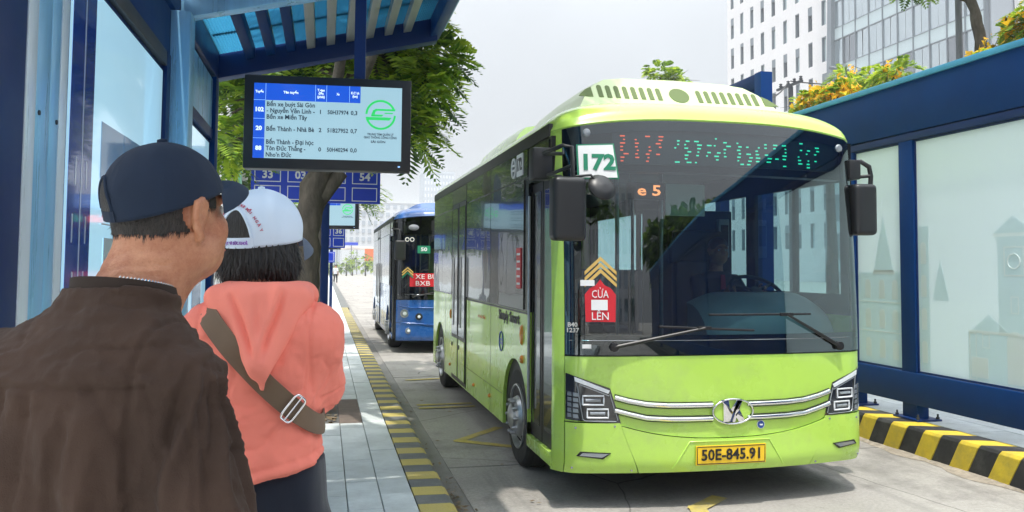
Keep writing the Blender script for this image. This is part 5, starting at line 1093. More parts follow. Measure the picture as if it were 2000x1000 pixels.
# lamp, poles, wires on the right
sl = thing('street_lamp', 'slender street lamp with curved arm in front of the glass building', 'street lamp', (14.1, 19.2, 0))
m = MB(); m.tube([(14.1, 19.2, 0), (14.1, 19.2, 5), (14.1, 19.25, 6.8)], [.09, .07, .05], 10); obj('pole', m, 'pole_grey', sl); m = MB(); m.tube([(14.1, 19.25, 6.78), (14.05, 19.5, 6.98), (14.02, 19.8, 7.12)], [.045, .04, .035], 8); obj('arm', m, 'pole_grey', sl); m = MB(); m.obox((14.0, 20.1, 7.26), (.06, 0, 0), (0, .38, .13), (0, -.012, .04)); obj('lamp_head', m, 'pole_grey', sl, bevel=.02)
lp = thing('lamp_post', 'plain grey post beside the bare trunk at upper right', 'post', (9.0, 10.05, .2)); m = MB(); m.tube([(9.0, 10.05, .2), (9.0, 10.05, 8.5)], [.05, .045], 10); obj('pole', m, 'pole_grey', lp)
up = thing('utility_pole', 'thin dark utility pole with insulators in front of the white building', 'pole', (20, 32.2, 0)); m = MB(); m.tube([(20, 32.2, 0), (20, 32.2, 9.7)], [.14, .11], 10); obj('pole', m, 'steel_dark', up)
m = MB(); m.box(19.95, 20.05, 31.3, 33.3, 9.72, 9.82); obj('cross_arm', m, 'steel_dark', up)
for y in (31.4, 31.9, 32.4, 33.0): m = MB(); m.lathe([(.05, 0), (.09, .06), (.05, .1), (.08, .16), (0, .2)], (20, y, 9.82), (0, 0, 1), 8); obj('insulator', m, 'steel_dark', up)
def wire(name, a, c, sag, label):
    a, c = Vector(a), Vector(c); m = MB(); m.tube([a.lerp(c, k / 16) - Vector((0, 0, sag * 4 * (k / 16) * (1 - k / 16))) for k in range(17)], .028, 5); tag(obj(name, m, 'wire'), label, 'cable')
wire('overhead_wire', (20, 32.2, 9.95), (20, 20, 7.4), .25, 'overhead cable running right from the utility pole towards the flowering tree'); wire('overhead_wire', (20, 32.4, 9.95), (5.6, 10.5, 4.05), .3, 'overhead cable dropping left from the utility pole to the blue gantry')
# left background between shelter and display
lb = thing('column_building', 'pale building corner with a narrow column seen left of the large display', 'building', (-3, 18.5, .15))
bx('wall', -3.6, -1.93, 18.2, 24, .1, 9, 'cream_wall', lb, .02); bx('column', -2.3, -2.0, 17.9, 18.19, .1, 9, 'white_wall', lb, .01); bx('ledge', -3.6, -1.9, 18.0, 18.18, 2.85, 2.95, 'mullion', lb, .01)
for k in range(4): m = MB(); m.box(-1.935, -1.90, 18.75 + k * 1.3, 19.9 + k * 1.3, .9, 3.6); obj('window', m, 'window_dark', lb, smooth=False); m = MB(); m.box(-1.935, -1.90, 18.75 + k * 1.3, 19.9 + k * 1.3, 4.1, 7.5); obj('window', m, 'window_dark', lb, smooth=False)  # large dark side panes added to dull the bus window reflection
bx('downpipe', -1.88, -1.76, 18.0, 18.12, 2.1, 9, 'pipe_green', lb, .01); bx('shutter', -1.925, -1.80, 18.14, 18.7, .1, 4.4, 'pipe_green', lb, .01)
# far end: pale blocks, tower, awning, orange hoarding, trees, pedestrians
def block(label, x0, x1, y0, y1, h, mat, cols, rows, z0=1.0, name='apartment_block', glass='far_wall_dark', fr=.55):
    t = thing(name, label, 'building', ((x0 + x1) / 2, y0, 0), 'far buildings at the end of the street'); bx('wall', x0, x1, y0, y1, 0, h, mat, t, 0)
    cw, rh = (x1 - x0) / cols, (h - z0) / rows
    for i in range(cols):
        for j in range(rows): m = MB(); m.box(x0 + cw * (i + .5 - fr / 2), x0 + cw * (i + .5 + fr / 2), y0 - .15, y0 + .1, z0 + rh * (j + .3), z0 + rh * (j + .8)); obj('window', m, glass, t, smooth=False)
    bx('roof', x0 - .2, x1 + .2, y0 - .2, y1, h + .01, h + h * .025, mat, t, 0)
    return t
tw = block('slim pale tower far away above the blue bus', 47, 62, 400, 420, 47, 'far_wall_dark', 10, 14, 3, 'tower', 'far_wall', .45)
block('low pale block at the end of the street left of the blue bus', 3.0, 10.5, 150, 165, 11.5, 'far_wall', 7, 4, 5.5)
block('taller hazy block behind the street end', -4, 6, 190, 205, 13, 'far_wall_dark', 8, 5, 6); block('wide hazy block beyond the blue bus', 10, 34, 230, 245, 19, 'far_wall', 12, 6, 6)
aw = thing('awning', 'long pale awning strip across the street end', 'awning', (5, 140, 0)); bx('canopy', 1.6, 9.0, 140, 142, 4.25, 4.75, 'awning', aw, .05)
for x in (2, 5.3, 8.7): bx('post', x - .06, x + .06, 140.3, 140.5, 0, 4.25, 'pole_grey', aw, 0)
bs_ = thing('shop_sign', 'thin dark blue sign strip above the far awning', 'sign', (4.3, 141, 0)); bx('board', 3.2, 5.4, 139, 139.3, 4.95, 5.45, 'sign_blue', bs_, 0); bx('post', 4.25, 4.4, 139.31, 139.4, 0, 5.4, 'pole_grey', bs_, 0)
ob = thing('hoarding', 'bright orange hoarding panel at the end of the street', 'hoarding', (7.6, 135, 0)); bx('panel', 6.35, 8.2, 135, 135.15, 2.3, 4.3, 'orange_board', ob, 0)
for x in (6.5, 8.0): bx('post', x, x + .1, 135.16, 135.26, 0, 4.3, 'pole_grey', ob, 0)
rgf = np.random.default_rng(5)
for k in range(9):
    x = -1.5 + k * 1.45 + rgf.uniform(-.4, .4); y = 126 + rgf.uniform(-4, 4); h = rgf.uniform(2.2, 4.2)
    make_tree(['small hazy tree at the far street end, first from the left', 'small hazy tree just right of the distant walkers', 'hazy tree near the middle of the far street end', 'hazy tree under the dark blue sign strip', 'hazy bush right of the dark blue sign strip', 'hazy tree below the awning middle', 'hazy tree left of the orange hoarding', 'hazy bush at the foot of the orange hoarding', 'hazy tree right of the orange hoarding by the blue bus'][k], (x, y, 0), [(x, y, 0), (x, y, h * .5), (x + .1, y, h * .8)], .09, [((x, y, h * .72), (.8, .8, h * .28), 1.0), ((x + .6, y + .3, h * .5), (.6, .6, h * .22), .7), ((x - .5, y, h * .4), (.6, .6, h * .2), .6)], ['leaf_far', 'leaf_light'], 45, .5, 'trees at the end of the street', 'distant_tree', lw=.12, pairs=4, twigs=False)
# haze: the humid air between here and the far end
m, nt, n, l, b = new_mat('haze'); n.remove(b); pv = n.new('ShaderNodeVolumePrincipled'); pv.inputs['Density'].default_value = .0009; pv.inputs['Color'].default_value = (.93, .96, 1, 1); pv.inputs['Anisotropy'].default_value = .2
l.new(pv.outputs[0], n['Material Output'].inputs['Volume'])
m = MB(); m.box(-620, 620, -310, 1520, -1.3, 63); hz = obj('haze', m, 'haze', smooth=False); hz['kind'] = 'stuff'
scene.cycles.volume_bounces = 1; scene.cycles.volume_step_rate = 10
# reflections: the street behind the camera (seen mirrored in the windscreen)
rb = thing('street_building', 'pale building with tall ribs behind the camera, mirrored in the windscreen', 'building', (1, -42, 0)); bx('wall', -5, 7.5, -52, -42, 0, 14.5, 'white_wall', rb, 0)
for i in range(9): bx('rib', -4.8 + i * 1.45, -4.5 + i * 1.45, -41.99, -41.5, .0, 14.2, 'white_wall', rb, 0)
for i in range(8):
    for j in range(4): m = MB(); m.box(-4.3 + i * 1.45, -3.5 + i * 1.45, -41.995, -41.9, 1.2 + j * 3.4, 3.6 + j * 3.4); obj('window', m, 'office_glass', rb, smooth=False)
rb2 = thing('street_building', 'grey building at the left behind the camera, mirrored in the windscreen', 'building', (-20, -30, 0)); bx('wall', -30, -9, -44, -30, 0, 11, 'cream_wall', rb2, 0)
for i in range(7):
    for j in range(3): m = MB(); m.box(-28 + i * 2.7, -26.5 + i * 2.7, -30.01, -29.9, 1.5 + j * 3.3, 3.6 + j * 3.3); obj('window', m, 'office_glass_dark', rb2, smooth=False)
for k, (x, y, h, lab) in enumerate(((8.2, -14, 7, 'dark street tree right behind the camera, nearest the platform'), (13, -18, 8.5, 'dark street tree right behind the camera, second from the platform'), (19, -22, 9.5, 'dark street tree right behind the camera, farthest from the platform'), (-1.8, -9, 6.3, 'broad street tree close behind the shelter, mirrored at the top of the windscreen'))):  # first three: unseen, added to darken the windscreen reflection
    make_tree(lab, (x, y, 0), [(x, y, 0), (x + .1, y, h * .35), (x + .3, y, h * .7), (x + .5, y, h * .85)], .22, [((x, y, h * .55), (2.4, 2.2, h * .16), 3), ((x + 1, y, h * .75), (2.2, 2.0, h * .16), 3), ((x - 1.6, y, h * .68), (1.6, 1.6, h * .14), 2), ((x + 1.5, y, h * .42), (2, 1.6, h * .12), 2)] if k < 3 else [((.6, -9, 5.6), (1.2, 1.2, .5), 2.0), ((-1.5, -9, 5.8), (1.3, 1.2, .6), 2.0), ((1.8, -9, 5.0), (.8, .8, .3), 1.0)], ['leaf_dark', 'leaf_mid'], 110, .7 if k < 3 else .4, 'street trees behind the camera', lw=.12 if k < 3 else .04, pairs=6)
# along the left pavement beyond the shelter: seen mostly as reflections in the bus windows
for k, (x, y, lab) in enumerate(((-2.6, 21, 'street tree on the left pavement beyond the second trunk'), (-2.8, 28, 'fourth street tree along the left pavement'), (-2.6, 36, 'fifth street tree along the left pavement'), (-2.8, 46, 'farthest street tree along the left pavement'))):
    make_tree(lab, (x, y, .15), [(x, y, .15), (x, y, 2), (x + .2, y, 3.6), (x + .3, y, 5)], .17, [((x, y, 4.0), (1.7, 1.9, .9), 3), ((x - .5, y + .5, 5.4), (1.6, 1.6, .8), 3), ((x - .2, y - 1, 2.9), (1.2, 1.2, .5), 1.5)], ['leaf_dark', 'leaf_mid'], 90, .5, 'street trees', lw=.06, pairs=6)
lr = thing('shop_row', 'long low row of shops set back behind the left pavement', 'building', (-9, 30, 0)); bx('wall', -15, -8.5, 11, 60, 0, 9, 'shop_wall', lr, 0)
for i in range(14):
    for j in range(2): m = MB(); m.box(-8.52, -8.4, 12.5 + i * 3.4, 14.6 + i * 3.4, 1.0 + j * 4, 3.6 + j * 4); obj('window', m, 'office_glass_dark', lr, smooth=False)
# ------------------------------------------------------------------ people: signed-distance figures meshed by surface nets
def vnoise(p, seed=0):
    p = np.asarray(p, float); i = np.floor(p).astype(np.int64); f = p - i; f = f * f * (3 - 2 * f)
    def h(a):
        n = (a[:, 0] * 73856093) ^ (a[:, 1] * 19349663) ^ (a[:, 2] * 83492791) ^ (seed * 2654435761 % 2 ** 31); n = (n ^ (n >> 13)) * 1274126177 & 0x7fffffff; n = (n ^ (n >> 16)) & 0xffff
        return n / 65535.0
    r = 0
    for dx in (0, 1):
        for dy in (0, 1):
            for dz in (0, 1): r = r + h(i + np.array([dx, dy, dz])) * (f[:, 0] if dx else 1 - f[:, 0]) * (f[:, 1] if dy else 1 - f[:, 1]) * (f[:, 2] if dz else 1 - f[:, 2])
    return r
def fbm(p, o=3, seed=0):
    return sum(vnoise(p * 2 ** k + 7.3 * k, seed + k) / 2 ** k for k in range(o)) / sum(1 / 2 ** k for k in range(o))
class SDF:
    def __init__(s, lo, hi, h):
        s.lo = np.array(lo, float); s.h = h; s.n = np.ceil((np.array(hi) - s.lo) / h).astype(int) + 1; s.D = np.full(s.n, .3, np.float32)
    def _blk(s, lo, hi):
        a = np.clip(((np.array(lo) - s.lo) / s.h).astype(int) - 1, 0, s.n - 1); b = np.clip(((np.array(hi) - s.lo) / s.h).astype(int) + 2, 1, s.n)
        sl = tuple(slice(x, y) for x, y in zip(a, b)); ax = [s.lo[i] + s.h * np.arange(a[i], b[i]) for i in range(3)]
        return sl, np.stack(np.meshgrid(*ax, indexing='ij'), -1)
    def op(s, lo, hi, fn, k=.01, sub=False, m=.06):
        sl, P = s._blk(np.array(lo) - m, np.array(hi) + m)
        if P.size == 0: return s
        d = fn(P).astype(np.float32); D = s.D[sl]
        if sub: s.D[sl] = np.maximum(D, -d)
        elif k > 0:
            hh = np.clip(.5 + .5 * (D - d) / k, 0, 1); s.D[sl] = D + (d - D) * hh - k * hh * (1 - hh)
        else: s.D[sl] = np.minimum(D, d)
        return s
    def cone(s, a, b, ra, rb, k=.015, sub=False):
        a, b = np.array(a, float), np.array(b, float); r = max(ra, rb)
        def fn(P):
            ab = b - a; t = np.clip(((P - a) @ ab) / (ab @ ab + 1e-12), 0, 1); return np.linalg.norm(P - a - t[..., None] * ab, axis=-1) - (ra + (rb - ra) * t)
        return s.op(np.minimum(a, b) - r, np.maximum(a, b) + r, fn, k, sub)
    def ell(s, c, r, k=.015, sub=False, rot=None):
        c, r = np.array(c, float), np.array(r, float); Rm = np.array(Matrix.Rotation(R(rot[0]), 3, rot[1])) if rot else None
        def fn(P):
            q = P - c
            if Rm is not None: q = q @ Rm
            k0 = np.linalg.norm(q / r, axis=-1); k1 = np.linalg.norm(q / r ** 2, axis=-1) + 1e-9; return k0 * (k0 - 1) / k1
        e = r.max() if rot else r
        return s.op(c - e, c + e, fn, k, sub)
    def loft(s, secs, k=.02, p=2.4, sub=False):
        """stack of (z, cx, cy, a, b) super-ellipse sections"""
        S = np.array(secs, float); S = S[np.argsort(S[:, 0])]
        def fn(P):
            z = P[..., 2]; g = [np.interp(z, S[:, 0], S[:, i]) for i in range(1, 5)]
            q = (np.abs((P[..., 0] - g[0]) / g[2]) ** p + np.abs((P[..., 1] - g[1]) / g[3]) ** p) ** (1 / p)
            d = (q - 1) * np.minimum(g[2], g[3]); return np.maximum(d, np.maximum(S[0, 0] - z, z - S[-1, 0]))
        s.fn_last = fn
        return s.op((S[:, 1] - S[:, 3]).min() * np.array([1, 0, 0]) + np.array([0, (S[:, 2] - S[:, 4]).min(), S[0, 0]]), np.array([(S[:, 1] + S[:, 3]).max(), (S[:, 2] + S[:, 4]).max(), S[-1, 0]]), fn, k, sub)
    def half(s, n, d):
        """cut away where p.n > d"""
        n = np.array(n, float); sl, P = s._blk(s.lo, s.lo + s.h * s.n); s.D[sl] = np.maximum(s.D[sl], (P @ n - d).astype(np.float32)); return s
    def mesh(s):
        D = s.D; inside = D < 0; nx, ny, nz = D.shape; acc = np.zeros((nx - 1, ny - 1, nz - 1, 3), np.float32); cnt = np.zeros((nx - 1, ny - 1, nz - 1), np.float32)
        for ax in range(3):
            o = [i for i in range(3) if i != ax]
            lo = [slice(None)] * 3; hi = [slice(None)] * 3; lo[ax] = slice(0, -1); hi[ax] = slice(1, None)
            a, b = D[tuple(lo)], D[tuple(hi)]; cr_ = (a < 0) != (b < 0); t = np.where(cr_, a / (a - b + (a == b)), 0)
            for u in (0, 1):
                for v in (0, 1):
                    sl = [slice(None)] * 3; sl[o[0]] = slice(u, D.shape[o[0]] - 1 + u); sl[o[1]] = slice(v, D.shape[o[1]] - 1 + v); c = cr_[tuple(sl)]; tt = t[tuple(sl)]
                    cnt += c; acc[..., ax] += np.where(c, tt, 0); acc[..., o[0]] += c * u; acc[..., o[1]] += c * v
        act = cnt > 0; idx = np.full(act.shape, -1, np.int64); idx[act] = np.arange(act.sum()); g = np.argwhere(act)
        V = (g + acc[act] / cnt[act][:, None]) * s.h + s.lo; F = []
        for ax in range(3):
            o = [(ax + 1) % 3, (ax + 2) % 3]; lo = [slice(None)] * 3; hi = [slice(None)] * 3; lo[ax] = slice(0, -1); hi[ax] = slice(1, None)
            a, b = inside[tuple(lo)], inside[tuple(hi)]; e = np.argwhere(a != b); e = e[(e[:, o[0]] > 0) & (e[:, o[1]] > 0) & (e[:, o[0]] < D.shape[o[0]] - 1) & (e[:, o[1]] < D.shape[o[1]] - 1)]
            q = []
            for (u, v) in ((1, 1), (0, 1), (0, 0), (1, 0)): c = e.copy(); c[:, o[0]] -= u; c[:, o[1]] -= v; q.append(idx[c[:, 0], c[:, 1], c[:, 2]])
            q = np.stack(q, 1); fl = ~a[e[:, 0], e[:, 1], e[:, 2]]; q[fl] = q[fl][:, ::-1]; F.append(q)
        return V, np.concatenate(F)
def vnormals(V, F):
    n = np.cross(V[F[:, 2]] - V[F[:, 0]], V[F[:, 3]] - V[F[:, 1]]); N = np.zeros_like(V)
    for k in range(4): np.add.at(N, F[:, k], n)
    return N / (np.linalg.norm(N, axis=1, keepdims=True) + 1e-12)
def relax(V, F, it=2, w=.5):
    for _ in range(it):
        A = np.zeros_like(V); c = np.zeros(len(V))
        for k in range(4):
            for j in (1, 3): np.add.at(A, F[:, k], V[F[:, (k + j) % 4]]); np.add.at(c, F[:, k], 1)
        V = V * (1 - w) + A / np.maximum(c, 1)[:, None] * w
    return V
def seg_dist(P, a, b):
    a, b = np.array(a, float), np.array(b, float); ab = b - a; t = np.clip((P - a) @ ab / (ab @ ab), 0, 1); return np.linalg.norm(P - a - t[:, None] * ab, axis=1), t
def crease(P, a, b, w, h, taper=True):
    d, t = seg_dist(P, a, b); e = np.exp(-(d / w) ** 2); return h * e * (np.sin(np.pi * np.clip(t, .02, .98)) ** .5 if taper else 1)
class Fig:
    """a figure's frame: local x right, y forward, z up from the feet"""
    def __init__(s, label, loc, heading, name='person'):
        s.loc = np.array(loc, float); a = R(heading); s.M = np.array([[math.cos(a), -math.sin(a), 0], [math.sin(a), math.cos(a), 0], [0, 0, 1]])
        s.root = thing(name, label, 'person', tuple(loc))
    def W(s, V): return np.asarray(V, float) @ s.M + s.loc
    def put(s, name, V, F, mat, smooth=True, parent=None): return npobj(name, s.W(V), np.asarray(F), mat, parent or s.root, smooth)
    def mb(s, name, m, mat, parent=None, **k): m.v = [tuple(q) for q in s.W(np.array(m.v))]; return obj(name, m, mat, parent or s.root, **k)
class HeadFrame:
    def __init__(s, c, heading, tilt=0, roll=0):
        s.c = np.array(c, float); s.M = np.array(Matrix.Rotation(R(-heading), 3, 'Z') @ Matrix.Rotation(R(tilt), 3, 'X') @ Matrix.Rotation(R(roll), 3, 'Y'))
    def to(s, q): return s.M @ np.array(q, float) + s.c          # head -> figure
    def arr(s, Q): return np.asarray(Q, float) @ s.M.T + s.c
    def inv(s, P): return (np.asarray(P) - s.c) @ s.M
def head_sdf(S, H, sc=1.0):
    """head, face, ears in the head frame H; blended into S"""
    def E(c, r, k=.012):
        c, r = np.array(c) * sc, np.array(r) * sc
        def fn(P):
            q = H.inv(P.reshape(-1, 3)) - c; k0 = np.linalg.norm(q / r, axis=-1); k1 = np.linalg.norm(q / r ** 2, axis=-1) + 1e-9; return (k0 * (k0 - 1) / k1).reshape(P.shape[:-1])
        w = H.to(c); S.op(w - r.max(), w + r.max(), fn, k)
    E((0, -.012, .028), (.075, .094, .088)); E((0, .028, -.040), (.061, .068, .080), .025); E((0, .050, -.075), (.042, .045, .038), .02)
    for sx in (-1, 1): E((sx * .036, .062, -.028), (.026, .022, .028), .018); E((sx * .05, .01, -.07), (.022, .045, .03), .02); E((sx * .030, .083, .026), (.024, .012, .009), .012)
    S.cone(H.to(np.array((0, .092, .018)) * sc), H.to(np.array((0, .112, -.022)) * sc), .009 * sc, .013 * sc, .010)
    for sx in (-1, 1): S.ell(H.to(np.array((sx * .013, .100, -.027)) * sc), np.array((.009, .011, .008)) * sc, .008)
    S.cone(H.to(np.array((-.017, .0935, -.062)) * sc), H.to(np.array((.017, .0935, -.062)) * sc), .007 * sc, .007 * sc, .006); S.cone(H.to(np.array((-.015, .0925, -.071)) * sc), H.to(np.array((.015, .0925, -.071)) * sc), .008 * sc, .008 * sc, .006)
    for sx in (-1, 1):   # ears: rim, hollow, lobe
        rim = [(.080, -.008, -.036), (.084, -.016, -.020), (.088, -.022, .002), (.088, -.018, .020), (.085, -.004, .027), (.081, .006, .018), (.078, .008, .0)]
        for a, b in zip(rim, rim[1:]): S.cone(H.to(np.array((sx * a[0], a[1], a[2])) * sc), H.to(np.array((sx * b[0], b[1], b[2])) * sc), .0065 * sc, .0062 * sc, .005)
        E((sx * .078, -.006, .0), (.007, .016, .026), .006); S.ell(H.to(np.array((sx * .080, -.004, -.036)) * sc), np.array((.007, .009, .011)) * sc, .006)
def hand_sdf(S, wrist, fwd, down, side, sc=1.0, curl=.5):
    """palm plus five separate fingers; fwd = direction of the fingers, side = towards the thumb"""
    w, f, d, t = [np.array(v, float) for v in (wrist, fwd, down, side)]; f /= np.linalg.norm(f); t = t - f * (t @ f); t /= np.linalg.norm(t); n = np.cross(f, t); n = n if n @ d > 0 else -n
    for u in (-.024, -.008, .008, .024): S.cone(w + t * u * .7, w + f * .078 * sc + t * u, .0135, .0125, .012)
    for i, (u, L) in enumerate(((.030, .072), (.0105, .080), (-.009, .075), (-.028, .060))):
        a = w + f * .080 * sc + t * u; p = a; dr = f.copy()
        for j, q in enumerate((.46, .31, .23)):
            ang = curl * (.55 + .35 * j); dr = dr * math.cos(ang * .8) + n * math.sin(ang * .8); dr /= np.linalg.norm(dr); b = p + dr * L * q * sc; S.cone(p, b, .0092 - .0008 * j, .0088 - .0009 * j, .003); p = b
    a = w + f * .022 * sc + t * .028; b = a + (f * .55 + t * .75) * .036 * sc; c = b + (f * .85 + t * .25 + n * .25) * .032 * sc; e = c + (f * .9 + n * .35) * .022 * sc
    S.cone(a, b, .0125, .0108, .008); S.cone(b, c, .0105, .0095, .003); S.cone(c, e, .0095, .008, .003)
def cap_part(fig, H, mat, mat_bill, rx, ry, rz, cy, cz, slope, z0, bill_len, bill_drop, seam_depth=.010):
    """six-panel cap: dome with panel seams, sweatband edge, bill, button"""
    nt_, nr_ = 120, 26; c = np.array([0, cy, cz]); V = []
    def rim(th):
        # lower edge: intersection of the dome with the tilted plane z = z0 + slope*y
        y = -ry * math.cos(th); return z0 + slope * y
    def pt(th, t, off=0):
        zl = (rim(th) - cz) / rz; a0 = math.asin(max(-.75, min(.9, zl))); a = a0 + (math.pi / 2 - a0) * t
        k = 1 + off; s_ = min([abs(((th - q + math.pi) % (2 * math.pi)) - math.pi) for q in np.arange(6) * math.pi / 3]); k -= seam_depth * math.exp(-(s_ / .022) ** 2) * (1 - t) ** .2; k += .006 * math.exp(-((s_ - .06) / .03) ** 2) * (1 - t) ** .3
        if t < .06: k += .010 * (1 - t / .06)
        e = math.cos(a) if a > 0 else math.cos(a * .75)   # straighter sides low down
        bulge = 1 + .03 * math.sin(math.pi * t) * max(0, -math.cos(th) * -1)
        return c + np.array([rx * e * math.sin(th) * k * bulge, -ry * e * math.cos(th) * k * bulge, rz * math.sin(a) * (1 + off)])
    for j in range(nr_ + 1):
        for i in range(nt_): V.append(pt(2 * math.pi * i / nt_, j / nr_))
    V = np.array(V); V += (fbm(V * 26, 3, 5)[:, None] - .5) * .0035 * (V - c) / (np.linalg.norm(V - c, axis=1, keepdims=True))
    F = [(j * nt_ + i, j * nt_ + (i + 1) % nt_, (j + 1) * nt_ + (i + 1) % nt_, (j + 1) * nt_ + i) for j in range(nr_) for i in range(nt_)]
    N0 = len(V); inn = np.array([pt(2 * math.pi * i / nt_, .0, -.03) for i in range(nt_)]); in2 = np.array([pt(2 * math.pi * i / nt_, .12, -.035) for i in range(nt_)]); V = np.concatenate([V, inn, in2])
    F += [(N0 + i, N0 + (i + 1) % nt_, (i + 1) % nt_, i) for i in range(nt_)] + [(N0 + nt_ + i, N0 + nt_ + (i + 1) % nt_, N0 + (i + 1) % nt_, N0 + i) for i in range(nt_)]
    cap = fig.put('cap', H.arr(V), np.array(F), mat)
    m = MB(); m.v = []; m.lathe([(.009, -.002), (.008, .004), (0, .006)], (0, cy, cz + rz), (0, 0, 1), 12); m.v = [tuple(q) for q in H.arr(np.array(m.v))]; fig.mb('button', m, mat, cap)
    # bill: curved plate springing from the front rim
    nx, ny = 24, 10; Ft, Fb = [], []
    for j in range(ny + 1):
        for i in range(nx + 1):
            u = -1 + 2 * i / nx; th = math.pi + u * -1.0; base = pt(th, .03, .0); t = j / ny; ext = bill_len * (1 - abs(u) ** 3.0) ** .75
            q = base + np.array([0.0 + u * .004 * t, ext * t, -bill_drop * t - .028 * (u * u) * t * .9 + .010 * math.sin(math.pi * t) * (1 - u * u) + slope * ext * t * .5]); Ft.append(H.to(q)); Fb.append(H.to(q - np.array([0, 0, .004])))
    m = MB(); m.slab(Ft, Fb, nx, ny); fig.mb('bill', m, mat_bill, cap, angle=50)
    return cap, pt
def cap_opening(fig, H, pt, cap, th0, wid, hgt, strap_h, mat_rim, mat_strap, mat_hair='hair_black'):
    """arched gap at the back of a cap with the adjusting strap below it; hair shows in the gap"""
    out, arc = [], []
    n_ = 22
    A = [(th0 - wid + 2 * wid * i / n_, strap_h + hgt * math.sin(math.pi * i / n_) ** .62) for i in range(n_ + 1)]
    Vv, Ff = [], []; ny = 6
    for j in range(ny + 1):
        for (th, tt) in A: t = strap_h + (tt - strap_h) * j / ny; Vv.append(H.to(pt(th, max(t, .001), .013)))
    m = MB(); m.grid(Vv, n_, ny); o = fig.mb('cap_opening', m, mat_hair, cap)
    m = MB(); m.tube([H.to(pt(th, t, .014)) for th, t in A], .0032, 6); fig.mb('opening_rim', m, mat_rim, cap, angle=60)
    Ft, Fb = [], []
    for j in (0, 1):
        for i in range(n_ + 1):
            th = th0 - wid * 1.12 + 2.24 * wid * i / n_; t = .004 + (strap_h - .004) * j; Ft.append(H.to(pt(th, t, .020))); Fb.append(H.to(pt(th, t, .004)))
    m = MB(); m.slab(Ft, Fb, n_, 1); fig.mb('cap_strap', m, mat_strap, cap)
def strands(fig, V, F, mask, mat, n, L, grav, rg, w=.0012, lift=.25, name='hair_strands', parent=None):
    """short hair: thin tapered ribbons rooted on the masked faces"""
    f = F[mask]; pick = rg.integers(0, len(f), n); a, b, c, d = [V[f[pick, k]] for k in range(4)]; u, v = rg.random((2, n, 1)); P = (a * (1 - u) + b * u) * (1 - v) + (d * (1 - u) + c * u) * v
    N = np.cross(c - a, d - b); N /= np.linalg.norm(N, axis=1, keepdims=True) + 1e-9; g = np.array(grav) - N * (N @ np.array(grav))[:, None]; g /= np.linalg.norm(g, axis=1, keepdims=True) + 1e-9; g += rg.normal(0, .28, (n, 3)); s_ = np.cross(N, g); s_ /= np.linalg.norm(s_, axis=1, keepdims=True) + 1e-9
    Ls = L * rg.uniform(.6, 1.3, (n, 1)); p1 = P + g * Ls * .5 + N * Ls * lift; p2 = P + g * Ls + N * Ls * lift * .7
    VV = np.stack([P - s_ * w, P + s_ * w, p1 + s_ * w * .8, p1 - s_ * w * .8, p2 + s_ * w * .15, p2 - s_ * w * .15], 1).reshape(-1, 3); o = np.arange(n)[:, None] * 6
    FF = np.concatenate([o + np.array([0, 1, 2, 3]), o + np.array([3, 2, 4, 5])]); ob = fig.put(name, VV, FF, mat, False, parent); ob['kind'] = 'stuff'; return ob
def eyes_mouth(fig, H, sc=1.0):
    for sx in (-1, 1):
        m = MB(); m.lathe([(0, .0115), (.005, .0105), (.009, .007), (.0115, 0), (.009, -.007), (0, -.0115)], H.to(np.array((sx * .031, .0755, .006)) * sc), H.to((0, 1, 0)) - H.c, 14); e = fig.mb('eye', m, 'eye_white', angle=180)
        m = MB(); m.lathe([(0, .0124), (.0045, .0112)], H.to(np.array((sx * .031, .0755, .006)) * sc), H.to((0, 1, 0)) - H.c, 12); fig.mb('iris', m, 'iris', e)
        m = MB(); m.tube([H.to(np.array(q) * sc) for q in ((sx * .014, .094, .024), (sx * .03, .094, .031), (sx * .048, .082, .027))], .0028, 6); fig.mb('eyebrow', m, 'hair_strand')
    m = MB(); m.tube([H.to(np.array(q) * sc) for q in ((-.022, .096, -.067), (-.008, .1015, -.066), (.008, .1015, -.066), (.022, .096, -.067))], .0022, 6); fig.mb('lips', m, 'lip')

# ---------------------------------------------------------------- man in the brown shirt
man = Fig('man in a dark brown collarless shirt and navy cap, seen from behind at lower left', (-.360, 1.47, .15), 27)
HX = .030
H = HeadFrame((.070, .079, 1.582), 14, 6, 0)
S = SDF((-.36, -.30, 0), (.36, .36, 1.74), .0062)
head_sdf(S, H, .99)
S.cone(H.to((0, -.032, -.045)), (.044, .004, 1.40), .060, .072, .03); S.cone(H.to((.0, -.02, -.09)), (.044, .034, 1.42), .052, .06, .03)
S.loft([(.86, 0, -.02, .165, .115), (1.0, 0, -.01, .15, .105), (1.2, 0, -.015, .165, .115), (1.32, 0, -.02, .135, .085), (1.38, .01, -.01, .09, .06), (1.44, .03, .0, .06, .055)], .02)
arm = {}
for sx in (-1, 1):
    k_ = -.028 if sx > 0 else 0; sh_, el, wr_ = np.array((sx * .185 + k_, -.02, 1.330)), np.array((sx * .252, -.045, 1.06)), np.array((sx * .255, .05, .82)); arm[sx] = (sh_, el, wr_)
    S.cone(sh_ - np.array((sx * .02, 0, .05)), el, .042, .040, .02); S.cone(el, wr_, .040, .028, .01); hand_sdf(S, wr_, (-.03 * sx, .25, -1), (-sx, 0, 0), (0, 1, .2), 1.0, .45)
    hp, kn, an = (sx * .085, 0, .86), (sx * .095, .02, .47), (sx * .10, -.01, .08); S.cone(hp, kn, .085, .055, .03); S.cone(kn, an, .052, .038, .02); S.cone(an, (sx * .105, .13, .035), .038, .032, .01)
V, F = S.mesh(); V = relax(V, F, 2, .4); N = vnormals(V, F); q = H.inv(V)
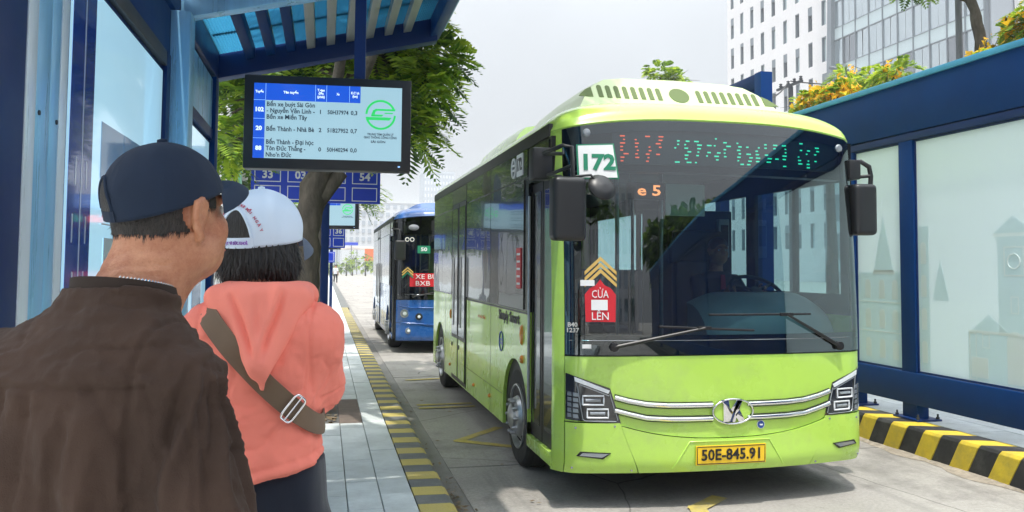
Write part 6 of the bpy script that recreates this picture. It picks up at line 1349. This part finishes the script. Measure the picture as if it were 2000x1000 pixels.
for z_, h_ in ((-.082, .0026), (-.098, .0030), (-.060, .0018)): V = V - N * (h_ * np.exp(-((q[:, 2] - z_ - .12 * q[:, 0] ** 2 / .06 - .006 * np.sin(q[:, 0] * 60)) / .0032) ** 2) * (q[:, 1] < .0) * (np.abs(q[:, 0]) < .062))[:, None]
V = V + N * (.0016 * (fbm(q * 60, 3, 51) - .5))[:, None]
body = man.put('body', V, F, 'skin_tan'); eyes_mouth(man, H)
q = H.inv(V); cen = q[F].mean(1)
mask = (cen[:, 2] > -.026 + .25 * np.maximum(0, cen[:, 1] + .02)) & (cen[:, 2] < .07) & (cen[:, 1] < .045) & ~((np.abs(cen[:, 0]) > .068) & (cen[:, 1] > -.034) & (cen[:, 2] < .032)) & ~((cen[:, 1] > .012) & (cen[:, 2] < .012))
nrm_ = vnormals(V, F)
fm = F[mask]; uq, inv_ = np.unique(fm, return_inverse=True); hv = V[uq] + nrm_[uq] * .0028; pm('hair_short', (.030, .024, .021), .6, var=.5, vscale=55, bump=.8, bscale=160, stretch=(2.5, 2.5, .4)); hr = man.put('hair', hv, inv_.reshape(fm.shape), 'hair_short')
strands(man, V, F, mask, 'hair_strand', 7000, .010, (0, -.1, -1), np.random.default_rng(3), .0007, .12, parent=hr)
cap, pt = cap_part(man, H, 'cap_navy', 'cap_navy_light', .086, .104, .096, -.008, .032, .26, .022, .066, .012)
cap_opening(man, H, pt, cap, -.34, .36, .30, .10, 'cap_navy', 'cap_navy')
# shirt: wide, drop-shouldered, gathered sleeves
J = SDF((-.42, -.28, .74), (.42, .26, 1.50), .0048)
J.loft([(.76, -.015, -.03, .212, .155), (.95, -.015, -.03, .205, .15), (1.15, -.015, -.032, .205, .147), (1.28, -.014, -.034, .202, .137), (1.345, -.01, -.034, .182, .118), (1.385, .022, -.022, .146, .098), (1.43, .040, -.004, .098, .084), (1.462, .044, .002, .084, .080)], .03, 2.5)
for sx in (-1, 1):
    sh_, el, wr_ = arm[sx]; J.ell((sx * .165 + (-.022 if sx > 0 else 0), -.028, 1.332), (.075, .075, .058), .05); J.cone(sh_ + np.array((sx * .012, -.01, -.03)), el, .070, .072, .03); J.cone(el, wr_ + np.array((0, -.01, .03)), .072, .058, .02)
torso_cut = J
J.half((0, .18, 1.0), 1.452); J.half((0, 0, -1), -.765)
JV, JF = J.mesh(); JV = relax(JV, JF, 1, .4); N = vnormals(JV, JF)
d = np.zeros(len(JV)); P = JV; sleeve = np.clip((np.abs(P[:, 0]) - .165) / .05, 0, 1) * np.clip((1.36 - P[:, 2]) / .06, 0, 1); back = np.clip(-N[:, 1], 0, 1)
warp = (fbm(P * 5, 2, 11) - .5)
# long gathered folds down the sleeves
ang = np.arctan2(P[:, 1] + .03, np.abs(P[:, 0]) - .22); d += 1.0 * sleeve * (.0060 * np.sin(ang * 7 + warp * 9 + P[:, 2] * 3) + .0042 * np.sin(ang * 13 + warp * 14 - P[:, 2] * 5)) * (.55 + .9 * fbm(P * 7, 2, 4))
# soft drag lines over the back and the hanging folds below the yoke
low = np.clip((1.315 - P[:, 2]) / .05, 0, 1) * (1 - sleeve)
d += 2.4 * low * (.0075 * (fbm(P * np.array([17, 6, 3.2]) + warp[:, None] * 1.4, 2, 21) - .5) * 2 + .004 * (fbm(P * np.array([34, 10, 7]) + warp[:, None] * 2, 2, 23) - .5) * 2)
up_ = 1 - np.clip((1.315 - P[:, 2]) / .05, 0, 1); d += up_ * .012 * (fbm(np.stack([P[:, 0] * 9 + P[:, 2] * 16, P[:, 1] * 9, P[:, 2] * 26 - P[:, 0] * 9], 1), 3, 31) - .5) * 2
d += .0022 * (fbm(P * 55, 2, 41) - .5) * 2
yz = 1.318
d += -np.exp(-((P[:, 2] - yz) / .0035) ** 2) * .0035 * (back > .25) * (np.abs(P[:, 0]) < .185) + np.exp(-((P[:, 2] - yz - .008) / .006) ** 2) * .0022 * (back > .25) * (np.abs(P[:, 0]) < .185)
for x0 in (-.022, .022): d += crease(P, (x0, -.2, 1.318), (x0 * .8, -.2, .95), .010, -.010, False) * np.clip((1.32 - P[:, 2]) / .01, 0, 1) if False else -.006 * np.exp(-((P[:, 0] - x0) / .006) ** 2) * (back > .3) * np.clip((yz - P[:, 2]) / .008, 0, 1) * np.clip((P[:, 2] - 1.0) / .3, .15, 1)
d += .005 * np.exp(-(P[:, 0] / .016) ** 2) * (back > .3) * np.clip((yz - P[:, 2]) / .008, 0, 1)
for (a, b, w_, h_) in (((.10, -.18, 1.31), (.05, -.19, 1.02), .016, -.010), ((.135, -.16, 1.30), (.16, -.15, 1.08), .014, -.009), ((-.09, -.18, 1.30), (-.12, -.18, 1.0), .018, -.010), ((.06, -.17, 1.40), (.15, -.15, 1.27), .014, .007), ((.09, -.16, 1.36), (.17, -.12, 1.22), .012, -.008), ((.16, -.12, 1.33), (.10, -.18, 1.20), .013, -.007), ((-.05, -.15, 1.42), (-.17, -.12, 1.33), .014, .006), ((.02, -.19, 1.2), (.14, -.17, 1.12), .016, -.007), ((.17, -.10, 1.25), (.07, -.18, 1.10), .012, .007), ((.18, -.1, 1.18), (.10, -.18, 1.0), .014, -.008), ((-.16, -.12, 1.2), (-.06, -.18, 1.05), .016, .007)): d += crease(P, a, b, w_, h_)
for sx in (-1, 1):   # armhole seam
    ds = np.abs(P[:, 0] * sx - (.158 if sx > 0 else .180) - .02 * np.clip(1.36 - P[:, 2], 0, .2)); d += -np.exp(-(ds / .0045) ** 2) * .0042 * (P[:, 2] > 1.17) + np.exp(-((ds - .010) / .006) ** 2) * .0018 * (P[:, 2] > 1.17)
def ridges(P, st, seed, w=.035, wr=1.2):
    n_ = fbm(P * np.array(st) + wr * (fbm(P * 6, 2, seed + 5)[:, None] - .5), 2, seed); return np.exp(-((n_ - .5) / w) ** 2)
d += -.0045 * ridges(P, (15, 8, 5), 61) * low - .0040 * ridges(P, (9, 6, 20), 71) * up_ - .0045 * ridges(P, (20, 14, 4), 81) * sleeve + .002 * (ridges(P, (40, 30, 26), 91, .06) - .4)
JV = JV + N * d[:, None]; shirt = man.put('shirt', JV, JF, 'jacket_brown')
m = MB(); ring = [(.044 + .083 * math.cos(a), .004 + .078 * math.sin(a), 1.461 - .20 * (.074 * math.sin(a))) for a in np.linspace(0, 2 * math.pi, 41)[:-1]]
Fo = [ring]; m.add([(x * 1.03, y * 1.03 - .0, z - .022) for x, y, z in ring] + [(x * 1.0, y, z + .004) for x, y, z in ring] + [(x * .95, y * .95, z + .004) for x, y, z in ring] + [(x * .95, y * .95, z - .03) for x, y, z in ring], [(r_ * 40 + i, r_ * 40 + (i + 1) % 40, (r_ + 1) * 40 + (i + 1) % 40, (r_ + 1) * 40 + i) for r_ in range(3) for i in range(40)])
man.mb('collar', m, 'jacket_seam', shirt, angle=60)
m = MB()
for a in np.linspace(-1.0, .6, 24): m.lathe([(0, .0028), (.0026, 0), (0, -.0028)], (.044 + .079 * math.cos(a), .004 + .0745 * math.sin(a), 1.466 - .20 * .0715 * math.sin(a)), (0, 0, 1), 6)
man.mb('necklace', m, 'chrome')
def trousers(fig, mat, wz, sc=1.0, name='trousers', folds=.006, hipw=.175, hipd=.125, zhem=.06):
    T = SDF((-.30, -.25, zhem), (.30, .25, wz + .03), .0075)
    T.loft([(.78, 0, -.01, hipw * .98, hipd * 1.02), (.90, 0, -.015, hipw * 1.03, hipd * 1.06), (wz - .03, 0, -.01, hipw * .97, hipd), (wz, 0, -.01, hipw * .95, hipd * .96)], .03)
    for sx in (-1, 1): T.cone((sx * .085, -.005, .84), (sx * .097, .015, .47), .098, .078, .03); T.cone((sx * .097, .015, .47), (sx * .10, -.01, zhem), .078, .068, .02)
    T.half((0, 0, -1), -zhem - .012)
    V, F = T.mesh(); V = relax(V, F, 1); N = vnormals(V, F); V = V + N * (folds * (fbm(V * np.array([26, 18, 4.5]) + 2 * (fbm(V * 4, 2, 3)[:, None] - .5), 2, 8) - .5) * 2)[:, None]; return fig.put(name, V, F, mat)
trousers(man, 'trousers_dark', .93)
def shoes(fig, mat='shoe'):
    for sx in (-1, 1):
        m = MB(); prof = [(-.055, .0), (-.06, .04), (-.04, .075), (.03, .07), (.10, .05), (.165, .035), (.19, .015), (.185, 0)]
        rings = []
        for k, (y, z) in enumerate(prof): pass
        Sx = SDF((sx * .105 - .07, -.09, 0), (sx * .105 + .07, .22, .12), .008); Sx.cone((sx * .102, -.02, .045), (sx * .108, .15, .034), .045, .036, .02); Sx.cone((sx * .102, -.02, .07), (sx * .102, -.01, .09), .045, .042, .02); Sx.half((0, 0, -1), -.002)
        V, F = Sx.mesh(); fig.put('shoe', V, F, mat)
shoes(man)

# ---------------------------------------------------------------- woman in the coral hooded top
wom = Fig('woman in a coral hooded top, white cap and brown crossbody strap, seen from behind', (-.138, 2.055, .15), 9)
H = HeadFrame((-.018, .045, 1.565), 21, 3, 0)
S = SDF((-.32, -.28, 0), (.32, .42, 1.72), .0065); head_sdf(S, H, .97)
S.cone(H.to((0, -.03, -.05)), (0, -.005, 1.38), .05, .058, .03)
S.loft([(.86, 0, -.02, .16, .115), (1.05, 0, -.01, .112, .090), (1.2, 0, -.01, .112, .095), (1.32, 0, -.015, .115, .085), (1.38, 0, -.01, .09, .06), (1.42, 0, -.01, .06, .055)], .03)
arm = {}
for sx in (-1, 1):
    sh_, el, wr_ = np.array((sx * .115, -.015, 1.335)), np.array((sx * .122, .090, 1.20)), np.array((sx * .05, .265, 1.17)); arm[sx] = (sh_, el, wr_)
    S.cone(sh_, el, .042, .036, .03); S.cone(el, wr_, .036, .025, .01); hand_sdf(S, wr_, (-sx * .75, .45, .25), (0, .4, -1), (0, -.2, 1), .92, .5)
    S.cone((sx * .085, 0, .84), (sx * .09, .02, .46), .085, .052, .03); S.cone((sx * .09, .02, .46), (sx * .10, -.01, .08), .05, .035, .02); S.cone((sx * .10, -.01, .07), (sx * .105, .12, .033), .034, .028, .01)
V, F = S.mesh(); V = relax(V, F, 2, .4); wom.put('body', V, F, 'skin_pale'); eyes_mouth(wom, H, .97)
# bobbed black hair under the cap
B = SDF((-.16, -.14, 1.38), (.12, .17, 1.66), .005)
def hE(c, r, k=.02, sub=False):
    c, r = np.array(c), np.array(r)
    def fn(P_):
        q_ = H.inv(P_.reshape(-1, 3)) - c; k0 = np.linalg.norm(q_ / r, axis=-1); k1 = np.linalg.norm(q_ / r ** 2, axis=-1) + 1e-9; return (k0 * (k0 - 1) / k1).reshape(P_.shape[:-1])
    w = H.to(c); B.op(w - r.max(), w + r.max(), fn, k, sub)
hE((0, -.020, .02), (.082, .094, .085)); hE((0, -.048, -.058), (.088, .060, .058), .03); hE((.055, -.005, -.06), (.036, .058, .062), .03); hE((-.055, -.005, -.06), (.036, .058, .062), .03); hE((0, .095, -.05), (.058, .07, .13), 0, True)
HV, HF = B.mesh(); N = vnormals(HV, HF); q = H.inv(HV); an = np.arctan2(q[:, 0], -q[:, 1]); HV = HV + N * ((.0030 * np.sin(an * 46 + 6 * fbm(q * 22, 2, 9)) + .003 * (fbm(q * np.array([60, 60, 9]), 2, 6) - .5)) * np.clip((.02 - q[:, 2]) / .04, 0, 1))[:, None]
hr = wom.put('hair', HV, HF, 'hair_black'); cen = H.inv(HV)[HF].mean(1); strands(wom, HV, HF, (cen[:, 2] < -.01) & (cen[:, 1] < .04), 'hair_strand', 4200, .030, (0, .25, -1), np.random.default_rng(8), .0007, .03, parent=hr)
cap, pt = cap_part(wom, H, 'cap_white', 'cap_grey', .094, .108, .100, -.006, .022, .10, -.012, .072, .028, .006)
cap_opening(wom, H, pt, cap, -.02, .44, .34, .13, 'cap_white', 'cap_white')
# arc of small red print round the opening, and on the strap
for k, ch in enumerate('KHOẺ ĐẸP · SỐNG VUI MỖI NGÀY'):
    th = -.66 + 1.30 * k / 27; t = .12 + .40 * math.sin(math.pi * (k + .8) / 28.6) ** .62; p0 = H.to(pt(th, t, .004)); p1 = H.to(pt(th + .03, .12 + .40 * math.sin(math.pi * min(1, (k + 1.3) / 28.6)) ** .62, .004)); up_v = H.to(pt(th, t + .05, .004)) - p0
    if ch.strip(): W_ = wom.W(np.array([p0, p1, p0 + up_v])); ux_ = Vector(W_[1] - W_[0]); uy_ = Vector(W_[2] - W_[0]); nn_ = ux_.cross(uy_).normalized(); uy_ = nn_.cross(ux_); text('cap_letter', ch, .0092, W_[0], ux_, uy_, 'cap_print', cap, None, .0004, .0004, lift=.0025)
pm('cap_print_violet', (.22, .06, .40), .8); pa, pb, pc = wom.W(np.array([H.to(pt(-.25, .07, .021)), H.to(pt(.22, .07, .021)), H.to(pt(-.25, .11, .021))])); text('strap_text', 'CHẠY VÌ SỨC KHOẺ', .010, (pa + pb) / 2, Vector(pb - pa), Vector(pc - pa), 'cap_print_violet', cap, .075, .0003, .0004, lift=.004)
# hooded top
T = SDF((-.30, -.24, .96), (.30, .36, 1.48), .0048)
secs = [(.98, 0, -.025, .164, .138), (1.03, 0, -.022, .156, .132), (1.10, 0, -.02, .140, .122), (1.16, 0, -.02, .136, .118), (1.24, 0, -.022, .140, .122), (1.31, 0, -.024, .145, .116), (1.365, .0, -.022, .140, .10), (1.40, 0, -.018, .115, .082), (1.435, -.005, -.01, .075, .068), (1.455, -.005, -.005, .066, .062)]
T.loft(secs, .03, 2.3); tor = T.fn_last
for sx in (-1, 1):
    sh_, el, wr_ = arm[sx]; T.ell((sx * .110, -.02, 1.338), (.060, .07, .055), .05); T.cone(sh_ + np.array((sx * .004, -.005, -.005)), el, .056, .058, .07); T.cone(el, wr_ + np.array((sx * .03, -.03, 0)), .056, .042, .02)
T.half((0, .12, 1), 1.446); T.half((.20, 0, -1), -1.018)
TV, TF = T.mesh(); TV = relax(TV, TF, 1, .4); N = vnormals(TV, TF); P = TV; d = np.zeros(len(P)); warp = fbm(P * 5, 2, 3) - .5
d += .0035 * (fbm(np.stack([P[:, 0] * 7, P[:, 1] * 7, P[:, 2] * 24 + P[:, 0] * 10], 1) + warp[:, None], 2, 14) - .5) * 2 * np.clip((1.24 - P[:, 2]) / .1, .25, 1)
for (a, b, w_, h_) in (((.155, -.06, 1.13), (-.06, -.15, 1.05), .011, .007), ((.15, -.08, 1.10), (-.10, -.145, 1.02), .010, .007), ((.16, -.05, 1.155), (.02, -.145, 1.11), .010, -.006), ((.0, -.15, 1.165), (-.12, -.13, 1.10), .010, .006), ((.16, -.05, 1.075), (.02, -.16, 1.045), .009, -.006), ((.15, -.08, 1.05), (-.02, -.165, 1.015), .009, .006), ((.175, -.05, 1.20), (.10, -.135, 1.29), .010, -.006), ((.18, -.03, 1.17), (.12, -.12, 1.255), .009, .006), ((.18, -.02, 1.15), (.13, -.10, 1.21), .008, -.006), ((.19, -.0, 1.26), (.14, -.10, 1.33), .012, .005), ((-.05, -.15, 1.12), (.06, -.15, 1.20), .012, .005), ((-.14, -.1, 1.2), (-.05, -.15, 1.16), .011, -.005)): d += crease(P, a, b, w_, h_)
for sx in (-1, 1): ds = np.abs(P[:, 0] * sx - .126 - .03 * np.clip(1.34 - P[:, 2], 0, .2)); d += -np.exp(-(ds / .004) ** 2) * .003 * (P[:, 2] > 1.2)
d += -np.exp(-((P[:, 2] - 1.040 - .20 * P[:, 0]) / .003) ** 2) * .0022 + .0018 * (fbm(P * 48, 2, 41) - .5) * 2
d += -.0026 * ridges(P, (9, 9, 19), 101) * np.clip((1.30 - P[:, 2]) / .08, .3, 1) - .0022 * ridges(P, (14, 10, 9), 111)
TV = TV + N * (1.4 * d)[:, None]; top = wom.put('hooded_top', TV, TF, 'coral')
# hood hanging on the back
Hd = SDF((-.16, -.22, 1.16), (.16, .12, 1.50), .0042)
for a in np.linspace(math.pi * .98, math.pi * 2.02, 13):
    x, y = .004 + .088 * math.cos(a), .012 + .083 * math.sin(a); zz = 1.425 + .012 * math.cos(a) * 0 - .06 * (y + .0) * -.25; Hd.ell((x, y, zz), (.032, .030, .034), .02)
Hd.cone((-.095, -.06, 1.42), (.020, -.165, 1.262), .030, .014, .02); Hd.cone((.095, -.06, 1.42), (.034, -.165, 1.262), .030, .014, .02); Hd.cone((0, -.095, 1.415), (.026, -.172, 1.280), .036, .018, .02); Hd.cone((-.045, -.085, 1.42), (.02, -.168, 1.285), .032, .016, .02); Hd.cone((.05, -.085, 1.42), (.028, -.168, 1.285), .032, .016, .02); Hd.cone((.026, -.160, 1.30), (.034, -.158, 1.225), .020, .005, .012)
V, F = Hd.mesh(); V = relax(V, F, 2); N = vnormals(V, F); d = crease(V, (-.065, -.11, 1.45), (.018, -.19, 1.29), .010, -.020) + crease(V, (.07, -.10, 1.45), (.034, -.19, 1.28), .010, -.018) + crease(V, (.055, -.10, 1.445), (.045, -.15, 1.36), .008, .010) + crease(V, (-.055, -.10, 1.42), (.0, -.16, 1.33), .007, .009) + crease(V, (.01, -.13, 1.45), (.022, -.165, 1.33), .008, -.008) + crease(V, (-.09, -.07, 1.41), (-.01, -.15, 1.30), .007, -.006) + .0035 * (fbm(V * np.array([20, 20, 11]), 2, 77) - .5) * 2
wom.put('hood', V + N * d[:, None], F, 'coral_hood')
trousers(wom, 'trousers_navy', 1.045, hipw=.156, hipd=.124, folds=.005); shoes(wom)
# crossbody bag: strap loop found on the torso, buckle, bag at the front
bag = thing('shoulder_bag', 'brown crossbody bag strap with metal buckle running across the coral top', 'bag', tuple(wom.W(np.array([.1, .16, .95]))))
Cc = np.array([0, -.015, 1.275]); d1 = np.array([-.29, 0, .30]); d1 /= np.linalg.norm(d1); d2 = np.array([0, 1.0, 0]); nl = np.cross(d1, d2)
def trace(t, off):
    u = d1 * math.cos(t) + d2 * math.sin(t); a = .55
    for _ in range(60):
        p_ = Cc + u * a; dd = float(tor(p_[None])[0])
        if dd < .0005: break
        a -= min(dd * .6, .05)
    return Cc + u * (a + off)
ring = []; NS = 90; wd = .0235
for k in range(NS):
    t = 2 * math.pi * k / NS; p_ = trace(t, .011); ring.append(p_)
ring = np.array(ring)
for _ in range(4): ring = ring * .5 + (np.roll(ring, 1, 0) + np.roll(ring, -1, 0)) * .25
Ft, Fb = [], []
def gradn(p_):
    e = .004; g_ = np.array([float(tor((p_ + e * d_)[None])[0] - tor((p_ - e * d_)[None])[0]) for d_ in np.eye(3)]); return g_ / (np.linalg.norm(g_) + 1e-9)
GN = np.array([gradn(p_) for p_ in ring]); WD = []
for k in range(NS):
    tg_ = ring[(k + 1) % NS] - ring[k - 1]; w_ = np.cross(GN[k], tg_); w_ /= np.linalg.norm(w_) + 1e-9; WD.append(w_ if w_ @ nl > 0 else -w_)
WD = np.array(WD)
for _ in range(3): WD = WD * .5 + (np.roll(WD, 1, 0) + np.roll(WD, -1, 0)) * .25; GN = GN * .5 + (np.roll(GN, 1, 0) + np.roll(GN, -1, 0)) * .25
for sgn in (-1, -.6, 0, .6, 1):
    for k in range(NS + 1):
        p_ = ring[k % NS]; u = GN[k % NS]; q_ = p_ + WD[k % NS] * wd * sgn; Ft.append(q_ + u * (.004 + (.0012 if abs(sgn) == .6 else 0))); Fb.append(q_ - u * .0)
m = MB(); m.slab(Ft, Fb, NS, 4); m.v = [tuple(x) for x in wom.W(np.array(m.v))]; strap = obj('strap', m, 'strap_brown', bag, angle=50)
# buckle on the back, low on the right
kb = min(range(NS), key=lambda k: np.linalg.norm(ring[k] - np.array([.100, -.13, 1.175]))); p_ = ring[kb]; tg = ring[(kb + 1) % NS] - ring[kb - 1]; tg /= np.linalg.norm(tg); u = GN[kb]; nl = WD[kb] / np.linalg.norm(WD[kb])
m = MB(); pts = []
for a in np.linspace(0, 2 * math.pi, 33)[:-1]: c_, s_ = math.cos(a), math.sin(a); pts.append(p_ + u * .010 + nl * .031 * math.copysign(abs(c_) ** .45, c_) + tg * .0155 * math.copysign(abs(s_) ** .45, s_))
m.tube(pts, .0028, 8, closed=True); m.tube([p_ + u * .011 - nl * .03, p_ + u * .011 + nl * .03], .002, 6); m.v = [tuple(x) for x in wom.W(np.array(m.v))]; obj('buckle', m, 'chrome', strap, angle=60)
m = MB(); m.box(-.09, .07, .16, .21, .90, 1.03); m.v = [tuple(x) for x in wom.W(np.array(m.v))]; obj('pouch', m, 'strap_brown', bag, bevel=.02)

# ---------------------------------------------------------------- bus driver, seated behind the wheel
dr = Fig('bus driver in dark clothes seated behind the wheel of the green bus', (3.42, 6.72, .56), 180); H = HeadFrame((0, .03, 1.24), 0, 0, 0)
S = SDF((-.34, -.2, 0), (.34, .66, 1.38), .009); head_sdf(S, H, 1.0); S.cone(H.to((0, -.03, -.05)), (0, -.02, 1.05), .055, .06, .03); S.loft([(.48, 0, -.02, .16, .12), (.7, 0, -.02, .15, .11), (.9, 0, -.02, .17, .11), (1.0, 0, -.02, .17, .095), (1.05, 0, -.02, .09, .07)], .03)
for sx in (-1, 1):
    S.cone((sx * .18, -.02, .97), (sx * .24, .16, .76), .05, .042, .02); S.cone((sx * .24, .16, .76), (sx * .15, .46, .88), .04, .028, .01); hand_sdf(S, (sx * .15, .46, .88), (-sx * .3, .8, .2), (0, .3, -1), (0, 0, 1), .95, .7); S.cone((sx * .09, 0, .50), (sx * .12, .42, .52), .085, .06, .02); S.cone((sx * .12, .42, .52), (sx * .12, .48, .08), .055, .04, .02); S.cone((sx * .12, .46, .06), (sx * .12, .58, .035), .036, .03, .01)
V, F = S.mesh(); dr.put('body', V, F, 'skin_tan'); eyes_mouth(dr, H)
T = SDF((-.34, -.2, .42), (.34, .5, 1.10), .010); T.loft([(.46, 0, -.02, .185, .145), (.7, 0, -.02, .175, .135), (.9, 0, -.02, .19, .13), (1.0, 0, -.02, .18, .11), (1.06, 0, -.02, .10, .08)], .03)
for sx in (-1, 1): T.cone((sx * .18, -.02, .97), (sx * .24, .16, .76), .066, .056, .03); T.cone((sx * .24, .16, .76), (sx * .16, .43, .87), .054, .042, .01)
V, F = T.mesh(); dr.put('shirt', V, F, 'shirt_dark')
m = MB(); m.add([(-.018, .118, 1.03), (.018, .118, 1.03), (.03, .135, .8), (0, .137, .77), (-.03, .135, .8), (-.018, .105, 1.03), (.018, .105, 1.03), (.03, .12, .8), (0, .12, .77), (-.03, .12, .8)], [(0, 1, 2, 3, 4), (9, 8, 7, 6, 5), (0, 5, 6, 1), (1, 6, 7, 2), (2, 7, 8, 3), (3, 8, 9, 4), (4, 9, 5, 0)]); dr.mb('tie', m, 'red_tie')
B = SDF((-.12, -.13, 1.16), (.12, .16, 1.40), .008); B.ell((0, .018, 1.285), (.082, .10, .082)); B.ell((0, .10, 1.2), (.07, .075, .10), 0, True); V, F = B.mesh(); dr.put('hair', V, F, 'hair_black')
T = SDF((-.25, -.2, .03), (.25, .62, .64), .012)
for sx in (-1, 1): T.cone((sx * .09, 0, .52), (sx * .12, .42, .53), .10, .075, .02); T.cone((sx * .12, .42, .53), (sx * .12, .48, .10), .07, .055, .02)
V, F = T.mesh(); dr.put('trousers', V, F, 'trousers_dark')

# ---------------------------------------------------------------- two walkers far down the street
def walker(label, loc, heading, top_mat, leg_mat, stride):
    w_ = Fig(label, loc, heading); H = HeadFrame((0, .02, 1.56), 0); S = SDF((-.36, -.4, 0), (.36, .4, 1.72), .014); head_sdf(S, H, 1.0); S.cone((0, 0, 1.5), (0, 0, 1.36), .055, .06, .03); S.loft([(.84, 0, 0, .15, .11), (1.1, 0, 0, .14, .10), (1.3, 0, 0, .17, .10), (1.38, 0, 0, .10, .07)], .03)
    for sx in (-1, 1):
        k = sx * stride; S.cone((sx * .18, 0, 1.32), (sx * .23, -k * .6, 1.05), .05, .04, .02); S.cone((sx * .23, -k * .6, 1.05), (sx * .22, -k * .7 + .08, .82), .04, .028, .01); hand_sdf(S, (sx * .22, -k * .7 + .08, .82), (0, .2, -1), (-sx, 0, 0), (0, 1, 0), 1, .4)
        S.cone((sx * .08, 0, .86), (sx * .09, k * .7 + .03, .47), .085, .055, .02); S.cone((sx * .09, k * .7 + .03, .47), (sx * .09, k, .07), .052, .038, .02); S.cone((sx * .09, k, .06), (sx * .09, k + .12, .032), .036, .03, .01)
    V, F = S.mesh(); w_.put('body', V, F, 'skin_tan')
    T = SDF((-.32, -.3, .80), (.32, .3, 1.42), .014); T.loft([(.82, 0, 0, .175, .135), (1.1, 0, 0, .165, .125), (1.3, 0, 0, .19, .12), (1.38, 0, 0, .11, .08)], .03)
    for sx in (-1, 1): T.cone((sx * .18, 0, 1.32), (sx * .22, -sx * stride * .5, 1.10), .065, .055, .02)
    V, F = T.mesh(); w_.put('shirt', V, F, top_mat)
    T = SDF((-.3, -.4, .05), (.3, .4, .90), .014); T.ell((0, 0, .84), (.165, .13, .09), .02)
    for sx in (-1, 1): k = sx * stride; T.cone((sx * .08, 0, .84), (sx * .09, k * .7 + .03, .47), .10, .075, .02); T.cone((sx * .09, k * .7 + .03, .47), (sx * .09, k, .10), .072, .055, .02)
    V, F = T.mesh(); w_.put('trousers', V, F, leg_mat)
    B = SDF((-.12, -.13, 1.48), (.12, .16, 1.72), .012); B.ell((0, .008, 1.605), (.084, .102, .084)); B.ell((0, .11, 1.53), (.07, .075, .11), 0, True); V, F = B.mesh(); w_.put('hair', V, F, 'hair_black')
walker('distant walker in a pale shirt and dark trousers on the road by the kerb', (.99, 76, 0), 15, 'shirt_pale', 'trousers_dark', .13)
walker('distant walker in a light top and dark skirt near the tree trunk', (.05, 88, .15), 190, 'shirt_pale', 'trousers_dark', .05)
# ------------------------------------------------------------------ parts were built in world coordinates: seat them under their things
for o in list(scene.objects):
    if o.type == 'EMPTY' and o.parent is None and any(abs(v) > 1e-6 for v in o.location):
        inv = Matrix.Translation(-Vector(o.location))
        for c in o.children:
            if c.matrix_parent_inverse == Matrix.Identity(4): c.matrix_parent_inverse = inv
